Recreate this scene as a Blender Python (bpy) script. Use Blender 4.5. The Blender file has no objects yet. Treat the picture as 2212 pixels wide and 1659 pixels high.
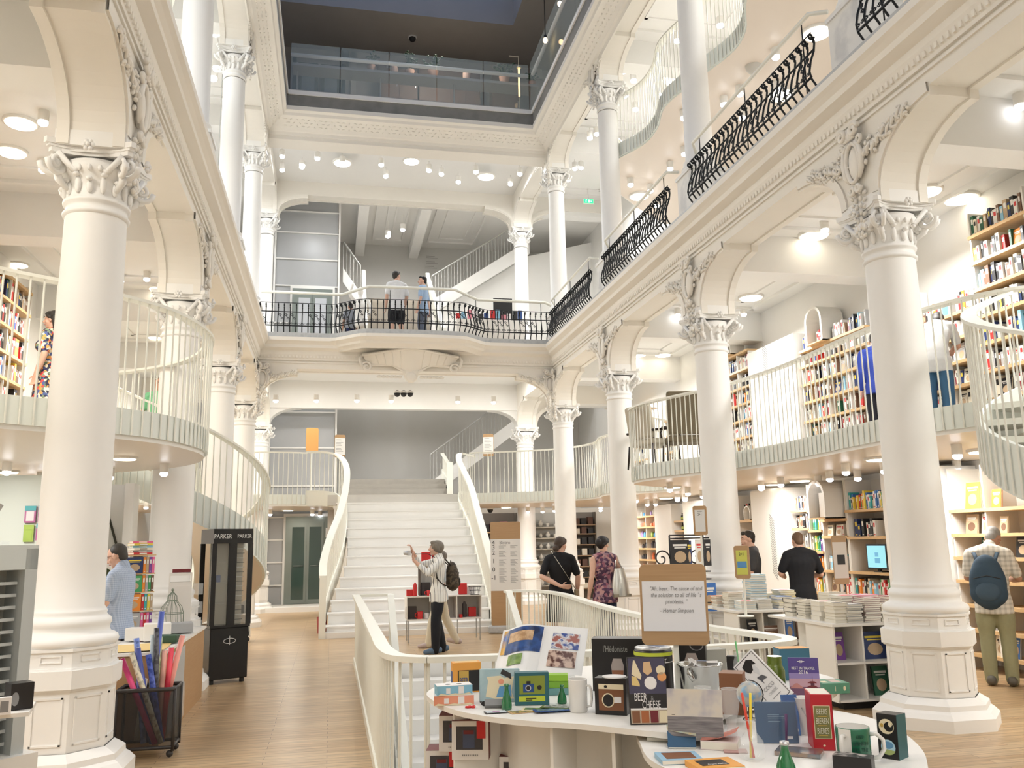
import bpy, bmesh, math, random
from math import sin, cos, pi, radians, sqrt, atan2
from mathutils import Vector, Matrix
from mathutils import noise as mnoise

SC = bpy.context.scene
COL = SC.collection
random.seed(7)

# ------------------------------------------------------------------ camera
W_, H_, FPX = 2212.0, 1659.0, 1866.0
CAMP = Vector((0, 0, 1.62))
def cam_axes(yaw, pitch, roll):
    f = Vector((sin(yaw)*cos(pitch), cos(yaw)*cos(pitch), sin(pitch)))
    r = Vector((cos(yaw), -sin(yaw), 0)); u = r.cross(f)
    return r*cos(roll)+u*sin(roll), -r*sin(roll)+u*cos(roll), f
CR, CU, CF = cam_axes(.2065, .182, -.0186)
cd = bpy.data.cameras.new('camera'); cam = bpy.data.objects.new('camera', cd); COL.objects.link(cam)
cd.sensor_width = 36.0; cd.sensor_fit = 'HORIZONTAL'; cd.lens = 36.0*FPX/W_
cd.clip_start = .05; cd.clip_end = 200
cam.matrix_world = Matrix(((CR.x, CU.x, -CF.x, CAMP.x), (CR.y, CU.y, -CF.y, CAMP.y), (CR.z, CU.z, -CF.z, CAMP.z), (0, 0, 0, 1)))
SC.camera = cam
def at(px, py, ax, v):
    """point of the photo's sight line (px, py) on the plane ax = v"""
    d = CF*FPX + CR*(px-W_/2) - CU*(py-H_/2)
    i = 'xyz'.index(ax); t = (v-CAMP[i])/d[i]
    return CAMP+d*t
def depth(p): return (Vector(p)-CAMP).dot(CF)
def pxm(n, p):
    """metres that n pixels span at point p"""
    return n*depth(p)/FPX

# ------------------------------------------------------------------ world and exposure
w = bpy.data.worlds.new('dusk'); SC.world = w; w.use_nodes = True
bg = w.node_tree.nodes['Background']; bg.inputs[0].default_value = (.055, .085, .16, 1); bg.inputs[1].default_value = 3.2
SC.view_settings.view_transform = 'Standard'; SC.view_settings.look = 'None'
SC.view_settings.exposure = 0.2; SC.view_settings.gamma = 1; SC.view_settings.use_curve_mapping = False
SC.cycles.max_bounces = 6; SC.cycles.diffuse_bounces = 4; SC.cycles.glossy_bounces = 3
SC.cycles.transmission_bounces = 6; SC.cycles.transparent_max_bounces = 8; SC.cycles.adaptive_threshold = .03
SC.cycles.caustics_reflective = False; SC.cycles.caustics_refractive = False
SC.cycles.sample_clamp_indirect = 4.0

# ------------------------------------------------------------------ layout (metres): atrium between two rows of columns
XR, XL = 5.27, -1.90
YS = [7.13+4.1*i for i in range(5)]           # column lines; 3 = back of the atrium, 4 = second line behind
WR, WL = 8.20, -4.85                          # outer walls
MZ, MZB = 2.82, 2.57                          # mezzanine floor and soffit
G1 = 6.16                                     # gallery floor
def light(name, loc, power, color=(1, .93, .82), size=.5, rot=(0, 0, 0), kind='AREA', shape='DISK', spread=None):
    d = bpy.data.lights.new(name, kind); d.energy = power; d.color = color
    if kind == 'AREA':
        d.shape = shape; d.size = size
        if spread: d.spread = spread
    else: d.shadow_soft_size = size
    o = bpy.data.objects.new(name, d); COL.objects.link(o); o.location = loc; o.rotation_euler = rot
    return o
WARM, NEUT, COOL = (1, .93, .82), (1, .975, .94), (.94, .97, 1)
# ------------------------------------------------------------------ materials
MATS = {}
def mat(name, col=(.8, .8, .8), rough=.5, metal=0, emit=None, es=1, alpha=1, trans=0, ior=1.45, spec=.5, coat=0):
    if name in MATS: return MATS[name]
    m = bpy.data.materials.new(name); m.use_nodes = True; b = m.node_tree.nodes['Principled BSDF']
    b.inputs['Base Color'].default_value = (*col, 1); b.inputs['Roughness'].default_value = rough
    b.inputs['Metallic'].default_value = metal; b.inputs['IOR'].default_value = ior
    b.inputs['Specular IOR Level'].default_value = spec; b.inputs['Coat Weight'].default_value = coat
    if trans: b.inputs['Transmission Weight'].default_value = trans
    if emit: b.inputs['Emission Color'].default_value = (*emit, 1); b.inputs['Emission Strength'].default_value = es
    if alpha < 1: b.inputs['Alpha'].default_value = alpha
    m.diffuse_color = (*col, 1); MATS[name] = m; return m
def nodes(m): return m.node_tree.nodes, m.node_tree.links, m.node_tree.nodes['Principled BSDF']
def ramp(n, stops, interp='LINEAR'):
    r = n.new('ShaderNodeValToRGB'); r.color_ramp.interpolation = interp
    el = r.color_ramp.elements
    while len(el) < len(stops): el.new(.5)
    for e, (p, c) in zip(el, stops): e.position = p; e.color = (*c, 1)
    return r
def coords(n, l, scale=(1, 1, 1), rot=(0, 0, 0), src='Object'):
    t = n.new('ShaderNodeTexCoord'); mp = n.new('ShaderNodeMapping'); l.new(t.outputs[src], mp.inputs[0])
    mp.inputs['Scale'].default_value = scale; mp.inputs['Rotation'].default_value = rot; return mp
def noisy(name, stops, scale=5, rough=.5, stretch=(1, 1, 1), detail=3, bump=0, src='Object', **k):
    if name in MATS: return MATS[name]
    m = mat(name, stops[0][1], rough, **k); n, l, b = nodes(m)
    mp = coords(n, l, stretch, src=src); t = n.new('ShaderNodeTexNoise'); t.inputs['Scale'].default_value = scale
    t.inputs['Detail'].default_value = detail; l.new(mp.outputs[0], t.inputs[0])
    r = ramp(n, stops); l.new(t.outputs[0], r.inputs[0]); l.new(r.outputs[0], b.inputs['Base Color'])
    if bump:
        bp = n.new('ShaderNodeBump'); bp.inputs['Strength'].default_value = bump; bp.inputs['Distance'].default_value = .01
        l.new(t.outputs[0], bp.inputs['Height']); l.new(bp.outputs[0], b.inputs['Normal'])
    return m
def voro(name, cols, scale=30, rough=.7, randomness=1.0):
    if name in MATS: return MATS[name]
    m = mat(name, cols[0], rough); n, l, b = nodes(m); mp = coords(n, l)
    v = n.new('ShaderNodeTexVoronoi'); v.inputs['Scale'].default_value = scale; l.new(mp.outputs[0], v.inputs[0])
    s = n.new('ShaderNodeSeparateColor'); l.new(v.outputs['Color'], s.inputs[0])
    r = ramp(n, [(i/len(cols), c) for i, c in enumerate(cols)], 'CONSTANT')
    l.new(s.outputs[0], r.inputs[0]); l.new(r.outputs[0], b.inputs['Base Color']); return m
def stripes(name, c1, c2, period=.05, duty=.15, axis='X', rough=.8, both=False):
    if name in MATS: return MATS[name]
    m = mat(name, c1, rough); n, l, b = nodes(m); mp = coords(n, l)
    s = n.new('ShaderNodeSeparateXYZ'); l.new(mp.outputs[0], s.inputs[0])
    def band(ax):
        a = n.new('ShaderNodeMath'); a.operation = 'MULTIPLY'; a.inputs[1].default_value = 1/period; l.new(s.outputs[ax], a.inputs[0])
        f = n.new('ShaderNodeMath'); f.operation = 'FRACT'; l.new(a.outputs[0], f.inputs[0])
        g = n.new('ShaderNodeMath'); g.operation = 'LESS_THAN'; g.inputs[1].default_value = duty; l.new(f.outputs[0], g.inputs[0]); return g
    g = band(axis); out = g.outputs[0]
    if both:
        h = band(both); q = n.new('ShaderNodeMath'); q.operation = 'ADD'; l.new(g.outputs[0], q.inputs[0]); l.new(h.outputs[0], q.inputs[1])
        k = n.new('ShaderNodeMath'); k.operation = 'MULTIPLY'; k.inputs[1].default_value = .5; l.new(q.outputs[0], k.inputs[0]); out = k.outputs[0]
    r = ramp(n, [(0, c1), (1, c2)]); l.new(out, r.inputs[0]); l.new(r.outputs[0], b.inputs['Base Color']); return m

M_PLASTER = noisy('cream_plaster', [(0, (.86, .825, .755)), (1, (.89, .855, .785))], 3, .75)
M_WHITE = noisy('white_paint', [(0, (.87, .86, .83)), (1, (.90, .89, .86))], 4, .6)
M_SHAFT = noisy('white_column_paint', [(0, (.87, .86, .83)), (1, (.90, .89, .86))], 6, .55, bump=.05)
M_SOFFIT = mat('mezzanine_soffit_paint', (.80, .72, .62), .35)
M_RAIL = mat('white_powder_coat', (.86, .86, .78), .38)
M_FASC = mat('pale_glassy_fascia', (.80, .84, .79), .3)
M_IRON = mat('dark_wrought_iron', (.018, .02, .022), .45, .6)
M_STONE = noisy('grey_marble', [(0, (.36, .37, .37)), (.5, (.52, .53, .53)), (1, (.30, .31, .32))], 9, .4, detail=6)
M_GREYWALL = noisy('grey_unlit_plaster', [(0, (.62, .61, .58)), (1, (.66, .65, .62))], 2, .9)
M_SHELF = noisy('pale_oak', [(0, (.72, .50, .27)), (1, (.58, .37, .17))], 3, .45, stretch=(1, 12, 12))
M_SHELFW = mat('white_laminate', (.86, .84, .79), .4)
M_WOODSIGN = noisy('light_oak_board', [(0, (.50, .33, .18)), (1, (.38, .23, .11))], 4, .5, stretch=(1, 14, 30), detail=5)
M_STEEL = mat('brushed_steel', (.45, .46, .46), .35, .9)
M_DARKSTEEL = noisy('grey_green_steel', [(0, (.20, .23, .21)), (1, (.26, .29, .27))], 2, .35, metal=.4)
M_GLASSDK = mat('dark_door_glass', (.05, .085, .075), .06, 0, spec=.8)
M_BLACK = mat('black_lacquer', (.012, .012, .013), .25)
M_BLACKM = mat('black_matt', (.02, .02, .021), .6)
M_PAPER = mat('white_paper', (.86, .85, .82), .7)
M_CREAMP = mat('page_block', (.80, .76, .66), .8)
M_INK = mat('dark_print', (.05, .05, .055), .7)
M_INKG = mat('grey_print', (.28, .28, .28), .7)
def floor_mat():
    m = mat('oak_strip_floor', (.55, .38, .22), .30); n, l, b = nodes(m)
    mp = coords(n, l, (1, 1, 1)); br = n.new('ShaderNodeTexBrick'); l.new(mp.outputs[0], br.inputs[0])
    br.offset = .37; br.inputs['Scale'].default_value = 1
    br.inputs['Brick Width'].default_value = 1.3; br.inputs['Row Height'].default_value = .09
    br.inputs['Mortar Size'].default_value = .0025; br.inputs['Mortar Smooth'].default_value = .2
    br.inputs['Color1'].default_value = (.52, .345, .18, 1); br.inputs['Color2'].default_value = (.64, .465, .27, 1)
    br.inputs['Mortar'].default_value = (.16, .095, .05, 1)
    no = n.new('ShaderNodeTexNoise'); mp2 = coords(n, l, (1.2, 22, 1)); l.new(mp2.outputs[0], no.inputs[0])
    no.inputs['Scale'].default_value = 2; no.inputs['Detail'].default_value = 6
    r = ramp(n, [(.3, (.62, .62, .62)), (.7, (1.1, 1.1, 1.1))]); l.new(no.outputs[0], r.inputs[0])
    mx = n.new('ShaderNodeMix'); mx.data_type = 'RGBA'; mx.blend_type = 'MULTIPLY'; mx.inputs[0].default_value = 1
    l.new(br.outputs[0], mx.inputs[6]); l.new(r.outputs[0], mx.inputs[7]); l.new(mx.outputs[2], b.inputs['Base Color'])
    return m
M_FLOOR = floor_mat()

# ------------------------------------------------------------------ mesh building
class MB:
    def __init__(s): s.v = []; s.f = []; s.m = []; s.mi = 0; s.sm = []; s.smooth = False
    def add(s, vs, fs, smooth=None):
        o = len(s.v); s.v += [tuple(v) for v in vs]; s.f += [tuple(i+o for i in f) for f in fs]
        s.m += [s.mi]*len(fs); s.sm += [s.smooth if smooth is None else smooth]*len(fs); return s
    def box(s, x0, x1, y0, y1, z0, z1, M=None):
        vs = [Vector((x, y, z)) for z in (z0, z1) for y in (y0, y1) for x in (x0, x1)]
        if M: vs = [M @ v for v in vs]
        return s.add(vs, [(0, 2, 3, 1), (4, 5, 7, 6), (0, 1, 5, 4), (2, 6, 7, 3), (0, 4, 6, 2), (1, 3, 7, 5)], False)
    def cbox(s, c, d, M=None):
        return s.box(c[0]-d[0]/2, c[0]+d[0]/2, c[1]-d[1]/2, c[1]+d[1]/2, c[2]-d[2]/2, c[2]+d[2]/2, M)
    def prism(s, poly, z0, z1, M=None, caps=True):
        """poly: list of (x, y), counter-clockwise; extruded along z"""
        n = len(poly); vs = [Vector((x, y, z0)) for x, y in poly]+[Vector((x, y, z1)) for x, y in poly]
        if M: vs = [M @ v for v in vs]
        fs = [(i, (i+1) % n, n+(i+1) % n, n+i) for i in range(n)]
        if caps: fs += [tuple(range(n-1, -1, -1)), tuple(range(n, 2*n))]
        return s.add(vs, fs, False)
    def lathe(s, prof, n=24, c=(0, 0, 0), M=None, smooth=True, ph=0, close=True):
        """prof: list of (r, z) from bottom to top"""
        vs = []; fs = []
        for r, z in prof:
            for k in range(n):
                a = 2*pi*k/n+ph; vs.append(Vector((c[0]+r*cos(a), c[1]+r*sin(a), c[2]+z)))
        if M: vs = [M @ v for v in vs]
        for j in range(len(prof)-1):
            for k in range(n): fs.append((j*n+k, j*n+(k+1) % n, (j+1)*n+(k+1) % n, (j+1)*n+k))
        s.add(vs, fs, smooth)
        if close:
            if prof[0][0] > 1e-5: s.add([vs[k] for k in range(n-1, -1, -1)], [tuple(range(n))], False)
            if prof[-1][0] > 1e-5: s.add([vs[(len(prof)-1)*n+k] for k in range(n)], [tuple(range(n))], False)
        return s
    def tube(s, pts, r, n=6, caps=True, smooth=True, flat=None):
        """sweep; r a number or list; flat=(a, b) gives an elliptic / flat section"""
        pts = [Vector(p) for p in pts]; N = len(pts); rs = r if isinstance(r, (list, tuple)) else [r]*N
        vs = []; up = None
        for i, p in enumerate(pts):
            t = (pts[min(i+1, N-1)]-pts[max(i-1, 0)])
            if t.length < 1e-9: t = Vector((0, 0, 1))
            t.normalize()
            if up is None:
                up = Vector((0, 0, 1)) if abs(t.z) < .9 else Vector((1, 0, 0))
            a = t.cross(up)
            if a.length < 1e-6: a = t.cross(Vector((0, 1, 0)))
            a.normalize(); b = a.cross(t).normalized()
            if flat is None: up = b
            fa, fb = flat or (1, 1)
            for k in range(n):
                q = 2*pi*(k+.5)/n; vs.append(p+a*(cos(q)*rs[i]*fa)+b*(sin(q)*rs[i]*fb))
        fs = [(i*n+k, (i+1)*n+k, (i+1)*n+(k+1) % n, i*n+(k+1) % n) for i in range(N-1) for k in range(n)]
        if caps: fs += [tuple(range(n)), tuple((N-1)*n+k for k in range(n-1, -1, -1))]
        return s.add(vs, fs, smooth)
    def ball(s, c, r, n=10, m=7, M=None, R=None):
        """ellipsoid, r a number or (rx, ry, rz); R optional rotation"""
        if not isinstance(r, (tuple, list)): r = (r, r, r)
        vs = []; c = Vector(c)
        for j in range(1, m):
            th = pi*j/m
            for k in range(n):
                a = 2*pi*k/n; v = Vector((r[0]*sin(th)*cos(a), r[1]*sin(th)*sin(a), -r[2]*cos(th)))
                vs.append((R @ v if R else v)+c)
        for zz in (-1, 1):
            v = Vector((0, 0, zz*r[2])); vs.append((R @ v if R else v)+c)
        if M: vs = [M @ v for v in vs]
        b, t = len(vs)-2, len(vs)-1; fs = []
        for j in range(m-2):
            for k in range(n): fs.append((j*n+k, j*n+(k+1) % n, (j+1)*n+(k+1) % n, (j+1)*n+k))
        for k in range(n): fs += [(b, (k+1) % n, k), (t, (m-2)*n+k, (m-2)*n+(k+1) % n)]
        return s.add(vs, fs, True)
    def ribbon(s, path, z0, z1, th, zf=None):
        """vertical sheet of thickness th along a list of (x, y[, zoffset])"""
        N = len(path); P = [Vector((p[0], p[1])) for p in path]; Z = [p[2] if len(p) > 2 else 0 for p in path]
        vs = []
        for i in range(N):
            t = P[min(i+1, N-1)]-P[max(i-1, 0)]; t.normalize(); nrm = Vector((t.y, -t.x))*th/2
            for q, z in ((1, z0), (1, z1), (-1, z1), (-1, z0)):
                vs.append((P[i].x+nrm.x*q, P[i].y+nrm.y*q, z+Z[i]))
        fs = [(i*4+k, (i+1)*4+k, (i+1)*4+(k+1) % 4, i*4+(k+1) % 4) for i in range(N-1) for k in range(4)]
        fs += [(3, 2, 1, 0), tuple((N-1)*4+k for k in range(4))]
        return s.add(vs, fs, False)
    def grid(s, P, smooth=True):
        """P[i][j] points -> surface"""
        a, b = len(P), len(P[0]); vs = [p for row in P for p in row]
        return s.add(vs, [(i*b+j, (i+1)*b+j, (i+1)*b+j+1, i*b+j+1) for i in range(a-1) for j in range(b-1)], smooth)
    def build(s, name, mats, parent=None, loc=None, rz=0, bevel=0):
        me = bpy.data.meshes.new(name); me.from_pydata(s.v, [], s.f)
        for m_ in (mats if isinstance(mats, (list, tuple)) else [mats]): me.materials.append(m_)
        me.polygons.foreach_set('material_index', s.m); me.polygons.foreach_set('use_smooth', s.sm); me.update()
        o = bpy.data.objects.new(name, me); COL.objects.link(o)
        if parent: o.parent = parent
        if loc is not None: o.location = loc
        if rz: o.rotation_euler = (0, 0, rz)
        if bevel:
            bv = o.modifiers.new('edge', 'BEVEL'); bv.width = bevel; bv.segments = 2; bv.limit_method = 'ANGLE'
        return o
def prop(o, label=None, cat=None, group=None, kind=None):
    if label: o['label'] = label
    if cat: o['category'] = cat
    if group: o['group'] = group
    if kind: o['kind'] = kind
    return o
def empty(name, loc=(0, 0, 0), rz=0, label=None, cat=None, group=None, kind=None):
    o = bpy.data.objects.new(name, None); COL.objects.link(o); o.location = loc; o.rotation_euler = (0, 0, rz)
    o.empty_display_size = .1; return prop(o, label, cat, group, kind)
KIDS = {}
def copy_tree(o, parent=None, loc=None, rz=None):
    c = o.copy(); COL.objects.link(c)
    if parent: c.parent = parent
    for ch in o.children: copy_tree(ch, c)
    if loc is not None: c.location = loc
    if rz is not None: c.rotation_euler = (0, 0, rz)
    return c
def struct(name, mb, mats, parent=None, **k):
    o = mb.build(name, mats, parent, **k)
    if not parent: o['kind'] = 'structure'
    return o
def T(x=0, y=0, z=0, rx=0, ry=0, rz=0, s=1):
    return Matrix.Translation((x, y, z)) @ Matrix.Rotation(rz, 4, 'Z') @ Matrix.Rotation(ry, 4, 'Y') @ Matrix.Rotation(rx, 4, 'X') @ Matrix.Scale(s, 4)
def text(body, size, m, parent, M, name='lettering', align='CENTER', ext=.0004, sx=1, shear=0, spacing=1, line=1):
    """flat lettering lying in its local xy plane, placed by the matrix M (in the parent's space)"""
    c = bpy.data.curves.new(name, 'FONT'); c.body = body; c.size = size; c.align_x = align; c.align_y = 'CENTER'
    c.extrude = ext; c.shear = shear; c.space_character = spacing; c.space_line = line; c.resolution_u = 2
    tmp = bpy.data.objects.new('tmp', c); me = bpy.data.meshes.new_from_object(tmp); bpy.data.objects.remove(tmp); bpy.data.curves.remove(c)
    me.materials.clear(); me.materials.append(m); o = bpy.data.objects.new(name, me); COL.objects.link(o)
    if parent: o.parent = parent
    o.matrix_local = M @ Matrix.Scale(sx, 4, (1, 0, 0)); return o
def spline(pts, per=8, closed=False):
    """Catmull-Rom through points"""
    P = [Vector(p) for p in pts]; N = len(P); out = []
    rng = range(N if closed else N-1)
    for i in rng:
        p0 = P[(i-1) % N] if closed or i > 0 else P[0]*2-P[1]
        p1, p2 = P[i], P[(i+1) % N]
        p3 = P[(i+2) % N] if closed or i+2 < N else P[-1]*2-P[-2]
        for k in range(per):
            t = k/per
            out.append(.5*((2*p1)+(p2-p0)*t+(2*p0-5*p1+4*p2-p3)*t*t+(3*p1-p0-3*p2+p3)*t**3))
    if not closed: out.append(P[-1])
    return out
def resample(pts, step):
    out = [pts[0]]; acc = 0
    for a, b in zip(pts, pts[1:]):
        d = (b-a).length
        if d < 1e-9: continue
        t = step-acc
        while t <= d: out.append(a+(b-a)*(t/d)); t += step
        acc = d-(t-step)
    return out
BAL = {}
def baluster_mesh(r, h, n=6, m=M_RAIL, name='baluster'):
    k = (round(r, 4), round(h, 3), n, m.name)
    if k not in BAL:
        b = MB(); b.lathe([(r, 0), (r, h)], n); me_o = b.build(name, m); BAL[k] = me_o.data; bpy.data.objects.remove(me_o)
    return BAL[k]
def balusters(parent, pts, r, h, m=M_RAIL, n=6, keep=100, name='baluster'):
    """one part per bar; beyond the 100 nearest the rest is one part"""
    pts = sorted([Vector(p) for p in pts], key=lambda p: (p-CAMP).length)
    me = baluster_mesh(r, h, n, m, name)
    for p in pts[:keep]:
        o = bpy.data.objects.new(name, me); COL.objects.link(o); o.parent = parent; o.location = p
    if pts[keep:]:
        b = MB()
        for p in pts[keep:]: b.lathe([(r, 0), (r, h)], n, c=p)
        prop(b.build(name, m, parent), kind='stuff')
# ------------------------------------------------------------------ floors, outer walls, ceilings
WELL = [(.42, 12.6), (.42, 5.95), (.55, 5.62), (.9, 5.5), (2.6, 5.5), (3.0, 5.6), (3.06, 5.85), (2.93, 6.6), (2.8, 7.7), (2.86, 9.5), (3.0, 11.2), (2.95, 12.1), (2.7, 12.6)]
def slab(name, poly, z0, z1, mats, holes=(), parent=None, **k):
    """slab with polygonal holes"""
    from mathutils.geometry import tessellate_polygon
    loops = [[Vector((x, y, 0)) for x, y in poly]]+[[Vector((x, y, 0)) for x, y in h] for h in holes]
    tris = tessellate_polygon(loops); pts = [p for l in loops for p in l]; n = len(pts)
    vs = [(p.x, p.y, z0) for p in pts]+[(p.x, p.y, z1) for p in pts]; fs = []; mi = []
    for a, b, c in tris:
        up = (pts[b]-pts[a]).cross(pts[c]-pts[a]).z > 0
        t = (a, b, c) if up else (a, c, b)
        fs.append((t[0]+n, t[1]+n, t[2]+n)); mi.append(0); fs.append((t[2], t[1], t[0])); mi.append(min(1, len(mats)-1))
    o = 0
    for l in loops:
        m = len(l)
        for i in range(m): fs.append((o+i, o+(i+1) % m, n+o+(i+1) % m, n+o+i)); mi.append(min(2, len(mats)-1))
        o += m
    b = MB(); b.v = vs; b.f = fs; b.m = mi; b.sm = [False]*len(fs); return struct(name, b, mats, parent, **k)
Y0, Y1 = -3.0, 28.2
slab('floor', [(WL, Y0), (WR, Y0), (WR, Y1), (WL, Y1)], -.25, 0, [M_FLOOR, M_WHITE, M_WHITE], [WELL])
b = MB(); b.box(-.6, 3.6, 4.5, 13.2, -2.95, -2.85); struct('floor_basement', b, M_WHITE)
b = MB(); b.box(-.7, -.6, 4.4, 13.3, -2.95, -.25); b.box(3.6, 3.7, 4.4, 13.3, -2.95, -.25); b.box(-.7, 3.7, 4.4, 4.5, -2.95, -.25); b.box(-.7, 3.7, 13.2, 13.3, -2.95, -.25)
struct('wall_basement', b, M_WHITE)
b = MB()                                              # flight down to the basement
for i in range(15): b.box(.86, 2.5, 12.5-.30*(i+1), 12.5-.30*i, -.19*(i+2)-.02, -.19*(i+1))
struct('floor_basement_stairs', b, M_WHITE)
TOPZ = 16.0
b = MB(); b.box(WR, WR+.3, Y0, Y1, -.3, TOPZ); struct('wall_right', b, M_WHITE)
b = MB(); b.box(WL-.3, WL, Y0, Y1, -.3, TOPZ); struct('wall_left', b, M_WHITE)
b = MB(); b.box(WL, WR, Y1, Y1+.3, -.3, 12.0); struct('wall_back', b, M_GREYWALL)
b = MB(); b.box(WL-.3, WR+.3, Y0-.3, Y0, -.3, TOPZ); struct('wall_front', b, M_WHITE)
# plaster cross-beams with ceiling slabs, level by level
def bay_ceiling(name, x0, x1, zc, zt, ys, y0, y1, bz):
    b = MB(); b.box(x0, x1, y0, y1, zc, zt)
    for y in ys: b.box(x0, x1, y-.2, y+.2, bz, zc)
    for y in ys[:-1]:                                   # coffer mouldings and cornice strips
        for q, t in ((.35, .05), (.75, .03)):
            ya, yb, xa, xb = y+.2+q, y+3.9-q, min(x0, x1)+q, max(x0, x1)-q
            for bx in ((xa, xb, ya, ya+.06), (xa, xb, yb-.06, yb), (xa, xa+.06, ya, yb), (xb-.06, xb, ya, yb)): b.box(*bx, zc-t, zc)
    return struct(name, b, M_WHITE)
YB = [YS[0]-8.2, YS[0]-4.1]+YS
bay_ceiling('ceiling_right_lower', XR-.24, WR, 5.98, G1-.02, YB, Y0, 23.3, 5.42)
bay_ceiling('ceiling_left_lower', WL, XL+.24, 5.98, G1-.02, YB, Y0, 23.3, 5.42)
bay_ceiling('ceiling_right_upper', XR-.24, WR, 11.62, 11.75, YB, Y0, Y1, 11.1)
bay_ceiling('ceiling_left_upper', WL, XL+.24, 11.62, 11.75, YB, Y0, Y1, 11.1)
b = MB(); b.box(XL+.24, XR-.24, 19.2, 23.3, 5.98, G1-.02); b.box(XL+.24, XR-.24, 23.3, 23.55, 5.25, G1-.02); b.box(XL+.24, XR-.24, 19.65, 19.8, 5.72, 5.98)
struct('ceiling_back_lower', b, M_WHITE)
b = MB(); b.box(XL+.24, XR-.24, 19.2, Y1, 11.62, 11.75)
for x in (.6, 2.4): b.box(x, x+.3, 23.8, Y1, 11.2, 11.62)
for q, t in ((.25, .05), (.6, .03)):
    for (xa, xb) in ((.9, 2.4), (2.7, 4.8)):
        for bx in ((xa+q, xb-q, 24+q, 24.06+q), (xa+q, xb-q, 27.8-q, 27.86-q), (xa+q, xa+q+.06, 24+q, 27.8-q), (xb-q-.06, xb-q, 24+q, 27.8-q)): b.box(*bx, 11.62-t, 11.62)
struct('ceiling_back_upper', b, M_WHITE)
# gallery floor at the back (first floor) and landing floor
b = MB(); b.box(XL-.2, XR+.2, 19.2, 23.6, G1-.02, G1); struct('floor_gallery', b, mat('gallery_floor', (.45, .36, .27), .5))

# ------------------------------------------------------------------ arcades: wall with flattened three-part arches
SP, LT = 4.74, 5.50
def arc_path(c0, c1, zs, zt, hw=.29, run=.78, n=10):
    """opening outline from the pier at c0 to the pier at c1 (left to right), points (u, z)"""
    P = [(c0+hw, zs)]; z1 = zs+.1; rz = zt-.09-z1
    for i in range(n+1):
        a = pi/2*i/n; P.append((c0+hw+run*(1-cos(a)), z1+rz*sin(a)))
    P += [(c0+hw+run, zt), (c1-hw-run, zt)]
    for i in range(n, -1, -1):
        a = pi/2*i/n; P.append((c1-hw-run*(1-cos(a)), z1+rz*sin(a)))
    P.append((c1-hw, zs)); return P
def arcade(name, cols, u0, u1, zs, zt, ztop, place, th=.5, lo_ends=(True, True)):
    """cols: column centres along u; place(u, out, z) -> world point; out is measured from the wall axis towards the atrium"""
    def plate(b, grow, o0, o1):
        bot = []
        for i, c in enumerate(cols):
            if i: bot += [(u, z) for u, z in arc_path(cols[i-1], c, zs, zt-grow, .29+grow)]
        P = []
        if lo_ends[0]: P += [(u0, zs)]
        else:
            P += [(u0, zt)]; Q = arc_path(cols[0]-4.1, cols[0], zs, zt-grow, .29+grow); P += [q for q in Q if q[0] > u0]
        P += bot
        if lo_ends[1]: P += [(u1, zs)]
        else:
            Q = arc_path(cols[-1], cols[-1]+4.1, zs, zt-grow, .29+grow); P += [q for q in Q if q[0] < u1]+[(u1, zt)]
        P += [(u1, ztop), (u0, ztop)]
        from mathutils.geometry import tessellate_polygon
        tr = tessellate_polygon([[Vector((p[0], p[1], 0)) for p in P]]); n = len(P)
        vs = [place(u, o0, z) for u, z in P]+[place(u, o1, z) for u, z in P]
        fs = [tuple(t) for t in tr]+[tuple(i+n for i in t) for t in tr]+[(i, (i+1) % n, n+(i+1) % n, n+i) for i in range(n)]
        b.add(vs, fs, False)
    b = MB(); plate(b, 0, -th/2+.09, th/2-.09); plate(b, .022, th/2-.09, th/2); plate(b, .022, -th/2, -th/2+.09)
    o = struct(name, b, M_PLASTER)
    bm = bmesh.new(); bm.from_mesh(o.data); bmesh.ops.recalc_face_normals(bm, faces=bm.faces); bm.to_mesh(o.data); bm.free()
    # raised archivolt along every arch on the atrium face
    a = MB()
    for i in range(len(cols)-1):
        P = arc_path(cols[i], cols[i+1], zs, zt, .31)
        for side in (P[1:12], P[-12:-1]):
            pts = [Vector(p) for p in side]; q = []
            for k, p in enumerate(pts):
                t = (pts[min(k+1, len(pts)-1)]-pts[max(k-1, 0)]).normalized(); nn = Vector((-t.y, t.x))
                q.append((p+nn*.01, p+nn*.10))
            for (p0, p1), (r0, r1) in zip(q, q[1:]):
                for o_in, o_out in ((th/2, th/2+.022),):
                    vs = [place(*x) for x in ((p0.x, o_in, p0.y), (p1.x, o_in, p1.y), (r1.x, o_in, r1.y), (r0.x, o_in, r0.y), (p0.x, o_out, p0.y), (p1.x, o_out, p1.y), (r1.x, o_out, r1.y), (r0.x, o_out, r0.y))]
                    a.add(vs, [(4, 5, 6, 7), (0, 3, 7, 4), (1, 5, 6, 2)], False)
    a.build('archivolt', M_PLASTER, o)
    return o
pr = lambda u, o, z: Vector((XR-o, u, z))
pl = lambda u, o, z: Vector((XL+o, u, z))
pb = lambda u, o, z: Vector((u, YS[3]-o, z))
pb2 = lambda u, o, z: Vector((u, YS[4]-o, z))
A_R = arcade('wall_right_arcade', [YS[0]-4.1]+YS, Y0, YS[4]+.25, SP, LT, G1, pr, lo_ends=(True, True))
A_L = arcade('wall_left_arcade', [YS[0]-4.1]+YS, Y0, YS[4]+.25, SP, LT, G1, pl)
A_B = arcade('wall_back_arcade', [XL, XR], XL+.25, XR-.25, SP, LT, G1, pb)
U_R = arcade('wall_right_arcade_upper', [YS[0]-4.1]+YS, Y0, YS[4]+.25, 10.63, 11.2, 11.7, pr)
U_L = arcade('wall_left_arcade_upper', [YS[0]-4.1]+YS, Y0, YS[4]+.25, 10.63, 11.2, 11.7, pl)
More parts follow.
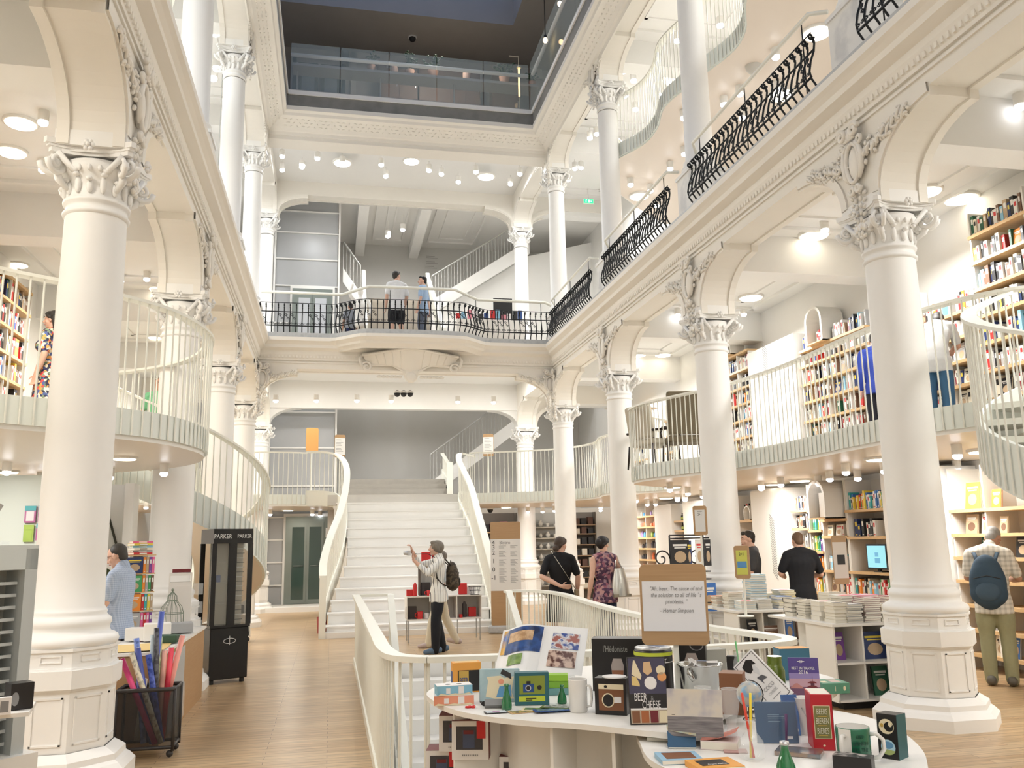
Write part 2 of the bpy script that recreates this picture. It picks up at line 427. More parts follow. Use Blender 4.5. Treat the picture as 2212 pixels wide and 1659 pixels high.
b = MB(); b.box(XL+.25, XR-.25, 19.18, 19.68, 10.86, 11.7); struct('wall_back_frieze_beam', b, M_PLASTER)
U_B2 = arcade('wall_landing_arcade_upper', [XL, XR], XL+.25, XR-.25, 10.63, 11.25, 11.63, pb2, th=.46)
U_B3 = arcade('wall_landing_arcade_upper_right', [XR, WR+.6], XR+.25, WR, 10.63, 11.25, 11.63, pb2, th=.46)
A_B3 = arcade('wall_landing_arcade_right', [XR, WR+.6], XR+.25, WR, SP, LT, 5.99, pb2, th=.46)
A_B4 = arcade('wall_landing_arcade_left', [WL-.6, XL], WL, XL-.25, SP, LT, 5.99, pb2, th=.46)
b = MB(); Pq = [(XL+.25, SP)]+[(XL+.25+.8*(1-cos(pi/2*i/10)), SP+.1+.42*sin(pi/2*i/10)) for i in range(11)]+[(XL+.25, SP+.52)]
for sx in (0, 1):
    q = [(x if not sx else XL+XR-x, z) for x, z in Pq]; q = q if sx else q[::-1]
    b.add([(x, 23.35, z) for x, z in q]+[(x, 23.75, z) for x, z in q], [tuple(range(len(q))), tuple(range(2*len(q)-1, len(q)-1, -1))]+[(i, (i+1) % len(q), len(q)+(i+1) % len(q), len(q)+i) for i in range(len(q))], False)
struct('wall_landing_arcade', b, M_WHITE)

# ------------------------------------------------------------------ entablatures (trim): profile (out, z) swept round the three sides of the atrium
def mitre(prof, o_x, bulge=False, y_start=Y0):
    """sweep along left, back and right side with mitred corners; out grows into the atrium"""
    rows = []
    def ring(o, z):
        pts = [(XL+o_x+o, y_start), (XL+o_x+o, YS[3]-o_x-o)]
        if bulge:
            yb = YS[3]-o_x-o; cx = (XL+XR)/2
            for t in BULGE: pts.append((cx+t[0]*(1+o*.25), yb-t[1]))
        pts += [(XR-o_x-o, YS[3]-o_x-o), (XR-o_x-o, y_start)]
        return [Vector((x, y, z)) for x, y in pts]
    return [ring(o, z) for o, z in prof]
def sm(t): t = max(0, min(1, t)); return t*t*(3-2*t)
BULGE = [(-1.75, 0)]+[(-1.75+.75*i/6, .55*sm(i/6)) for i in range(1, 7)]+[(0, .6)]+[(1.0+.75*i/6, .55*sm(1-i/6)) for i in range(0, 6)]+[(1.75, 0)]
PROF = [(0, 5.66), (.03, 5.66), (.03, 5.70), (.06, 5.80), (.06, 5.87), (.12, 5.90), (.16, 5.92), (.16, 5.99), (.20, 6.03), (.24, 6.06), (.24, 6.14), (0, 6.14)]
b = MB(); b.grid(mitre(PROF, .25, False), False)
struct('trim_1', b, M_PLASTER)
PB = [(0, 5.86), (.03, 5.9), (.12, 5.95), (.14, 6.0), (.20, 6.05), (.24, 6.07), (.24, 6.14), (-.2, 6.145)]
b = MB()
cx = (XL+XR)/2; rows = []
for o, z in PB:
    rows.append([Vector((cx+t[0]*(1+o*.12), YS[3]-.25-o-t[1], z)) for t in BULGE])
b.grid(rows, False); struct('trim_2', b, M_PLASTER)
# flat belt under the dentils, dentil course
b = MB()
for side, X, sgn in (('r', XR-.25, -1), ('l', XL+.25, 1)):
    y = 3.2
    while y < 19.1:
        b.box(min(X, X+sgn*.055), max(X, X+sgn*.055), y, y+.035, 5.71, 5.765); y += .075
    b.box(min(X, X+sgn*.02), max(X, X+sgn*.02), 0, 19.18, 5.60, 5.63)
x = XL+.32
while x < XR-.3: b.box(x, x+.035, 19.18-.055, 19.18, 5.71, 5.765); x += .075
b.box(XL+.25, XR-.25, 19.16, 19.18, 5.60, 5.63)
struct('trim_3', b, M_PLASTER)
# upper frieze, coved inwards
b = MB(); PF = [(0, 10.95), (.03, 10.95), (.05, 11.02), (.10, 11.04), (.15, 11.10), (.30, 11.22), (.40, 11.26), (.42, 11.32), (.48, 11.36), (.48, 11.46), (0, 11.46)]
b.grid(mitre(PF, .25), False)
struct('trim_4', b, M_PLASTER)
b = MB(); random.seed(3)                               # stucco running ornament in the cove
def frieze_leaf(p, d, up, s):
    R = Matrix((d, up, d.cross(up))).transposed(); b.ball(p, (s, s*.55, s*.3), 6, 4, R=R.to_3x3())
for i in range(int(16/.13)):
    y = 3.4+.13*i
    for X, sg in ((XR-.25, -1), (XL+.25, 1)):
        for k, (o, z) in enumerate(((.17, 11.12), (.235, 11.17), (.30, 11.22))):
            frieze_leaf(Vector((X+sg*o, y+(k % 2)*.06, z)), Vector((0, cos(i), sin(i)*.7)).normalized(), Vector((sg*.6, 0, -.8)).normalized(), .045)
for i in range(int(6.3/.13)):
    x = XL+.7+.13*i
    for k, (o, z) in enumerate(((.17, 11.12), (.235, 11.17), (.30, 11.22))):
        frieze_leaf(Vector((x+(k % 2)*.06, 19.18-o, z)), Vector((cos(i), 0, sin(i)*.7)).normalized(), Vector((0, -.6, -.8)).normalized(), .045)
struct('trim_5', b, M_PLASTER)
# grey marble kerb on the cornice
b = MB()
for X, sg in ((XR-.25, -1), (XL+.25, 1)): b.box(min(X-.3*-sg*0, X+sg*.17), max(X, X+sg*.17), 3.0, 19.0, 6.14, 6.24)
b.grid([[Vector((cx+t[0]*1.02, YS[3]-.25-.18-t[1], z)) for t in [(-3.3, 0)]+BULGE+[(3.3, 0)]] for z in (6.14, 6.25)], False)
b.grid([[Vector((cx+t[0]*1.02, y2-t[1]*k, 6.25)) for t in [(-3.3, 0)]+BULGE+[(3.3, 0)]] for y2, k in ((YS[3]-.43, 1), (YS[3]+.1, 0))], False)
struct('trim_6', b, M_STONE)
# ------------------------------------------------------------------ columns
def spiral_pts(c, ax, ay, r0, turns=1.6, n=22, s=1):
    P = []
    for i in range(n+1):
        t = i/n; r = r0*(1-.82*t); a = 2*pi*turns*t*s; P.append(Vector(c)+ax*(r*cos(a))+ay*(r*sin(a)))
    return P
def capital_mb(b, r, s=1.0):
    """composite capital, origin at the astragal; height .43*s"""
    b.lathe([(r, -.13*s), (r+.018*s, -.12*s), (r+.022*s, -.10*s), (r+.005*s, -.09*s), (r, -.04*s), (r+.02*s, -.03*s), (r+.024*s, -.01*s), (r+.004*s, 0),
             (r+.002*s, .10*s), (r+.02*s, .16*s), (r+.055*s, .20*s), (r+.07*s, .24*s), (r+.04*s, .30*s)], 28, close=False)
    for k in range(16):                                  # acanthus / flutes round the bell
        a = 2*pi*k/16; rr = r+.012*s; R = Matrix.Rotation(a, 3, 'Z')
        h = .15*s if k % 2 else .11*s
        b.ball((cos(a)*rr, sin(a)*rr, .02*s+h/2), (.022*s, .028*s, h/2), 6, 5, R=R)
        b.ball((cos(a)*(rr+.03*s), sin(a)*(rr+.03*s), .02*s+h), (.028*s, .03*s, .02*s), 6, 4, R=R)
    for k in range(24):                                  # egg and dart
        a = 2*pi*k/24; b.ball((cos(a)*(r+.062*s), sin(a)*(r+.062*s), .215*s), (.016*s, .018*s, .03*s), 6, 4, R=Matrix.Rotation(a, 3, 'Z'))
    D = (r+.17*s)                                        # four diagonal volutes
    for k in range(4):
        a = pi/4+k*pi/2; rad = Vector((cos(a), sin(a), 0)); tan = Vector((-sin(a), cos(a), 0)); up = Vector((0, 0, 1))
        for q in (-1, 1):
            c = rad*(D-.035*s)+up*.24*s+tan*q*.028*s
            P = spiral_pts(c, (rad*.8+tan*q*.25).normalized(), -up, .095*s, 1.5)
            b.tube(P, [.024*s*(1-.5*i/len(P)) for i in range(len(P))], 6)
            # sweep of the scroll back to the middle of the face
            m = rad*(r*.72)+tan*q*(r*.72)
            b.tube([c+up*.085*s, (c+m)/2+up*.05*s+Vector((0, 0, .02*s)), Vector((m.x, m.y, .27*s))*1.0], [.028*s, .026*s, .03*s], 6)
        b.ball(rad*(D-.035*s)+up*.24*s, (.03*s, .045*s, .03*s), 8, 6, R=Matrix.Rotation(a, 3, 'Z'))
        b.tube([rad*(r+.02*s)+up*.06*s, rad*(r+.10*s)+up*.12*s, rad*(D-.06*s)+up*.16*s], [.02*s, .03*s, .035*s], 6)
    # abacus with concave sides
    def aba(h, e):
        P = []
        for k in range(4):
            a0 = pi/4+k*pi/2; A = Vector((cos(a0), sin(a0)))*(D+e+.055*s); B = Vector((cos(a0+pi/2), sin(a0+pi/2)))*(D+e+.055*s)
            t = (B-A).normalized(); n_ = Vector((t.y, -t.x))
            P += [A-t*0+t*.03*s]+[A+(B-A)*f-n_*(.07*s*(1-(2*f-1)**2)) for f in (.15, .3, .42, .58, .7, .85)]+[B-t*.03*s]
        return [(p.x, p.y) for p in P]
    b.prism(aba(0, -.02*s), .325*s, .365*s); b.prism(aba(0, 0), .365*s, .385*s); b.prism(aba(0, .022*s), .385*s, .43*s)
    for k in range(4):                                   # fleuron
        a = k*pi/2; c = Vector((cos(a), sin(a), 0))*(r+.125*s); R = Matrix.Rotation(a, 3, 'Z')
        for i in range(6):
            q = 2*pi*i/6; b.ball(c+R @ Vector((.01*s, cos(q)*.032*s, sin(q)*.032*s))+Vector((0, 0, .365*s)), (.02*s, .02*s, .02*s), 6, 4)
        b.ball(c+R @ Vector((.025*s, 0, 0))+Vector((0, 0, .365*s)), .02*s, 6, 4)
def octa(r, rot=pi/8): return [(r*cos(rot+k*pi/4), r*sin(rot+k*pi/4)) for k in range(8)]
def make_column_lower():
    root = empty('column')
    p = MB()
    p.prism(octa(.53), 0, .10); p.lathe([(.53, .10), (.49, .14), (.46, .16), (.455, .20), (.40, .235), (.375, .25)], 8, ph=pi/8, smooth=False, close=False)
    p.prism(octa(.365), .25, .66); p.prism(octa(.385), .66, .675); p.prism(octa(.40), .675, .80); p.prism(octa(.37), .80, .815); p.prism(octa(.36), .815, .94); p.prism(octa(.375), .925, .945)
    for k in range(8):                                   # raised frames on the faces
        M = Matrix.Rotation(k*pi/4, 4, 'Z'); d = .365*cos(pi/8)
        for (x, z0, z1) in ((-.1, .30, .62), (.088, .30, .62)): p.box(d-.002, d+.008, x, x+.012, z0, z1, M)
        for z in (.30, .608): p.box(d-.002, d+.008, -.1, .1, z, z+.012, M)
        d2 = .36*cos(pi/8)
        for z in (.85, .892): p.box(d2-.002, d2+.007, -.07, .07, z, z+.008, M)
        for x in (-.07, .062): p.box(d2-.002, d2+.007, x, x+.008, .85, .90, M)
    p.build('pedestal', M_SHAFT, root)
    s = MB()
    s.lathe([(.34, .945), (.355, .96), (.36, .985), (.35, 1.01), (.325, 1.025), (.30, 1.035), (.29, 1.06), (.295, 1.085), (.305, 1.10), (.30, 1.13), (.275, 1.15), (.265, 1.165), (.27, 1.18), (.262, 1.195), (.246, 1.22),
             (.243, 1.5), (.24, 2.5), (.235, 3.5), (.228, 4.22)], 40, close=False)
    s.build('shaft', M_SHAFT, root)
    c = MB(); capital_mb(c, .228); c.build('capital', M_SHAFT, root).location = (0, 0, 4.35)
    a = MB(); a.box(-.262, .262, -.302, .302, 4.735, 4.86); a.box(-.24, .24, -.26, .26, 4.70, 4.76); a.build('impost', M_SHAFT, root)
    return root
def make_column_upper():
    root = empty('column')
    p = MB(); p.box(-.30, .30, -.30, .30, 6.14, 6.26); p.box(-.26, .26, -.26, .26, 6.26, 6.92); p.box(-.28, .28, -.28, .28, 6.92, 6.97)
    p.build('pedestal', M_MARBLE, root)
    s = MB(); s.lathe([(.27, 6.97), (.275, 7.0), (.27, 7.03), (.24, 7.05), (.235, 7.08), (.245, 7.10), (.24, 7.13), (.205, 7.16), (.2, 8.5), (.19, 10.06)], 32, close=False); s.build('shaft', M_SHAFT, root)
    c = MB(); capital_mb(c, .19, 1.0); c.build('capital', M_SHAFT, root).location = (0, 0, 10.2)
    a = MB(); a.box(-.262, .262, -.302, .302, 10.62, 10.74); a.build('impost', M_SHAFT, root)
    return root
M_MARBLE = noisy('white_painted_marble', [(0, (.84, .83, .80)), (.52, (.80, .79, .76)), (.62, (.62, .62, .61)), (1, (.84, .83, .8))], 2.2, .5, detail=7)
proto = make_column_lower(); proto_u = make_column_upper(); first = [True, True]
def put_column(x, y, up, label, group):
    pr_ = proto_u if up else proto
    if first[up]: c = pr_; first[up] = False; c.location = (x, y, 0)
    else: c = copy_tree(pr_, loc=(x, y, 0))
    return prop(c, label, 'column', group)
ORD = ['nearest', 'second', 'third', 'fourth']
for i in range(4):
    put_column(XR, YS[i], 0, ['white column on octagonal pedestal at the right, beside the low book tables', 'white column behind the book table, second from the near right column', 'slim white column behind the wooden quote sign, third in the right row', 'white column at the right back corner of the atrium, on the ground floor'][i], 'ground floor columns with ornate capitals')
    put_column(XL, YS[i], 0, ['large white column on octagonal pedestal beside the wrapping paper counter', 'white column in front of the spiral stair and behind the book rack', 'white column seen through the bars of the curved stair', 'white column at the left back corner of the atrium beside the curved stair'][i], 'ground floor columns with ornate capitals')
put_column(XL, YS[4], 0, 'white column standing left of the lift door on the ground floor', 'ground floor columns with ornate capitals')
put_column(XR, YS[4], 0, 'brightly lit white column behind the back balcony rail right of the stair', 'ground floor columns with ornate capitals')
for i in range(4):
    put_column(XR, YS[i], 1, ['white upper column cut off at the top right behind the iron railing', 'tall white upper column on marble pedestal between two iron railings, right side', 'white upper column on the right gallery in front of the wavy balcony', 'white upper column at the right back corner above the arcade'][i], 'gallery columns with ornate capitals')
    if i: put_column(XL, YS[i], 1, ['', 'thick white upper column nearest on the left gallery', 'white upper column second along the left gallery', 'white upper column at the left back corner of the gallery'][i], 'gallery columns with ornate capitals')
put_column(XL, YS[4], 1, 'white upper column before the glass lift shaft, left of the landing', 'gallery columns with ornate capitals')
put_column(XR, YS[4], 1, 'white upper column on the landing right of the men talking', 'gallery columns with ornate capitals')

# ------------------------------------------------------------------ stucco ornaments on the spandrels
def ornament_mesh():
    """local: x along the wall, y up, z outwards; origin at the column axis, height of the arch spring"""
    b = MB(); rnd = random.Random(5)
    cy = .50
    P = [Vector((.105*sin(a)*(1+.15*cos(a)), cy+.20*cos(a), .05)) for a in [2*pi*i/28 for i in range(29)]]
    b.tube(P, .022, 6, caps=False)
    b.ball((0, cy, .015), (.095, .185, .045), 16, 10)
    for sx in (-1, 1):                                  # crest scrolls
        X = Vector((sx, 0, 0)); Y = Vector((0, 1, 0))
        b.tube([p for p in spiral_pts((sx*.10, cy+.31, .08), X, Y, .07, 1.4)], .025, 6)
        b.tube([p for p in spiral_pts((sx*.14, cy+.20, .06), -X, -Y, .055, 1.2)], .02, 6)
        b.tube([(sx*.08, cy-.18, .04), (sx*.13, cy-.1, .05), (sx*.15, cy+.05, .05), (sx*.12, cy+.16, .06)], [.018, .03, .03, .02], 6)
        b.tube([p for p in spiral_pts((sx*.05, cy-.27, .05), X, -Y, .05, 1.2)], .02, 6)
        for i in range(9):                              # foliage running out over the arch
            t = i/8; x = sx*(.17+.62*t); y = cy+.02+.16*t+.02*sin(i*2.1)
            b.tube([(x-sx*.06, y-.06, .02), (x, y, .045), (x+sx*.03, y+.055, .03)], [.012, .024*(1-.4*t), .008], 5)
            for k in range(5):
                a = rnd.uniform(0, 2*pi); d = rnd.uniform(.03, .10*(1-.45*t))
                b.ball((x+d*cos(a), y+d*sin(a)*1.2, rnd.uniform(.015, .04)), (.032*(1-.3*t), .016, .02), 6, 4, R=Matrix.Rotation(rnd.uniform(0, pi), 3, 'Z'))
            if i % 2 == 0: b.tube(spiral_pts((x, y+.01, .035), X, Y, .05*(1-.3*t), 1.1, 12), .012, 5)
        for i in range(7):                              # drop beside the pier
            y = cy-.34-.07*i; x = sx*(.10-.008*i)
            b.ball((x, y, .02), (.03, .018, .02), 6, 4, R=Matrix.Rotation(sx*.8, 3, 'Z')); b.ball((x*.4, y+.03, .025), (.018, .034, .02), 6, 4)
    for i in range(8):
        a = pi*i/7; b.tube([(0, cy+.24, .07), (.09*cos(a), cy+.25+.11*sin(a), .06)], [.014, .022], 5)
    o = b.build('stucco_ornament', M_PLASTER); me = o.data; bpy.data.objects.remove(o); return me
ME_ORN = ornament_mesh()
def orn(parent, M, s=1):
    o = bpy.data.objects.new('stucco_ornament', ME_ORN); COL.objects.link(o); o.parent = parent; o.matrix_local = M @ Matrix.Scale(s, 4)
def face_m(p, xdir, out):
    z = Vector(out); x = Vector(xdir); y = z.cross(x)
    return Matrix(((x.x, y.x, z.x, p[0]), (x.y, y.y, z.y, p[1]), (x.z, y.z, z.z, p[2]), (0, 0, 0, 1)))
for i in range(-1, 3):
    y = YS[0]+4.1*i
    orn(A_R, face_m((XR-.255, y, 4.74), (0, -1, 0), (-1, 0, 0))); orn(A_L, face_m((XL+.255, y, 4.74), (0, 1, 0), (1, 0, 0)))
    orn(U_R, face_m((XR-.255, y, 10.40), (0, -1, 0), (-1, 0, 0)), .95); orn(U_L, face_m((XL+.255, y, 10.40), (0, 1, 0), (1, 0, 0)), .95)
for X, sg in ((XR, -1), (XL, 1)):
    par, up = (A_R, U_R) if sg < 0 else (A_L, U_L)
    orn(par, face_m((X+sg*.255, YS[3]-.35, 4.72), (0, sg, 0), (sg, 0, 0)), .95); orn(up, face_m((X+sg*.255, YS[3]-.35, 10.40), (0, sg, 0), (sg, 0, 0)), .9)
orn(A_B, face_m((XL+.36, 19.175, 4.78), (1, 0, 0), (0, -1, 0)), .9); orn(A_B, face_m((XR-.36, 19.175, 4.78), (1, 0, 0), (0, -1, 0)), .9)
# corbel under the bulging balcony
b = MB(); cyy = 19.15
TT = [i/12 for i in range(-12, 13)]
top = [Vector((cx+1.08*t, cyy-.06-.44*sm(1-abs(t)*.85), 5.88-.08*abs(t))) for t in TT]
mid1 = [Vector((cx+1.02*t, cyy-.05-.36*sm(1-abs(t)*.9), 5.74-.04*abs(t))) for t in TT]
mid2 = [Vector((cx+.97*t, cyy-.03-.20*(1-abs(t)), 5.53+.09*abs(t))) for t in TT]
bot = [Vector((cx+.93*t, cyy-.02-.10*(1-abs(t)), 5.30+.30*min(1, abs(t)*2.2)**.8-.04*max(0, abs(t)-.7))) for t in TT]
b.grid([top, mid1, mid2, bot], True); b.tube(bot, .035, 7); b.tube([p+Vector((0, -.02, .0)) for p in top], .032, 6)
for k in (-9, -7, -5, -3, 3, 5, 7, 9): b.tube([top[12+k], mid1[12+k], mid2[12+k], bot[12+k]], .013, 5)
for sx in (-1, 1):
    b.tube(spiral_pts((cx+sx*.98, cyy-.10, 5.53), Vector((sx, 0, 0)), Vector((0, 0, 1)), .12, 1.4), .028, 6)
    b.tube([(cx+sx*1.08, cyy-.08, 5.83), (cx+sx*1.14, cyy-.10, 5.70), (cx+sx*1.10, cyy-.10, 5.55)], .035, 6)
    for i in range(6): b.ball((cx+sx*(.25+.09*i), cyy-.02, 5.33-.0*i), (.06, .03, .035), 6, 4)
b.ball((cx, cyy-.08, 5.42), (.17, .10, .24), 16, 10); b.ball((cx, cyy-.16, 5.30), (.12, .07, .12), 12, 8); b.ball((cx, cyy-.17, 5.33), (.07, .05, .06), 10, 6)
for i in range(5): b.ball((cx-.14+.07*i, cyy-.12, 5.45), (.03, .03, .07), 6, 5)
b.build('balcony_corbel', M_PLASTER, A_B)
# ------------------------------------------------------------------ wrought iron railings on the gallery
def iron_bar_mesh():
    b = MB()
    b.tube([(0, 0, 0), (0, -.015, .08), (0, -.07, .16), (0, -.085, .24), (0, -.06, .36), (0, -.015, .48), (0, 0, .58), (0, -.012, .64)], .0125, 5)
    P = spiral_pts((0, -.035, .655), Vector((0, 1, 0)), Vector((0, 0, 1)), .04, 1.3, 14, -1)
    b.tube(P, .014, 5); b.ball((0, -.004, .60), (.017, .017, .022), 6, 4); b.ball((0, -.07, .18), (.016, .016, .02), 6, 4)
    o = b.build('baluster', M_IRON); me = o.data; bpy.data.objects.remove(o); return me
ME_IB = iron_bar_mesh()
def iron_railing(path, label, hand=True):
    """path: list of Vector (x, y) with the atrium on the right-hand side of travel"""
    root = empty('iron_railing', (path[0].x, path[0].y, 6.25), 0, label, 'railing', 'wrought iron gallery railings')
    O = Vector((path[0].x, path[0].y)); pts = resample([Vector((p.x, p.y)) for p in path], .13)
    sc_ = MB(); fr = []
    for i, p in enumerate(pts):
        t = (pts[min(i+1, len(pts)-1)]-pts[max(i-1, 0)]).normalized(); out = Vector((t.y, -t.x)); q = p-O; fr.append((q, t, out))
        o = bpy.data.objects.new('baluster', ME_IB); COL.objects.link(o); o.parent = root
        o.location = (q.x, q.y, 0); o.rotation_euler = (0, 0, atan2(t.y, t.x))
    def P(i, f, o, z):
        q, t, out = fr[i]; return Vector((q.x+t.x*f+out.x*o, q.y+t.y*f+out.y*o, z))
    for name, off, z, r in (('bottom_rail', .075, .17, .014), ('middle_rail', .018, .50, .012), ('top_rail', .03, .70, .008)):
        m = MB(); m.tube([P(i, 0, off, z) for i in range(len(pts))], r, 6, flat=(1, 1)); m.build(name, M_IRON, root)
    for i in range(len(pts)-1):
        for sx in (0, 1):                               # small C-scrolls above the bottom rail
            j = i+sx; s = 1 if sx == 0 else -1; q, t, out = fr[j]
            T3, O3 = Vector((t.x, t.y, 0)), Vector((0, 0, 1))
            sc_.tube(spiral_pts(P(j, s*.030, .085, .225), T3*s, -O3, .026, 1.2, 9, 1), .006, 4)
        if i % 5 in (0, 3) or (i % 5 == 4):             # large S-scrolls
            q, t, out = fr[i]; T3 = Vector((t.x, t.y, 0)); Z3 = Vector((0, 0, 1)); s = 1 if i % 2 else -1
            sc_.tube(spiral_pts(P(i, .04, .045, .43), T3, -Z3, .036, 1.3, 10), .0075, 4)
            sc_.tube(spiral_pts(P(i, .09, .065, .33), -T3, Z3, .028, 1.2, 10), .0065, 4)
            sc_.tube([P(i, .005, .04, .42), P(i, .06, .055, .38), P(i, .115, .07, .33)], .007, 4)
    sc_.build('scrollwork', M_IRON, root)
    return root
def handrail_tube(name, pts, r, label, post_xy, group='white tubular handrails above the ironwork'):
    root = empty(name, pts[0], 0, label, 'handrail', group); O = Vector(pts[0])
    m = MB(); m.tube([Vector(p)-O for p in pts], r, 10); m.build('rail', M_RAIL, root)
    for x, y in post_xy:
        m = MB(); m.tube([Vector((x, y, 6.25))-O, Vector((x, y, 7.19))-O], .008, 6); m.build('post', M_IRON, root)
    return root
for i, lab in ((0, 'iron gallery railing at the top right between the two large upper columns'), (1, 'iron gallery railing on the right, middle bay'), (2, 'iron gallery railing on the right, farthest bay before the back corner'), (-1, 'iron gallery railing just entering the picture at the top right edge')):
    ya, yb = YS[0]+4.1*i+.38, YS[0]+4.1*(i+1)-.38; X = XR-.30
    iron_railing([Vector((X, yb)), Vector((X, ya))], lab)
    handrail_tube('handrail', [(X+.10, yb+.05, 7.12), (X-.02, yb-.12, 7.19), (X-.02, ya+.12, 7.19), (X+.10, ya-.05, 7.12)], .024, lab.replace('iron gallery railing', 'thin white tube handrail'), [(X, yb-.3), (X, (ya+yb)/2), (X, ya+.3)])
PBK = [Vector((cx+t[0]*1.02, YS[3]-.28-t[1]*1.0)) for t in [(-3.25, 0), (-2.5, 0)]+BULGE+[(2.5, 0), (3.25, 0)]]
iron_railing(PBK, 'long iron railing with a bulging middle in front of the two men on the gallery')
hp = [(-3.3, 7.19, .05), (-1.55, 7.19, 0), (-.95, 7.26, .5), (.95, 7.26, .5), (1.55, 7.19, 0), (3.15, 7.19, 0), (3.3, 7.12, .08)]
handrail_tube('handrail', [Vector((cx+a, YS[3]-.30-(c if abs(a) < 1.4 else 0), z)) for a, z, c in hp], .034, 'thick white tube handrail in front of the two men on the gallery',
              [(cx+a, YS[3]-.30-c) for a, c in ((-3.05, 0), (-1.6, 0), (-.5, .5), (.6, .5), (1.5, 0), (3.05, 0))])

# ------------------------------------------------------------------ wavy mezzanines with thin-bar balustrades
RM = spline([(7.3, 5.6), (6.4, 6.35), (5.95, 6.8), (5.72, 7.6), (5.70, 8.6), (5.76, 9.6), (5.74, 10.6), (5.58, 11.6), (5.30, 12.4), (5.06, 13.1), (4.98, 13.7), (5.12, 14.25), (5.6, 14.7),
             (6.3, 15.3), (6.7, 16.0), (6.5, 16.7), (6.05, 17.0), (5.75, 17.35), (5.70, 17.9), (5.85, 18.7), (5.72, 19.5), (5.25, 20.2), (4.6, 20.65), (3.9, 20.95), (3.45, 21.1), (3.15, 21.3)], 6)
LM = spline([(-.62, 21.3), (-.95, 21.15), (-1.6, 21.1), (-2.4, 21.2), (-3.2, 21.0), (-3.9, 20.2), (-4.1, 19.0), (-3.9, 17.8), (-3.3, 16.9)], 6)
LF = spline([(-3.2, 6.55), (-2.65, 7.25), (-2.2, 7.6), (-1.88, 7.92), (-1.55, 8.35), (-1.36, 8.95), (-1.33, 9.55), (-1.52, 10.3), (-1.95, 10.95), (-2.55, 11.45), (-3.15, 11.75)], 8)
def fascia(parent, path, z0, z1, th=.05):
    m = MB(); m.ribbon([(p.x, p.y) for p in path], z0, z1, th); return m.build('fascia', M_FASC, parent)
def handrail(parent, pts, wd=.055, h=.028, name='handrail'):
    m = MB(); N = len(pts); vs = []
    for i, p in enumerate(pts):
        t = pts[min(i+1, N-1)]-pts[max(i-1, 0)]; t.z = 0; t.normalize(); n_ = Vector((t.y, -t.x, 0))*wd
        vs += [p+n_, p+n_+Vector((0, 0, h)), p-n_+Vector((0, 0, h)), p-n_]
    m.add(vs, [(i*4+k, (i+1)*4+k, (i+1)*4+(k+1) % 4, i*4+(k+1) % 4) for i in range(N-1) for k in range(4)]+[(3, 2, 1, 0), tuple((N-1)*4+k for k in range(4))], False)
    return m.build(name, M_RAIL, parent)
def thin_balustrade(path, z, label, step=.105, h=1.0, low=MZB+.04, group='white thin-bar balustrades', skip=None):
    P3 = [Vector((p[0], p[1], z)) for p in path]
    root = empty('balustrade', (0, 0, 0), 0, label, 'balustrade', group)
    fascia(root, P3, low, z+.02)
    handrail(root, [p+Vector((0, 0, h)) for p in P3])
    q = resample(P3, step)
    # the bars run down over the fascia on its outer side
    pts = []
    for i, p in enumerate(q):
        t = (q[min(i+1, len(q)-1)]-q[max(i-1, 0)]).normalized(); pts.append(Vector((p.x+t.y*SIDE[0]*.034, p.y-t.x*SIDE[0]*.034, low)))
    balusters(root, pts, .0088, z+h-low, n=5)
    return root
SIDE = [1]
rm_slab = [(p.x, p.y) for p in RM]+[(3.15, 23.6), (WR, 23.6), (WR, 5.6)]
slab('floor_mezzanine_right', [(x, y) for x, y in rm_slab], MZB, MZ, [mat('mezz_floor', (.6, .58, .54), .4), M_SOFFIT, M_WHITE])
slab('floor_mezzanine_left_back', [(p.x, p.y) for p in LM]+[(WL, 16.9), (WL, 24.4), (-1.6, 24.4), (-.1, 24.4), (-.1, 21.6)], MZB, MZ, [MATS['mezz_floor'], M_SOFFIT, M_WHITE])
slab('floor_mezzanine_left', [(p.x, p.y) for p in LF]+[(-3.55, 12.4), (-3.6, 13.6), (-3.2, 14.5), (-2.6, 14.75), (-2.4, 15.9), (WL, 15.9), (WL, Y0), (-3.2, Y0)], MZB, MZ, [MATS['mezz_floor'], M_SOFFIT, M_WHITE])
b = MB(); b.box(-.1, 3.15, 21.1, 23.75, MZB, MZ); struct('floor_landing', b, [MATS['mezz_floor']])
# right: three stretches of balustrade
def cut(path, a, c): return [p for p in path[a:c+1]]
SIDE[0] = -1
thin_balustrade(cut(RM, 4, 60), MZ, 'long wavy white balustrade in front of the right mezzanine bookshelves')
thin_balustrade(cut(RM, 60, 108), MZ, 'short bulging white balustrade between the two columns beyond the armchairs')
thin_balustrade(cut(RM, 108, len(RM)-5), MZ, 'white balustrade at the back right of the stair in front of the lit column')
SIDE[0] = 1
thin_balustrade(LF, MZ, 'curved white balustrade wrapping the left mezzanine above the paper counter')
SIDE[0] = 1
thin_balustrade(LM[::-1], MZ, 'white balustrade at the back left of the stair above the lift door', step=.11)
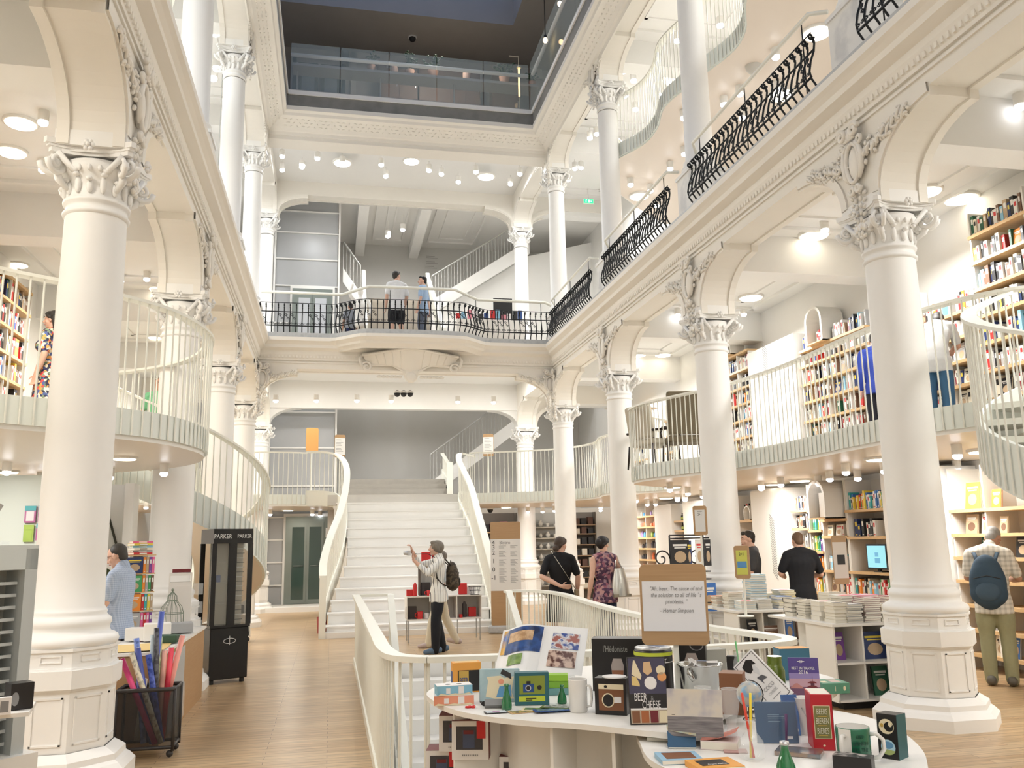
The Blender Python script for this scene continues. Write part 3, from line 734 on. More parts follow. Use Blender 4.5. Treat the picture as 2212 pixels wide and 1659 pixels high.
# mid rails that the back balustrades carry
# ------------------------------------------------------------------ grand stair
NS, SY0, SD, SH = 14, 16.45, .36, MZ/14
b = MB()
for i in range(NS):
    x0 = -.05+.40*sm(i/7)-.35*sm((i-9)/5); x1 = 2.98+.12*sm(i/6)
    b.box(x0, x1, SY0+SD*i, SY0+SD*(i+1)+(.1 if i == NS-1 else 0), 0 if i < 1 else SH*i-.12, SH*(i+1)-.028)
    b.box(x0-.02, x1+.02, SY0+SD*i-.022, SY0+SD*(i+1), SH*(i+1)-.028, SH*(i+1))
    b.box(x0+.02, x1-.02, SY0+SD*i+.02, SY0+SD*(i+1), 0, SH*i-.1 if i else .1)
b.box(-.12, 3.1, SY0-.12, SY0+.1, 0, .10)
st = empty('staircase', (0, 0, 0), 0, 'broad white staircase rising to the back mezzanine', 'staircase'); b.build('flight', M_WHITE, st)
def stair_z(y): return max(0, min(MZ, (y-SY0+.1)/SD*SH))
SL = spline([(-.13, 16.35), (-.13, 16.8), (-.02, 17.6), (.18, 18.6), (.30, 19.6), (.32, 20.5), (.16, 21.1), (-.15, 21.3), (-.62, 21.32)], 8)
SRt = spline([(3.02, 16.35), (3.05, 17.4), (3.08, 18.6), (3.1, 19.6), (3.05, 20.4), (3.02, 20.9), (3.12, 21.25), (3.45, 21.1)], 8)
for path, lab in ((SL, 'white balustrade curving down the left side of the broad stair'), (SRt, 'white balustrade curving down the right side of the broad stair')):
    root = empty('balustrade', (0, 0, 0), 0, lab, 'balustrade', 'curved balustrades of the broad stair')
    P3 = [Vector((p.x, p.y, stair_z(p.y))) for p in path]
    m = MB(); m.ribbon([(p.x, p.y, p.z) for p in P3], -.20, .16, .05); m.build('stringer', M_RAIL, root)
    handrail(root, [p+Vector((0, 0, 1.06)) for p in P3], .07, .045)
    q = resample(P3, .11)
    balusters(root, q[1:], .009, 1.07, n=5)
    p = P3[0]; m = MB(); m.box(p.x-.06, p.x+.06, p.y-.05, p.y+.05, 0, 1.10); m.build('newel_post', M_RAIL, root)
# ------------------------------------------------------------------ spiral stairs
def spiral(c, R, a0, rate, zt, label, turn=1, inner=.35, n_end=0.0):
    root = empty('spiral_staircase', (c[0], c[1], 0), 0, label, 'staircase', 'white spiral stairs between ground floor and mezzanine')
    tot = zt/rate; n = 44; oth = []
    for i in range(n+1):
        a = radians(a0+turn*tot*i/n); z = zt*(1-i/n); oth.append((a, z))
    m = MB(); N = 15                                     # treads
    for k in range(N):
        aa, ab = radians(a0+turn*tot*k/N), radians(a0+turn*tot*(k+1)/N); z = zt*(1-(k+.5)/N)
        poly = [(inner*cos(aa), inner*sin(aa)), (R*cos(aa), R*sin(aa)), (R*cos((aa+ab)/2), R*sin((aa+ab)/2)), (R*cos(ab), R*sin(ab)), (inner*cos(ab), inner*sin(ab))]
        if turn < 0: poly = poly[::-1]
        m.prism(poly, max(0, z-.05), max(.02, z))
    m.build('tread', M_RAIL, root)
    def band(r, lo, hi, name, mt, th=.04):
        m = MB(); path = [(r*cos(a), r*sin(a), z) for a, z in oth]; m.ribbon(path, lo, hi, th); return m.build(name, mt, root)
    band(R, -.30, .10, 'stringer', M_FASC); band(inner, -.25, .12, 'stringer', M_RAIL)
    m = MB()                                            # smooth soffit
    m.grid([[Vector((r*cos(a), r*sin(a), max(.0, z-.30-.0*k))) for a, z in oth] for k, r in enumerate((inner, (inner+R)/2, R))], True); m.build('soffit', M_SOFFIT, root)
    for r, st_ in ((R, .10), (inner, .12)):
        P3 = [Vector((r*cos(a), r*sin(a), z)) for a, z in oth if z > -.01]
        handrail(root, [p+Vector((0, 0, .95)) for p in P3], .06 if r == R else .03, .03)
        q = resample(P3, st_); low = .28 if r == R else .1
        balusters(root, [Vector((p.x*1.025, p.y*1.025, max(0, p.z-low))) for p in q], .0088, .95+low, n=5, keep=90 if r == R else 10)
    return root
spiral((-2.2, 13.0), 1.27, -125, .0100, MZ, 'white spiral staircase sweeping down behind the black display cabinet')
spiral((6.22, 5.25), 1.33, 98, .0088, MZ, 'white spiral staircase at the right edge near the man with the backpack')
# ------------------------------------------------------------------ guard rail round the basement well
def well_rail(path, label, step=.1, h=.94, solid=False):
    root = empty('guard_rail', (0, 0, 0), 0, label, 'railing', 'white guard rails round the basement stair')
    P3 = [Vector((p[0], p[1], 0)) for p in path]; q = [p for p in P3]
    handrail(root, [p+Vector((0, 0, h-.03)) for p in P3], .05, .035)
    m = MB(); m.ribbon([(p.x, p.y) for p in P3], 0, .09, .05); m.build('kick_plate', M_RAIL, root)
    balusters(root, resample(P3, step)[:], .010, h, n=6)
    return root
WP = spline([(.36, 12.75), (.36, 11), (.36, 9), (.36, 7), (.37, 6.0), (.48, 5.6), (.85, 5.48), (1.6, 5.46), (2.6, 5.46), (2.98, 5.52), (3.12, 5.75), (3.05, 6.2), (2.9, 7.2), (2.86, 8.4), (2.93, 9.8), (3.05, 11.2), (3.04, 12.1), (2.9, 12.62), (2.62, 12.75)], 7)
i1 = min(range(len(WP)), key=lambda i: (WP[i]-Vector((.60, 5.52))).length); i2 = min(range(len(WP)), key=lambda i: (WP[i]-Vector((3.12, 5.75))).length)
well_rail(WP[:i1+1], 'white guard rail with a ribbed side running along the wooden aisle to the stair')
well_rail(WP[i1:i2+1], 'white guard rail crossing behind the gift table')
well_rail(WP[i2:], 'long curved white guard rail on the right of the basement stair')
for x, lab, lx in ((.83, 'white slanting stair rail inside the guard rail on its left side', .36), (2.52, 'white slanting stair rail going down beside the wooden floor sign', 2.62)):
    root = empty('stair_rail', (0, 0, 0), 0, lab, 'railing', 'slanting rails of the basement stair')
    P3 = [Vector((x, 12.7, 0))]+[Vector((x, 12.5-.3*k, -.19*k)) for k in range(0, 15)]
    handrail(root, [Vector((lx, 12.75, .91))]+[p+Vector((0, 0, .91)) for p in P3], .045, .035)
    balusters(root, resample(P3, .13), .010, .92, n=6)
    m = MB(); m.ribbon([(p.x, p.y, p.z) for p in P3], -.28, .06, .05); m.build('stringer', M_RAIL, root)
# gap between the left guard and the stair
# ------------------------------------------------------------------ glass lift tower with a door on two floors
M_FROST = noisy('frosted_lift_glass', [(0, (.42, .43, .44)), (1, (.50, .51, .52))], 1.5, .25, detail=2)
M_FROST2 = mat('lift_glass_first_floor', (.55, .57, .60), .15, spec=.8)
lift = empty('lift_tower', (-1.75, 24.45, 0), 0, 'tall grey glass lift tower with white frames behind the left columns', 'lift')
m = MB(); m.box(.06, 1.78, .10, 1.8, 0, 11.6); m.build('glass_shaft', M_FROST, lift)
m = MB()
for z in [0, .6, 1.2, 1.8, 2.4, 3.25, 4.3, 5.3, 5.95, 7.0, 7.85, 8.95, 9.75, 10.55, 11.2]: m.box(0, 1.84, .05, .11, z, z+.035)
m.build('cross_bar', M_WHITE, lift)
for x in (0, 1.80): m = MB(); m.box(x, x+.05, .02, .12, 0, 11.6); m.build('corner_post', M_WHITE, lift)
def lift_door(z0, h, lit):
    d = MB(); d.box(.48, 1.72, -.02, .10, z0, z0+h+.14); dd = d.build('door_surround', M_WHITE, lift)
    f = MB(); f.box(.54, 1.66, -.05, .04, z0, z0+h+.06); f.build('door_frame', M_DARKSTEEL, lift)
    for k in (0, 1):
        x0 = .66+k*.45; l = MB(); l.box(x0, x0+.44, -.075, -.04, z0+.02, z0+h-.08); lf = l.build('door', M_DARKSTEEL, lift)
        g = MB(); g.box(x0+.06, x0+.38, -.080, -.07, z0+.12, z0+h-.22); g.build('door_pane', M_FROST2 if lit else M_GLASSDK, lf)
        if not lit:
            h_ = MB(); h_.tube([(x0+.10, -.12, z0+1.0), (x0+.36, -.12, z0+1.0)], .011, 6); h_.build('handle', M_STEEL, lf)
    c = MB(); c.box(1.60, 1.655, -.07, -.045, z0+1.75, z0+2.0) if not lit else c.box(1.58, 1.64, -.07, -.045, z0+1.8, z0+1.85); c.build('call_plate', M_PAPER if not lit else M_BLACKM, lift)
lift_door(.12, 2.25, False); lift_door(6.35, 2.45, True)
m = MB(); m.box(.0, 1.9, -1.3, .0, 0, .12); m.build('threshold', M_WHITE, lift)
# ------------------------------------------------------------------ flights behind the landing
M_GSTEP = noisy('grey_stone_step', [(0, (.36, .34, .31)), (1, (.44, .42, .38))], 8, .6)
b = MB()
for i in range(4): b.box(.25, 3.15, 23.75+.32*i, 27.5, MZ-.01+.16*i, MZ+.16*(i+1))
o = empty('landing_steps', (0, 0, 0), 0, 'grey stone steps at the top of the broad white stair', 'steps'); b.build('flight', M_GSTEP, o)
def diag_rail(name, x0, x1, y, za, zb, h, label):
    root = empty(name, (0, 0, 0), 0, label, 'railing', 'sloping stair rails behind the landing')
    n = int(abs(x1-x0)/.10); P3 = [Vector((x0+(x1-x0)*i/n, y, za+(zb-za)*i/n)) for i in range(n+1)]
    balusters(root, P3, .009, h, m=M_GREYRAIL, n=5)
    m = MB(); m.tube([p+Vector((0, 0, h)) for p in P3], .022, 6); m.build('handrail', M_GREYRAIL, root)
    m = MB(); vs = [(x0, y-.06, za-.45), (x1, y-.06, zb-.45), (x1, y-.06, zb), (x0, y-.06, za)]
    m.add(vs+[(x, yy+.12, z) for x, yy, z in vs], [(0, 1, 2, 3), (7, 6, 5, 4), (0, 4, 5, 1), (3, 2, 6, 7), (1, 5, 6, 2), (0, 3, 7, 4)], False); m.build('stringer', M_WHITE, root)
    return root
M_GREYRAIL = mat('grey_rail_paint', (.52, .52, .50), .5)
diag_rail('stair_rail', 2.95, 5.6, 26.6, 3.5, 5.45, .85, 'faint sloping stair rail on the grey wall above the landing, right')
diag_rail('stair_rail', 2.9, 6.0, 25.6, 9.0, 11.1, .78, 'sloping stair rail rising to the right behind the two men on the gallery')
diag_rail('stair_rail', .72, .2, 25.6, 9.15, 9.9, .85, 'short sloping stair rail left of the men between lift and white post')
for x0, x1, lab in ((.42, .62, 'left'), (3.15, 3.3, 'right')):      # flank panel of the lower grey steps
    if lab == 'left': continue
    root = empty('stair_rail', (3.2, 24.0, MZ), 0, 'short white balustrade sloping beside the grey landing steps', 'railing')
    P3 = [Vector((.0, .0, 0)), Vector((0, 1.6, .5))]
    m = MB(); m.ribbon([(p.x, p.y, p.z) for p in P3], 0, .5, .05); m.build('panel', M_RAIL, root); handrail(root, [p+Vector((0, 0, .95)) for p in P3], .05, .03)
    balusters(root, resample(P3, .12), .009, .95, n=5); m = MB(); m.box(-.08, .08, -.08, .0, .0, 1.05); m.build('newel_post', M_RAIL, root)
# flight from the gallery to the next half landing
st2 = empty('staircase', (0, 0, 0), 0, 'brown stone stair behind the two men on the gallery', 'staircase'); b = MB()
M_BSTEP = noisy('brown_stone_step', [(0, (.33, .29, .24)), (1, (.40, .36, .30))], 8, .6)
for i in range(16): b.box(.85, 2.62, 21.7+.24*i, 26.2, G1+.172*i-.0, G1+.172*(i+1))
b.build('flight', M_BSTEP, st2)
for x, xb, q in ((.80, .93, -1), (2.72, 2.58, 1)):
    m = MB(); vs = [(x-.05, 25.2, 9.75), (x+.05, 25.2, 9.75), (xb+q*.18+.06, 21.6, G1), (xb+q*.18-.06, 21.6, G1)]
    m.add([(a, y, z) for a, y, z in vs]+[(a, y+.1, z+1.0 if y < 22 else z) for a, y, z in vs], [(0, 1, 2, 3), (7, 6, 5, 4), (0, 3, 7, 4), (1, 5, 6, 2), (3, 2, 6, 7), (0, 4, 5, 1)], False)
    m.build('parapet', M_RAIL, st2)
# white wall under the right diagonal
b = MB(); b.add([(2.9, 26.0, 6.16), (WR, 26.0, 6.16), (WR, 26.0, 11.3), (6.0, 26.0, 10.7), (2.9, 26.0, 8.6)]+[(2.9, 26.1, 6.16), (WR, 26.1, 6.16), (WR, 26.1, 11.3), (6.0, 26.1, 10.7), (2.9, 26.1, 8.6)],
      [(0, 1, 2, 3, 4), (9, 8, 7, 6, 5)], False); struct('wall_stair_right', b, M_WHITE)
# ------------------------------------------------------------------ upper wavy mezzanine on the right
UZ, UZB = 9.40, 9.12
UM = spline([(WR-.5, 18.6), (6.6, 17.6), (5.55, 16.4), (5.40, 15.6), (5.75, 14.7), (5.78, 14.0), (5.62, 13.2), (5.80, 12.3), (6.02, 11.4), (5.95, 10.8), (5.62, 10.1), (5.55, 9.2), (5.9, 8.3), (6.7, 7.6), (WR-.1, 7.4)], 8)
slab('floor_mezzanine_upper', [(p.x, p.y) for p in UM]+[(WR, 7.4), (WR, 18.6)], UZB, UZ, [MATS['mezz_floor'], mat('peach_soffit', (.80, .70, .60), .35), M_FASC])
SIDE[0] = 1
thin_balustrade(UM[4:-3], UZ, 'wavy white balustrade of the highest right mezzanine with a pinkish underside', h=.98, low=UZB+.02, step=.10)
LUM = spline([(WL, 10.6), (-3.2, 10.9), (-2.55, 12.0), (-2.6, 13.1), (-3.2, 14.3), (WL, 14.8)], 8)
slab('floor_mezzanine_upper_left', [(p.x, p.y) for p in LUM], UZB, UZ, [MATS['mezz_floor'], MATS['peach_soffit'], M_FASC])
thin_balustrade(LUM[4:-4][::-1], UZ, 'curved white balustrade glimpsed behind the upper left columns', h=.98, low=UZB+.02, step=.12)
# ------------------------------------------------------------------ dark top floor round the opening
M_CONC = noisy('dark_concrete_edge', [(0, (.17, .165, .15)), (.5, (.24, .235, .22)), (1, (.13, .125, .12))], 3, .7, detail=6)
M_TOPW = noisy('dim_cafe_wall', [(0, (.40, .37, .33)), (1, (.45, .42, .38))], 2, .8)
ox0, ox1, oy = XL+.73, XR-.73, 18.72
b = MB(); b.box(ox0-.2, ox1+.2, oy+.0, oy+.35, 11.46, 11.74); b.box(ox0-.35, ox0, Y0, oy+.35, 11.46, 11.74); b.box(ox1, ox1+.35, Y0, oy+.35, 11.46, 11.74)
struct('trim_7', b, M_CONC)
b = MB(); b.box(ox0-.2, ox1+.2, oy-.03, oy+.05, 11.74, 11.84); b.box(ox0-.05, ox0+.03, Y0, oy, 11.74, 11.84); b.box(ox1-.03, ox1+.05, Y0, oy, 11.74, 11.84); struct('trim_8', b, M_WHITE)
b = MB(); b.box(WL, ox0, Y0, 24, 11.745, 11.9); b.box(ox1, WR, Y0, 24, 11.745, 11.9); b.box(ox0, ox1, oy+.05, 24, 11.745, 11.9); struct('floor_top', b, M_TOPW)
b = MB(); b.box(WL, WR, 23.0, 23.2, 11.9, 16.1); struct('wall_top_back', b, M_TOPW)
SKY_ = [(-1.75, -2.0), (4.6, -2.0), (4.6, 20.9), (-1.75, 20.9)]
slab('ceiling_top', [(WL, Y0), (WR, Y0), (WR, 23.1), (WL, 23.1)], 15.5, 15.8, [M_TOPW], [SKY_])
b = MB()
for bx in ((-1.9, -1.75, -2, 20.9), (4.6, 4.75, -2, 20.9)): b.box(*bx, 15.8, 16.6)
b.box(-1.9, 4.75, 20.9, 21.05, 15.8, 16.6); struct('trim_9', b, M_TOPW)
def glass_rail(p0, p1, n, label):
    root = empty('glass_railing', p0, 0, label, 'railing', 'glass railings round the top floor opening'); d = Vector(p1)-Vector(p0); L = d.length; t = d.normalized(); out = Vector((t.y, -t.x, 0))
    GL = mat('clear_dim_glass', (.75, .85, .80), .02, alpha=.18, spec=.8)
    for i in range(n):
        a, c = t*(L*i/n+.01), t*(L*(i+1)/n-.01); m = MB(); m.add([a, c, c+Vector((0, 0, 1.25)), a+Vector((0, 0, 1.25))]+[q+out*.012 for q in (a, c, c+Vector((0, 0, 1.25)), a+Vector((0, 0, 1.25)))], [(0, 1, 2, 3), (7, 6, 5, 4), (2, 6, 7, 3), (0, 3, 7, 4), (1, 5, 6, 2)], False)
        m.build('glass_pane', GL, root)
    m = MB(); m.tube([Vector((0, 0, 1.0))-out*.06, t*L+Vector((0, 0, 1.0))-out*.06], .045, 8); m.build('handrail', M_WHITE, root)
glass_rail((ox0+.05, oy+.06, 11.8), (ox1-.05, oy+.06, 11.8), 5, 'far glass railing with white handrail in front of the dark café')
glass_rail((ox1-.02, oy, 11.8), (ox1-.02, 3, 11.8), 8, 'right glass railing running forward along the top opening')
# café furniture behind the glass
M_CAB = noisy('brown_cafe_cabinet', [(0, (.12, .06, .035)), (1, (.18, .095, .055))], 4, .5)
def sbox(name, mt, p, d, label, cat, bevel=0, rz=0, group=None):
    m = MB(); m.cbox((0, 0, d[2]/2), d); o = m.build(name, mt, loc=p, rz=rz, bevel=bevel); return prop(o, label, cat, group)
def cafe_cabinet(x0, x1, z0, z1, y, label, nd):
    root = empty('cabinet', (x0, y, z0), 0, label, 'cabinet', 'brown café cabinets on the top floor'); w = x1-x0; h = z1-z0
    m = MB(); m.box(0, w, 0, .45, 0, h); m.build('body', M_CAB, root)
    for i in range(nd):
        m = MB(); m.box(w*i/nd+.015, w*(i+1)/nd-.015, -.02, 0, .03, h-.03); d = m.build('door', M_CAB, root)
        m = MB(); m.box(w*(i+1)/nd-.06, w*(i+1)/nd-.045, -.035, -.02, h*.45, h*.6); m.build('handle', M_STEEL, d)
    return root
cafe_cabinet(-.2, 1.05, 13.0, 13.95, 22.53, 'low brown cabinet with bottles on it behind the far glass railing', 3)
cafe_cabinet(1.1, 2.15, 13.85, 14.85, 22.54, 'brown wall cabinet second from the left behind the glass railing', 2)
cafe_cabinet(2.2, 3.95, 13.85, 14.95, 22.54, 'widest brown wall cabinet behind the glass railing', 4)
cafe_cabinet(4.3, 5.1, 13.0, 14.95, 22.54, 'tall brown cabinet near the small yellow lamp', 1)
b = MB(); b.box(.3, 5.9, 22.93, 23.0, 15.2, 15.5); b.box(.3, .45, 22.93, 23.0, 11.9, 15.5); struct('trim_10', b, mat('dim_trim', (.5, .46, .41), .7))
b = MB()
for k in (0, 1): b.box(-1.15+.62*k, -.6+.62*k, 22.9, 22.98, 11.9, 15.0)
b.box(-1.3, -1.2, 22.85, 23, 11.9, 15.2); b.box(.05, .15, 22.85, 23, 11.9, 15.2)
dr = struct('door_1', b, mat('dark_teal_door', (.03, .045, .05), .4))
m = MB()
for k in (0, 1):
    for z0, z1 in ((14.15, 14.65), (12.9, 13.95)): m.box(-1.05+.62*k, -.7+.62*k, 22.88, 22.9, z0, z1)
m.build('door_pane', mat('door_pane_grey', (.16, .18, .19), .3), dr)
sbox('wall_speaker', M_BLACKM, (.13, 22.85, 15.02), (.22, .28, .35), 'small black speaker on the café wall above the double door', 'speaker', .02)
M_LEAF = noisy('dark_leaf', [(0, (.02, .05, .02)), (1, (.05, .10, .04))], 8, .5); M_POT = mat('terracotta_dim', (.5, .28, .18), .8)
def plant(p, s, label, pot=M_POT, n=16, seed=1, spiky=False):
    root = empty('potted_plant', p, 0, label, 'plant', 'plants along the café counter'); r = random.Random(seed)
    m = MB(); m.lathe([(.05*s, 0), (.09*s, .16*s), (.085*s, .16*s), (.0, .14*s)], 12, close=False); m.build('pot', pot, root)
    m = MB()
    for i in range(n):
        a = r.uniform(0, 2*pi); h = r.uniform(.10, .26)*s*(1.7 if spiky else 1); d = r.uniform(.03, .16)*s
        m.tube([(0, 0, .13*s), (d*.5*cos(a), d*.5*sin(a), .14*s+h*.7), (d*cos(a), d*sin(a), .13*s+h)], [.006*s, .022*s, .004*s], 4, flat=(1, .3))
        m.ball((d*cos(a), d*sin(a), .13*s+h), (.03*s, .03*s, .015*s), 6, 4)
    m.build('foliage', M_LEAF, root); return root
for px, s, lab in ((803, 1.4, 'dark bushy plant leftmost on the café counter'), (886, 1.3, 'thin spiky plant on the café counter'), (935, 1.6, 'wide low bushy plant in the middle of the café counter'), (1090, 1.7, 'broad dark plant near the right end of the café counter'), (1150, 1.2, 'small plant at the far right corner of the café')):
    p = at(px, 152+(px-803)*.085, 'y', 20.6); plant((p.x, p.y, 13.49), s, lab, n=22, seed=px, spiky=(px == 886))
b = MB(); b.box(ox0-.0, ox1+.6, 20.35, 20.85, 13.42, 13.49); [b.box(x, x+.04, 20.6, 20.64, 11.9, 13.42) for x in (ox0+.1, 1.0, 2.9, ox1+.4)]; prop(b.build('cafe_counter', M_TOPW), 'long café counter carrying plants and pots on the top floor', 'counter')
for px, w_, h_, c, lab, nm in ((825, .22, .28, (.12, .07, .05), 'brown box beside the leftmost plant on the café counter', 'box'), (852, .18, .27, (.55, .35, .25), 'pale terracotta canister on the café counter', 'canister'), (1008, .2, .34, (.55, .35, .25), 'tall terracotta canister right of the bushy plant', 'canister'), (1023, .2, .14, (.1, .05, .03), 'small brown box right of the tall canister', 'box')):
    p = at(px, 160, 'y', 20.6)
    if nm == 'box': sbox('box', mat('b'+str(px), c, .7), (p.x, 20.6, 13.49), (w_, .2, h_), lab, 'box')
    else:
        m = MB(); m.lathe([(w_/2, 0), (w_/2*1.05, h_*.8), (w_*.42, h_*.85), (w_*.42, h_), (0, h_)], 14, close=False); prop(m.build('canister', mat('b'+str(px), c, .7), loc=(p.x, 20.6, 13.49)), lab, 'canister')
for k, px in enumerate((898, 905, 912, 920, 928)):
    p = at(px, 160, 'y', 20.6); m = MB(); m.lathe([(.028, 0), (.035, .1), (.04, .13)], 10); prop(m.build('drinking_glass', mat('dim_glass', (.35, .38, .4), .1), loc=(p.x, 20.62+.05*(k % 2), 13.49)), 'drinking glass on the café counter between the plants', 'glass', 'glasses on the café counter')
# small yellow lamp, candle, hanging bulbs
M_BULB = mat('warm_bulb', (1, .8, .5), .4, emit=(1, .66, .32), es=14)
lp = at(1123, 255, 'y', 20.0); root = empty('floor_lamp', (lp.x, lp.y, 12.0), 0, 'thin lit yellow lamp post in the dark café corner', 'lamp')
m = MB(); m.box(-.02, .02, -.02, .02, .9, 1.72); m.build('light_strip', mat('lamp_strip', (1, .8, .4), .5, emit=(1, .72, .3), es=2.2), root); m = MB(); m.lathe([(.06, 1.70), (.03, 1.76)], 12); m.box(-.01, .01, -.01, .01, 0, .95); m.box(-.25, .0, -.01, .01, 2.0, 2.03); m.box(-.012, .0, -.01, .01, 1.7, 2.02); m.build('lamp_post', mat('lamp_cream', (.7, .6, .4), .5), root)
for (px, py, lab) in ((1178, 87, 'lower hanging bulb on a looping cord in the top opening'), (1209, 8, 'upper hanging bulb at the top edge of the opening')):
    p = at(px, py, 'y', 16.5); root = empty('pendant_bulb', p, 0, lab, 'lamp', 'bare bulbs hanging in the opening')
    m = MB(); m.ball((0, 0, 0), (.05, .05, .065), 12, 8); m.build('bulb', M_BULB, root)
    m = MB(); m.lathe([(.03, .05), (.035, .10), (.015, .14)], 10); m.build('socket', M_BLACKM, root)
    m = MB(); m.tube([(0, 0, .12), (0, 0, 15.5-p.z)], .012, 5); m.build('cord', M_BLACKM, root)
# cameras and smoke domes
def dome_camera(p, label, r=.07):
    root = empty('dome_camera', p, 0, label, 'camera', 'dark dome cameras'); m = MB(); m.lathe([(r, 0), (r, -.03)], 14); m.build('base', M_SHELFW, root); m = MB(); m.ball((0, 0, -.04), (r*.8, r*.8, r*.9), 12, 8); m.build('dome', M_BLACKM, root)
dome_camera(at(891, 80, 'z', 15.5), 'dome camera on the dark café ceiling', .12)
for px, lab in ((858, 'left'), (872, 'middle'), (886, 'right')): dome_camera(at(px, 852, 'y', 19.9)+Vector((0, 0, .06)), lab+' one of the three dark domes under the back arch', .09)
dome_camera(at(1059, 1098, 'z', MZB), 'dark dome camera under the back mezzanine right of the stair', .1)
# exit signs
def exit_sign(p, d, label, rz=0):
    root = empty('exit_sign', p, rz, label, 'sign', 'green emergency exit signs'); m = MB(); m.cbox((0, 0, 0), (d[0]+.04, .03, d[1]+.04)); m.build('housing', M_SHELFW, root)
    m = MB(); m.box(-d[0]/2, d[0]/2, -.022, -.015, -d[1]/2, d[1]/2); f = m.build('face', mat('exit_green', (.02, .6, .25), .5, emit=(.05, .9, .35), es=.9), root)
    m = MB(); m.box(-d[0]*.05, d[0]*.12, -.026, -.021, -d[1]*.38, d[1]*.38); m.box(-d[0]*.32, -d[0]*.22, -.026, -.021, -d[1]*.3, d[1]*.2); m.ball((-d[0]*.24, -.022, d[1]*.32), .02, 6, 4); m.box(.2*d[0], .36*d[0], -.026, -.021, -.012, .012); m.build('pictogram', mat('exit_white', (.8, 1, .85), .5, emit=(.7, 1, .8), es=.6), root)
    m = MB(); m.tube([(0, 0, d[1]/2), (0, 0, 11.66-p.z)], .006, 5); m.build('rod', M_STEEL, root)
p = at(1271, 435, 'y', 22.5); exit_sign(p, (.28, .12), 'green exit sign hanging beyond the upper right column')
p = at(471, 368, 'y', 16); exit_sign(p, (.25, .12), 'green exit sign half hidden behind the upper left column')

# ------------------------------------------------------------------ ceiling lights
M_LENS = mat('cool_lens', (1, 1, 1), .4, emit=(.93, .95, 1), es=9); M_LENSW = mat('warm_lens', (1, 1, 1), .4, emit=(1, .90, .70), es=5)
def mesh_of(o): me = o.data; bpy.data.objects.remove(o); return me
m = MB(); m.lathe([(.05, .0), (.05, -.10), (.038, -.105)], 12); ME_CAN = mesh_of(m.build('housing', M_SHELFW))
m = MB(); m.ball((0, 0, -.105), (.042, .042, .03), 10, 6); ME_LEN = mesh_of(m.build('lens', M_LENS))
m = MB(); m.lathe([(.21, 0), (.21, -.03), (.19, -.035)], 24); ME_RING = mesh_of(m.build('rim', M_SHELFW))
m = MB(); m.lathe([(.185, -.03), (.17, -.05), (.0, -.055)], 24, close=False); ME_DIF = mesh_of(m.build('diffuser', M_LENSW))
def inst(name, me, parent, s=1):
    o = bpy.data.objects.new(name, me); COL.objects.link(o); o.parent = parent; o.scale = (s, s, s); return o
def spots(lst, ax, v, where, s=1.0, drop=0):
    for q in lst:
        p = at(q[0], q[1], ax, v); big = len(q) > 2
        root = empty('ceiling_lamp' if big else 'ceiling_spotlight', p-Vector((0, 0, drop)), 0, (('round flat lamp' if big else 'small bright spotlight')+' '+where), 'lamp', ('flat lamps ' if big else 'spotlights ')+where)
        if big: inst('rim', ME_RING, root, s*q[2]); inst('diffuser', ME_DIF, root, s*q[2])
        else:
            inst('housing', ME_CAN, root, s*1.2); inst('lens', ME_LEN, root, s*1.35)
            if drop: r_ = MB(); r_.tube([(0, 0, 0), (0, 0, drop)], .008, 4); r_.build('rod', M_SHELFW, root)
def z4(L): return [(1550+q[0]/3.318, 850+q[1]/3.318, *q[2:]) for q in L]
def z3(L): return [(1000+q[0]/3.318, 850+q[1]/3.318, *q[2:]) for q in L]
spots(z4([(310, 630), (450, 600), (400, 645, .8), (590, 615, 1), (480, 665), (720, 590), (660, 660), (800, 555), (915, 500), (1000, 550), (1165, 458, 1), (1190, 490), (1710, 365), (1910, 400, 1), (1710, 480), (1940, 450), (1840, 520)])
      +z3([(1480, 640), (1500, 665, .9), (1610, 672), (1715, 695), (1240, 730), (1320, 760), (1380, 757), (1455, 743, .9), (1535, 722), (1590, 722), (1600, 755), (1720, 743)]), 'z', MZB, 'under the right mezzanine', .9)
spots(z3([(310, 812, .8), (465, 815), (570, 815), (655, 808), (985, 785), (985, 805), (1070, 795)])+[(584, 1101), (622, 1101, .8), (675, 1101), (692, 1104)], 'z', MZB, 'under the back mezzanine', .9)
def zl(L): return [(q[0]/3.687, 800+q[1]/3.687, *q[2:]) for q in L]
spots(zl([(60, 730), (990, 690, .8), (880, 780), (1310, 745), (250, 840), (330, 815), (375, 910), (180, 940), (60, 800, .8), (950, 978), (975, 1008), (1080, 1030), (1165, 1050)]), 'z', MZB, 'under the left mezzanine', .8)
def z8(L): return [(1650+q[0]/3.687, 450+q[1]/3.687, *q[2:]) for q in L]
def z7(L): return [(1150+q[0]/3.687, 450+q[1]/3.687, *q[2:]) for q in L]
spots(z8([(75, 270), (400, 200, 1.1), (480, 100), (430, 310), (95, 800), (160, 750), (340, 710)])+z7([(1915, 275), (1155, 795), (1150, 850), (840, 1160, 1), (1040, 1160, 1), (905, 1240), (1010, 1220), (1105, 1230), (1240, 1160), (1740, 700, 1.1), (1680, 790), (1930, 800), (1990, 760)])
      +[(2000, 410, 1), (2075, 425, 1.1), (2080, 460), (2200, 203), (1990, 462)], 'z', 5.98, 'on the ceiling above the right mezzanine', 1)
spots([(45, 262, .9), (95, 240), (25, 325, .9), (95, 345), (125, 428), (148, 300), (262, 592), (318, 587), (345, 622, 1), (335, 728, .8), (305, 752), (40, 570, .8)], 'z', 5.98, 'on the ceiling above the left mezzanine', .9)
def z2(L): return [(550+q[0]/3.16, q[1]/3.16, *q[2:]) for q in L]
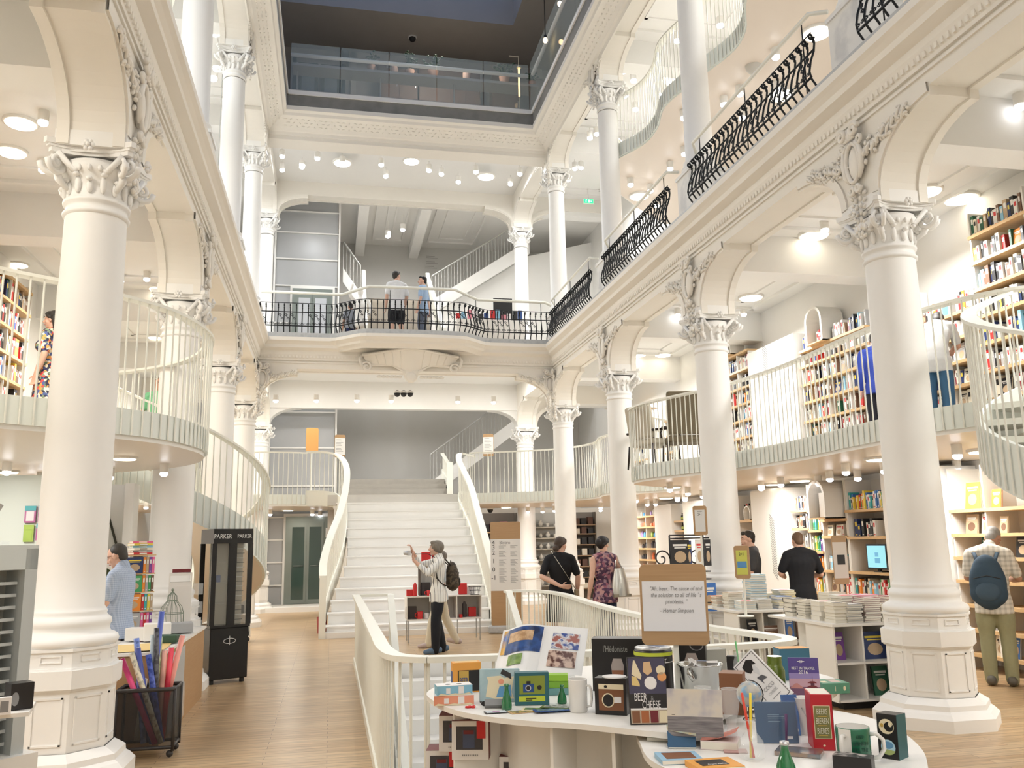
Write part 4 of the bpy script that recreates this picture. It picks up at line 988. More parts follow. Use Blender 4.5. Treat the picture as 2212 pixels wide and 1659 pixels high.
spots(z2([(190, 1000), (325, 1075), (430, 1015), (190, 1095), (600, 1080, 1), (600, 1045), (865, 1060), (1070, 1070, .9), (895, 1140), (1190, 1100), (1275, 1125), (1510, 1110), (1390, 1180), (1580, 1175, 1), (1745, 1195), (1810, 1125)]), 'z', 11.5, 'on the ceiling behind the top frieze', 1.2, .1)
def z33(L): return [(1150+q[0]/3.403, q[1]/3.403, *q[2:]) for q in L]
spots(z33([(1785, 355), (1520, 630), (1405, 710), (1800, 600), (2090, 230, 1), (1830, 690, 1), (1110, 810), (1115, 1080), (1010, 1190), (720, 1310), (865, 1355), (785, 1435, 1), (910, 1465), (1540, 810)]), 'z', UZB, 'under the pinkish wavy mezzanine', 1.1)
spots(z33([(665, 440), (740, 510), (680, 620), (420, 940), (470, 910), (495, 1080), (310, 1170), (355, 1165), (260, 1255), (1375, 95), (1060, 210), (1020, 400), (1030, 540, 1), (935, 620), (755, 725), (750, 930), (660, 1090)]), 'z', 11.5, 'on the highest right ceiling', 1.2, .1)
spots([(467, 40), (470, 118), (462, 140)], 'z', 11.5, 'on the highest left ceiling', 1.5, .1)
spots([(838, 478), (870, 464)], 'y', 25, 'above the landing behind the two men', 1.3, .3)
spots([(596, 853), (684, 853), (771, 853), (845, 854), (989, 856), (1066, 857)], 'y', 19.95, 'in the cove under the back gallery', 1.0)
for px, py, lab in ((1627, 143, 'grey dome detector under the pinkish wavy mezzanine'),):
    p = at(px, py, 'z', UZB); m = MB(); m.lathe([(.13, 0), (.12, -.05), (.07, -.12), (0, -.15)], 16, close=False); prop(m.build('smoke_detector', mat('detector_grey', (.6, .58, .53), .5), loc=p), lab, 'detector')
# ------------------------------------------------------------------ book registry: the 290 that show largest become single objects
BOOKC = {'white': (.85, .84, .80), 'cream': (.80, .74, .60), 'grey': (.42, .42, .42), 'black': (.02, .02, .022), 'brown': (.20, .11, .07), 'red': (.62, .04, .04), 'dark red': (.26, .03, .04),
         'blue': (.05, .17, .50), 'navy': (.02, .04, .14), 'light blue': (.30, .60, .80), 'green': (.06, .33, .12), 'dark green': (.02, .11, .06), 'orange': (.85, .28, .04), 'yellow': (.85, .66, .08), 'pink': (.80, .16, .36), 'purple': (.22, .08, .36), 'teal': (.05, .40, .42), 'tan': (.52, .38, .24)}
BM = {k: mat('book_cover_'+k.replace(' ', '_'), c, .45) for k, c in BOOKC.items()}
def pick(r, pal): return r.choice(pal)
P_MIX = ['white', 'white', 'cream', 'grey', 'black', 'black', 'brown', 'red', 'navy', 'navy', 'dark green', 'white', 'tan', 'light blue', 'dark red', 'white', 'black', 'grey', 'black', 'brown', 'yellow', 'cream', 'grey', 'white', 'black', 'orange', 'blue']
P_DARK = ['black', 'black', 'navy', 'brown', 'grey', 'dark green', 'dark red', 'white', 'black', 'tan', 'grey', 'white']
P_BRIGHT = ['pink', 'yellow', 'red', 'light blue', 'green', 'orange', 'purple', 'white', 'teal', 'blue', 'white', 'cream']
P_PALE = ['white', 'cream', 'white', 'grey', 'tan', 'light blue', 'white', 'black', 'red']
BMESH = {}
def book_mesh(kind, c):
    if (kind, c) in BMESH: return BMESH[kind, c]
    b = MB(); alt = {'white': 'red', 'cream': 'black', 'black': 'white', 'navy': 'yellow', 'grey': 'white'}.get(c, 'white')
    if kind == 'spine':
        b.box(0, .05, 0, 1, 0, 1); b.box(.05, 1, 0, .07, 0, 1); b.box(.05, 1, .93, 1, 0, 1); b.mi = 1; b.box(.05, .97, .07, .93, .012, .988); b.mi = 2; b.box(-.004, 0, .2, .8, .58, .84); b.box(-.004, 0, .25, .75, .08, .13)
    elif kind == 'face':
        b.box(0, .1, 0, 1, 0, 1); b.box(.9, 1, 0, 1, 0, 1); b.box(.1, .9, .96, 1, 0, 1); b.mi = 1; b.box(.1, .9, .02, .96, .01, .99)
        b.mi = 2; b.box(-.03, 0, .12, .88, .76, .84); b.box(-.03, 0, .2, .8, .68, .72); b.mi = 3; b.add([(-.03, .5+.32*cos(2*pi*k/14), .36+.22*sin(2*pi*k/14)) for k in range(14)], [tuple(range(14))[::-1]], False)
    elif kind == 'flat':                                # page edges towards -x
        b.box(0, 1, 0, 1, 0, .07); b.box(0, 1, 0, 1, .93, 1); b.box(.96, 1, 0, 1, .07, .93); b.mi = 1; b.box(.02, .96, .015, .985, .07, .93)
        b.mi = 2; b.box(.2, .6, .2, .8, 1, 1.02)
    else:                                               # 'flatspine': spine towards -x
        b.box(0, 1, 0, 1, 0, .07); b.box(0, 1, 0, 1, .93, 1); b.box(0, .04, 0, 1, .07, .93); b.mi = 1; b.box(.04, .97, .015, .985, .07, .93); b.mi = 2; b.box(-.006, 0, .3, .7, .25, .75)
    o = b.build('book', [BM[c], M_CREAMP, BM[alt], BM['tan' if c != 'tan' else 'brown']]); me = o.data; bpy.data.objects.remove(o); BMESH[kind, c] = me; return me
REG = []
def reg_book(kind, c, M, dims, label, group):
    p = M.translation; s = dims[1]*dims[2] if kind != 'face' else dims[1]*dims[2]*1.6
    REG.append((s/max(depth(p), 1)**2, kind, c, M @ Matrix.Diagonal((*dims, 1)), label, group))
def ordn(n):
    W = ['bottom', 'second', 'third', 'fourth', 'fifth', 'sixth', 'seventh', 'eighth', 'ninth', 'tenth']
    return W[n] if n < 10 else str(n+1)+'th'
def nth(n): return ['first', 'second', 'third', 'fourth', 'fifth', 'sixth', 'seventh', 'eighth', 'ninth', 'tenth'][n] if n < 10 else '%dth' % (n+1)
def flush_books():
    REG.sort(key=lambda r: -r[0]); b = {}
    for k, (s, kind, c, M, lab, grp) in enumerate(REG):
        me = book_mesh(kind, c)
        if k < 290:
            o = bpy.data.objects.new('book', me); COL.objects.link(o); o.matrix_world = M; prop(o, lab, 'book', grp)
        else: b.setdefault(c, []).append((me, M))
    out = MB(); mats = list(BM.values())+[M_CREAMP]; idx = {m.name: i for i, m in enumerate(mats)}
    for c, L in b.items():
        for me, M in L:
            for p in me.polygons:
                out.mi = idx[me.materials[p.material_index].name]; out.add([M @ me.vertices[i].co for i in p.vertices], [tuple(range(len(p.vertices)))], False)
    if out.v: prop(out.build('books', mats), 'the many small far books on the shelves behind the balustrades', 'books', kind='stuff')
# ------------------------------------------------------------------ bookcases along the right wall; u runs from far to near so that 'left' in the picture comes first
def bookcase(y0, y1, boards, divs, label, xf=7.82, top=None, x1=8.18, thick=.04, sides=True, gname='oak and white bookcases on the right'):
    root = empty('bookcase', (xf, y1, boards[0]), 0, label, 'bookcase', gname)
    L = y1-y0; z0 = boards[0]; zt = (top or boards[-1]+.04)-z0
    m = MB(); m.box(x1-xf-.02, x1-xf, -L, 0, -.02, zt); m.build('back_panel', M_SHELFW, root)
    for z in boards:
        m = MB(); m.box(-.015, x1-xf-.02, -L, 0, z-z0, z-z0+thick); m.build('shelf', M_SHELF, root)
    if sides:
        for y in [.016, L-.016]+[y1-d for d in divs]:
            m = MB(); m.box(.012, x1-xf-.02, -y-.0125, -y+.0125, -.01, zt+.0); m.build('divider', M_SHELFW, root)
    return root
def fill_row(y1, y0, z, hmax, pal, case, row, r, xf=7.84, tmin=.03, tmax=.06, gaps=.08, group='books', faces=.04, start=0):
    """books from y1 (far) down to y0 (near)"""
    y = y1-.02; n = start
    while y > y0+.06:
        if r.random() < gaps: y -= r.uniform(.05, .14); continue
        c = pick(r, pal)
        if r.random() < faces and y-y0 > .22:
            w = r.uniform(.13, .19); h = min(hmax-.03, r.uniform(.2, .26))
            M = T(xf+.03, y-w, z, ry=radians(8)); reg_book('face', c, M, (.025, w, h), '%s book facing out, %s from far end, %s shelf up, %s' % (c, nth(n), ordn(row), case), group); y -= w+.02; n += 1; continue
        t = r.uniform(tmin, tmax); h = min(hmax-.03, r.uniform(.18, .27)); d = r.uniform(.15, .2)
        if y-t < y0+.01: break
        M = T(xf+r.uniform(.0, .04), y-t, z); reg_book('spine', c, M, (d, t*.96, h), '%s book, %s from far end, %s shelf up, %s' % (c, nth(n), ordn(row), case), group); y -= t; n += 1
    return n
r = random.Random(11)
def full_case(y0, y1, boards, divs, label, case, pal, top=None, topbooks=False, xf=7.82, **k):
    bookcase(y0, y1, boards, divs, label, xf, top); ds = [y1]+sorted(divs, reverse=True)+[y0]
    for i, z in enumerate(boards):
        hm = (boards[i+1] if i+1 < len(boards) else (top if top and not topbooks else z+.32))-z-.04
        if i == len(boards)-1 and not topbooks and not top: continue
        n = 0
        for a, c in zip(ds, ds[1:]): n = fill_row(a-.01, c+.01, z+.04, hm, pal, case, i, r, xf+.02, group='books in the '+case, start=n, **k)
    return
bw = lambda a, n, p: [a+i*p for i in range(n)]
full_case(7.2, 9.02, bw(2.86, 8, .345), [8.12], 'tall bookcase at the far right behind the spiral handrail', 'tall mezzanine bookcase', P_MIX, top=5.62, tmin=.035, tmax=.07)
full_case(9.05, 10.3, [2.86, 3.16, 3.46, 3.77, 4.08, 4.40], [9.62], 'bookcase behind the leaning reader on the right mezzanine', 'leaning reader bookcase', P_MIX, topbooks=True, tmin=.035, tmax=.065, faces=.12)
full_case(11.3, 13.2, [2.86, 3.20, 3.51, 3.83, 4.14, 4.45, 4.72], [11.85, 12.45], 'wide bookcase with an arched niche on top, right mezzanine', 'wide mezzanine bookcase', P_PALE+P_DARK, topbooks=True, tmin=.035, tmax=.065)
full_case(15.05, 16.1, [2.86, 3.2, 3.53, 3.86, 4.18, 4.5, 4.85, 5.2], [15.55], 'narrow bookcase right of the armchairs on the mezzanine', 'narrow mezzanine bookcase', P_MIX, tmin=.04, tmax=.07)
full_case(18.9, 19.5, [2.86, 3.25, 3.64, 4.02, 4.4], [], 'bookcase glimpsed behind the tall armchair', 'bookcase behind the armchair', P_DARK, tmin=.05, tmax=.08)
full_case(20.9, 22.3, [2.86, 3.28, 3.64, 4.0, 4.33, 4.67, 4.97], [21.6], 'farthest bookcase on the mezzanine beyond the third column', 'farthest mezzanine bookcase', P_DARK, tmin=.05, tmax=.08)
def arch_niche(p, w_, h, d, label, face='x'):
    root = empty('arched_niche', p, 0, label, 'niche', 'white arched display niches')
    def prof(s, n=14): return [(-w_/2*s, 0)]+[(-w_/2*s*cos(pi*i/n), h-w_/2+w_/2*s*sin(pi*i/n)) for i in range(n+1)]+[(w_/2*s, 0)]
    o, i = prof(1), prof(.82); m = MB(); n = len(o)
    vs = [(0, u, z) for u, z in o]+[(0, u, max(z, .02) if z < .02 else z) for u, z in i]+[(d, u, z) for u, z in o]+[(d*.9, u, z) for u, z in i]
    fs = [(k, n+k, n+k+1, k+1) for k in range(n-1)]+[(k+1, 2*n+k+1, 2*n+k, k) for k in range(n-1)]+[(n+k, 3*n+k, 3*n+k+1, n+k+1) for k in range(n-1)]
    fs += [tuple(3*n+k for k in range(n)), tuple(2*n+k for k in range(n-1, -1, -1))]
    m.add(vs, fs, False); m.build('shell', M_SHELFW, root); m = MB(); m.box(0, d*.9, -w_/2, w_/2, 0, .02); m.build('floor_board', M_SHELF, root); return root
arch_niche((7.72, 12.55, 4.76), .5, .62, .4, 'white arched niche topping the wide mezzanine bookcase')
arch_niche((7.72, 15.75, 5.24), .36, .5, .3, 'white arched niche on the narrow bookcase beyond the armchairs')
# white full-height boxes between the cases and hatched vents
b = MB()
for ya, yb, za, zb, xx in ((13.25, 14.95, 2.84, 5.1, 7.75), (10.35, 11.25, 2.84, 5.0, 7.95), (16.2, 18.8, 2.84, 4.9, 7.9), (19.6, 20.8, 2.84, 4.85, 7.9), (9.8, 11.0, 0, 2.5, 7.62), (13.75, 14.95, 0, 2.48, 7.62), (15.95, 18.6, 0, 2.46, 7.8), (19.3, 20.4, 0, 2.46, 7.8), (7.9, 8.5, 0, 2.5, 8.0)):
    b.box(xx, 8.19, ya, yb, za, zb)
struct('trim_11', b, M_WHITE)
def hatch(x, y, z0, z1, w_, label):
    m = MB(); n = int((z1-z0)/.045)
    for i in range(n):
        z = z0+(z1-z0)*i/n; m.add([(x, y-w_/2, z), (x, y+w_/2, z+w_*.8), (x, y+w_/2, z+w_*.8+.014), (x, y-w_/2, z+.014)]+[(x+.004, y-w_/2, z), (x+.004, y+w_/2, z+w_*.8), (x+.004, y+w_/2, z+w_*.8+.014), (x+.004, y-w_/2, z+.014)], [(0, 3, 2, 1), (4, 5, 6, 7), (0, 1, 5, 4), (2, 3, 7, 6)], False)
    prop(m.build('vent_grille', M_INKG), label, 'grille', 'hatched vent slots')
hatch(7.745, 14.25, 4.45, 5.05, .17, 'hatched vent on the white box between mezzanine bookcases'); hatch(7.615, 10.0, .62, 2.0, .16, 'long hatched vent on the white wall right of the near column'); hatch(7.615, 14.2, .9, 1.95, .16, 'hatched vent on the white wall behind the man in black')
# dark shadow gap strip under the mezzanine soffit
# ------------------------------------------------------------------ ground floor right
def display(p, c, w_, h, lab, grp, lean=9, t=.025, xo=0):
    reg_book('face', c, T(p[0], p[1]-w_/2, p[2], ry=radians(lean)), (t, w_, h), lab, grp)
bd = [.16, .45, .74, 1.03, 1.31, 1.59, 1.89]
bookcase(7.0, 9.75, bd, [9.15], 'bookcase of small shelves with face-out books beside the backpack man', xf=7.70, top=2.45)
G0 = 'face-out books beside the backpack man'
for y, z, c, w_, h, lab in ((9.42, 1.93, 'yellow', .24, .33, 'yellow picture book on the top shelf beside the backpack man'), (9.02, 1.93, 'orange', .15, .22, 'orange book alone on the top shelf'), (9.48, 1.63, 'tan', .2, .24, 'green and orange book, second shelf from top'), (9.24, 1.63, 'white', .13, .24, 'white book with a blue mark, second shelf from top'),
                            (8.95, 1.63, 'tan', .12, .2, 'beige book with dark disc, second shelf from top'), (9.28, 1.35, 'dark green', .15, .24, 'dark green book on the middle shelf behind the backpack'), (9.40, 1.07, 'dark green', .17, .22, 'dark book with an orange picture below the middle shelf'), (9.45, .78, 'dark red', .19, .25, 'dark red book on the third shelf from the floor'), (9.12, .78, 'light blue', .14, .14, 'pale blue booklet on the third shelf from the floor'),
                            (9.25, .49, 'grey', .2, .25, 'grey book with an orange edge on the second lowest shelf'), (9.22, .20, 'cream', .17, .23, 'pale book on the lowest shelf'), (8.98, .20, 'blue', .1, .25, 'blue and white book on the lowest shelf'), (8.6, .78, 'cream', .15, .2, 'cream book half hidden by the backpack man'), (8.7, 1.35, 'black', .2, .24, 'black book right of the backpack man'), (8.35, 1.35, 'grey', .2, .2, 'grey book right of the backpack man')):
    display((7.76, y, z), c, w_, h, lab, G0)
b2 = [.30, .72, 1.07, 1.58, 1.98]
bookcase(11.05, 12.05, b2, [], 'bookcase with a computer screen right of the man in black', xf=7.70, top=2.48)
bookcase(12.05, 12.75, [.30, .72, 1.07, 1.60, 1.86], [], 'bookcase bay with the large arched niche', xf=7.70, top=2.48); bookcase(12.75, 13.15, [.30, .72, 1.07, 1.36, 1.70, 2.02], [], 'narrow bookcase bay of coloured books by the arched niche', xf=7.70, top=2.48)
bookcase(13.15, 13.70, [.40, .74, 1.08, 1.42, 1.74, 2.04], [], 'open shelf unit of dark books left of the coloured books', xf=7.72, top=2.30, sides=False)
K = 'screen bookcase'; g = 'books in the screen bookcase'
fill_row(12.03, 11.08, 2.02, .36, P_BRIGHT, K, 4, r, 7.73, .03, .05, 0, g, 0); fill_row(12.03, 11.3, 1.62, .34, ['black', 'grey', 'dark green', 'black', 'white', 'navy'], K, 3, r, 7.73, .05, .08, .3, g, .2)
fill_row(12.03, 11.08, .76, .28, P_BRIGHT+['orange', 'red', 'brown', 'blue', 'black'], K, 1, r, 7.73, .035, .055, 0, g, .0); fill_row(12.03, 11.08, .34, .34, P_PALE, K, 0, r, 7.73, .035, .055, 0, g, 0)
K = 'arch bay'; g = 'books in the bay under the arched niche'
fill_row(12.73, 12.07, .76, .28, P_PALE+['pink', 'orange'], K, 1, r, 7.73, .035, .055, 0, g, .1); fill_row(12.73, 12.07, 1.11, .3, ['light blue', 'white', 'teal', 'grey'], K, 2, r, 7.73, .04, .06, .3, g, .3); fill_row(12.73, 12.07, 1.64, .2, ['white', 'white', 'cream'], K, 3, r, 7.73, .05, .08, .2, g, .5)
K = 'coloured bay'; g = 'books in the narrow coloured bay'
for i, z in enumerate([.72, 1.07, 1.36, 1.70, 2.02]): fill_row(13.13, 12.77, z+.04, .28, P_BRIGHT, K, i+1, r, 7.73, .028, .045, 0, g, 0)
K = 'open unit'; g = 'books in the open unit of dark books'
for i, z in enumerate([.40, .74, 1.08, 1.42, 1.74, 2.04]): fill_row(13.68, 13.17, z+.04, .26, P_DARK, K, i, r, 7.75, .03, .05, .1, g, .25)
arch_niche((7.42, 12.40, 1.90), .50, .60, .62, 'large white arched niche holding a white box, over the bookcase')
sbox('box', M_SHELFW, (7.62, 12.42, 1.93), (.12, .2, .38), 'white slanted box standing inside the large arched niche', 'box', .004, .2)
# monitor
root = empty('monitor', (7.72, 11.40, 1.11), 0, 'black framed computer screen showing a light blue page on the shelf', 'monitor')
m = MB(); m.box(0, .04, -.24, .24, .04, .40); m.build('frame', M_BLACKM, root, bevel=.006); m = MB(); m.box(-.004, 0, -.215, .215, .065, .375); m.build('screen', mat('screen_blue', (.2, .5, .6), .3, emit=(.28, .62, .72), es=.75), root)
m = MB(); m.box(-.006, -.004, -.08, .04, .13, .20); m.box(-.006, -.004, -.05, .03, .22, .28); m.build('window', mat('screen_box', (.1, .3, .45), .3, emit=(.12, .38, .6), es=.6), root); m = MB(); m.box(.0, .12, -.1, .1, 0, .015); m.box(.02, .05, -.03, .03, .0, .06); m.build('stand', M_BLACKM, root)
# bottles shelf (behind the man in grey)
def bottle(p, h, rr, c, lab, grp, cap=None, label_c=None, name='bottle'):
    root = empty(name, p, 0, lab, name, grp); m = MB(); m.lathe([(rr*.9, 0), (rr, .01), (rr, h*.58), (rr*.8, h*.68), (rr*.36, h*.78), (rr*.34, h*.97), (rr*.38, h*.975), (rr*.36, h)], 14); m.build('glass_body', c, root)
    if label_c: m = MB(); m.lathe([(rr*1.02, h*.15), (rr*1.02, h*.48)], 14, close=False); m.build('label', label_c, root)
    if cap: m = MB(); m.lathe([(rr*.40, h*.86), (rr*.42, h*1.01)], 10); m.build('cap', cap, root)
    return root
MG = mat('green_bottle_glass', (.01, .10, .035), .08, spec=.9, coat=.5); MDG = mat('dark_wine_glass', (.012, .018, .012), .1, spec=.8); MAM = mat('pale_wine', (.45, .40, .18), .12)
bookcase(15.02, 15.9, [1.58, 1.93], [], 'short wall shelf of wine bottles above the man in grey', xf=7.78, top=1.97, sides=False)
for y, h, c, lc, cp, lab in ((15.08, .34, MAM, M_PAPER, mat('red_foil', (.5, .02, .02), .4), 'pale wine bottle with red cap'), (15.22, .34, MDG, M_PAPER, M_BLACKM, 'green wine bottle with white label'), (15.66, .32, MDG, None, M_BLACKM, 'dark wine bottle left of the round dish'), (15.77, .31, MDG, None, mat('red_foil', (1, 1, 1)), 'dark wine bottle farthest left'), (15.85, .30, MDG, None, M_BLACKM, 'dark wine bottle at the shelf end')):
    bottle((7.95, y, 1.97), h, .04, c, lab+' on the wall shelf', 'wine bottles on the wall shelf', cp, lc)
arch_niche((7.78, 15.46, 1.97), .26, .27, .2, 'small white arched niche between the wine bottles')
bookcase(18.65, 19.25, [1.48, 1.80, 2.02], [], 'small wall shelf of dark green jars', xf=7.85, top=2.3, sides=False)
jl = 0
for z in (2.06, 1.84):
    for k in range(4): bottle((8.0, 18.73+.13*k, z), .17, .035, MDG, 'dark green jar with yellow label on the small wall shelf', 'dark jars on the small wall shelf', M_BLACKM, mat('lime_label', (.5, .6, .15), .6), 'jar')
bookcase(20.45, 21.95, [.55, .83, 1.11, 1.39, 1.66, 1.93, 2.2], [21.2], 'tall shelf unit of small coloured goods between the third and second right columns', xf=7.85, top=2.5)
MC = [mat('candle_%d' % i, c, .5) for i, c in enumerate(((.75, .2, .08), (.06, .06, .07), (.1, .35, .7), (.55, .15, .1), (.3, .45, .1), (.7, .68, .6), (.35, .25, .5)))]
names = ['orange', 'black', 'blue', 'dark red', 'green', 'white', 'lilac']
for i, z in enumerate((.59, .87, 1.15, 1.43, 1.70, 1.97, 2.24)):
    for k in range(8):
        y = 20.55+.18*k; ci = r.choice([[1, 0, 1], [1, 1, 0], [1, 0, 3], [4, 1, 1], [2, 4, 6], [0, 5, 3], [6, 2, 5]][i])
        m = MB(); h = r.uniform(.08, .17); rr = r.uniform(.035, .055); m.lathe([(rr, 0), (rr*1.05, h*.7), (rr*.6, h*.85), (rr*.6, h)], 9); prop(m.build('jar', MC[ci], loc=(8.0, y, z)), '%s jar, %s from near end, %s shelf up, small goods unit' % (names[ci], nth(k), ordn(i)), 'jar', 'jars in the small goods unit')
# partition under the back mezzanine with dark shelves
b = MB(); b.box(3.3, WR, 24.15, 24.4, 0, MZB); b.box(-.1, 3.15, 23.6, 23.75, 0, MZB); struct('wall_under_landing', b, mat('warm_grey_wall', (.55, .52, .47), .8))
def back_case(x0, x1, boards, label, mt=M_SHELF, back=M_SHELFW):
    root = empty('shelf_unit', (x0, 23.85, 0), 0, label, 'shelf', 'shelf units under the back mezzanine'); w_ = x1-x0
    m = MB(); m.box(0, w_, .28, .3, .05, 2.45); m.build('back_panel', back, root)
    for x in (0, w_): m = MB(); m.box(x-.012, x+.012, .0, .28, 0, 2.45); m.build('side_panel', back, root)
    for z in boards: m = MB(); m.box(0, w_, 0, .28, z-.03, z); m.build('shelf', mt, root)
DG = mat('dim_shelf_back', (.16, .14, .12), .8)
back_case(3.45, 5.05, [.45, .85, 1.25, 1.6, 1.93], 'shelf unit of dark boxes behind the wooden floor sign', back=DG); back_case(5.45, 6.35, [.45, .8, 1.15, 1.45, 1.75, 2.05], 'pale shelf unit of white ornaments behind the woman in black', mt=mat('grey_shelf', (.45, .43, .38), .5), back=mat('grey_back', (.38, .37, .34), .7)); back_case(6.7, 7.35, [.35, .65, .95, 1.25, 1.55, 1.85, 2.1], 'dark shelf unit between the two women and the column', mt=mat('brown_shelf', (.25, .17, .1), .5), back=DG)
bx = [('dark brown', (.10, .05, .035)), ('black', (.02, .02, .022)), ('pink', (.6, .15, .25)), ('teal', (.05, .35, .38)), ('olive', (.35, .30, .10)), ('cream', (.65, .6, .5))]
BXM = [mat('carton_'+n.replace(' ', '_'), c, .6) for n, c in bx]
for zi, z in enumerate((.45, .85, 1.25, 1.6, 1.93)):
    x = 3.52; k = 0
    while x < 4.9:
        w_ = r.uniform(.14, .26); h = r.uniform(.18, .30); ci = r.choice([0, 1, 1, 5, 4] if zi < 4 else [0, 4, 3, 5, 2, 1, 1])
        sbox('carton', BXM[ci], (x+w_/2, 23.98, z), (w_, .18, h), '%s carton, %s from the sign side, %s shelf up behind the wooden floor sign' % (bx[ci][0], nth(k), ordn(zi)), 'box', .003, r.uniform(-.1, .1), 'cartons behind the wooden floor sign'); x += w_+.03; k += 1
for zi, z in enumerate((.45, .8, 1.15, 1.45, 1.75, 2.05)):
    for k in range(4):
        m = MB(); s = r.uniform(.7, 1.1); pf = r.choice([[(.03, 0), (.06, .04), (.07, .09), (.03, .14), (.035, .17)], [(.05, 0), (.055, .1), (.05, .12)], [(.02, 0), (.06, .03), (.08, .06), (.085, .065)]]); m.lathe([(a*s, c*s) for a, c in pf], 12)
        prop(m.build('vase', mat('ornament_white', (.7, .68, .62), .3), loc=(5.56+.21*k, 24.0, z)), 'pale ornament, %s from far left, %s shelf up behind the woman in black' % (nth(k), ordn(zi)), 'vase', 'pale ornaments behind the woman in black')
for zi, z in enumerate((.35, .65, .95, 1.25, 1.55, 1.85, 2.1)):
    for k in range(3):
        ci = r.choice([0, 1, 1, 5]); sbox('carton', BXM[ci], (6.82+.2*k, 24.0, z), (.15, .15, r.uniform(.12, .24)), '%s carton, %s along, %s shelf up in the dark unit' % (bx[ci][0], nth(k), ordn(zi)), 'box', .003, 0, 'cartons in the dark unit')
# ------------------------------------------------------------------ left mezzanine bookcase
root = empty('bookcase', (-4.5, 13.8, 2.86), 0, 'tall bookcase on the left mezzanine beside the woman in the flowered dress', 'bookcase')
bz = [2.86, 3.25, 3.62, 3.98, 4.34, 4.71, 5.08, 5.42]
m = MB(); m.box(-.33, -.31, -5.8, 0, 0, 2.7); m.build('back_panel', M_SHELFW, root)
for z in bz: m = MB(); m.box(-.31, .015, -5.8, 0, z-2.86, z-2.82); m.build('shelf', M_SHELF, root)
for k in range(8): m = MB(); m.box(-.31, 0, -5.8+.8285*k-.012, -5.8+.8285*k+.012, 0, 2.7); m.build('divider', M_SHELFW, root)
rr_ = random.Random(5)
for i, z in enumerate(bz[:-1]):
    y = 8.6; n = 0
    while y < 13.7:
        if rr_.random() < .12: y += rr_.uniform(.08, .2); continue
        t = rr_.uniform(.04, .075); c = rr_.choice(P_MIX+P_PALE+['red', 'blue', 'orange'])
        reg_book('spine', c, T(-4.53, y+t, z+.04, rz=pi), (.18, t*.95, rr_.uniform(.2, .30)), '%s book, %s from near end, %s shelf up, left mezzanine bookcase' % (c, nth(n), ordn(i)), 'books in the left mezzanine bookcase'); y += t; n += 1
# thermostat etc.
sbox('wall_switch', mat('switch_cream', (.7, .62, .42), .5), (7.94, 10.75, 4.62), (.02, .1, .18), 'cream wall panel right of the near column on the mezzanine', 'switch')
# ------------------------------------------------------------------ people: voxel-fused bodies, clothes as children
SKIN = noisy('skin_light', [(0, (.62, .37, .27)), (1, (.70, .44, .33))], 12, .5); SKIN2 = noisy('skin_tanned', [(0, (.42, .22, .14)), (1, (.50, .28, .19))], 12, .5)
def fuse(o, vox, smooth=3, f=.6):
    m = o.modifiers.new('fuse', 'REMESH'); m.mode = 'VOXEL'; m.voxel_size = vox; m.use_smooth_shade = True
    s = o.modifiers.new('soften', 'SMOOTH'); s.iterations = smooth; s.factor = f
def limb(b, pts, rad, n=12, flat=None, per=4):
    P = spline(pts, per); N = len(P); R = []
    for i in range(N):
        t = i/per; k = min(int(t), len(rad)-2); R.append(rad[k]+(rad[k+1]-rad[k])*sm(t-k))
    b.tube(P, R, n, flat=flat); b.ball(P[0], R[0]*.98, n, 8); b.ball(P[-1], R[-1]*.98, n, 8)
def hand(b, w, d, side, curl=.5, s=1.0, up=None):
    """w wrist, d pointing direction of the hand, side direction of the thumb"""
    w = Vector(w); d = Vector(d).normalized(); sd = (Vector(side)-d*Vector(side).dot(d)).normalized(); nrm = d.cross(sd).normalized()
    if up is not None and nrm.dot(Vector(up)) < 0: nrm = -nrm
    R = Matrix((sd, d, nrm)).transposed(); c = w+d*.045*s; b.ball(c, (.040*s, .052*s, .016*s), 10, 7, R=R); b.tube([w-d*.02*s, w+d*.03*s], [.024*s, .026*s], 8)
    for k, (off, ln) in enumerate(((.030, .068), (.010, .078), (-.010, .072), (-.029, .056))):
        p = w+d*.085*s+sd*off*s; P = [p-d*.02*s]; a = 0; q = p
        for j in range(3):
            a += curl*(.45 if j == 0 else .75); dd = d*cos(a)-nrm*sin(a)+sd*off*.8; q = q+dd.normalized()*ln*s*(.42, .33, .27)[j]; P.append(q)
        b.tube(P, [.0095*s, .009*s, .0085*s, .007*s], 7); b.ball(P[-1], .0072*s, 7, 5)
    p = w+d*.028*s+sd*.030*s; q1 = p+(sd*.75+d*.6-nrm*.3*curl).normalized()*.034*s; q2 = q1+(sd*.25+d*.85-nrm*.7*curl).normalized()*.03*s
    b.tube([p-sd*.012*s, q1, q2], [.012*s, .0105*s, .008*s], 7); b.ball(q2, .0082*s, 7, 5)
DEF = dict(hip=.085, pelvis=(0, 0, .94), waist=(0, .0, 1.08), chest=(0, .0, 1.28), neck=(0, -.01, 1.455), head=(0, .02, 1.60), yaw=0, nod=0,
           shl=(-.18, 0, 1.385), shr=(.18, 0, 1.385), ell=(-.235, -.02, 1.12), elr=(.235, -.02, 1.12), wrl=(-.24, .06, .87), wrr=(.24, .06, .87), hdl=(0, .15, -1), hdr=(0, .15, -1), thl=(.3, 1, 0), thr=(-.3, 1, 0),
           knl=(-.10, .03, .50), knr=(.10, .03, .50), anl=(-.10, -.02, .09), anr=(.10, -.02, .09), ftl=(-.03, 1, 0), ftr=(.03, 1, 0), curl=.5)
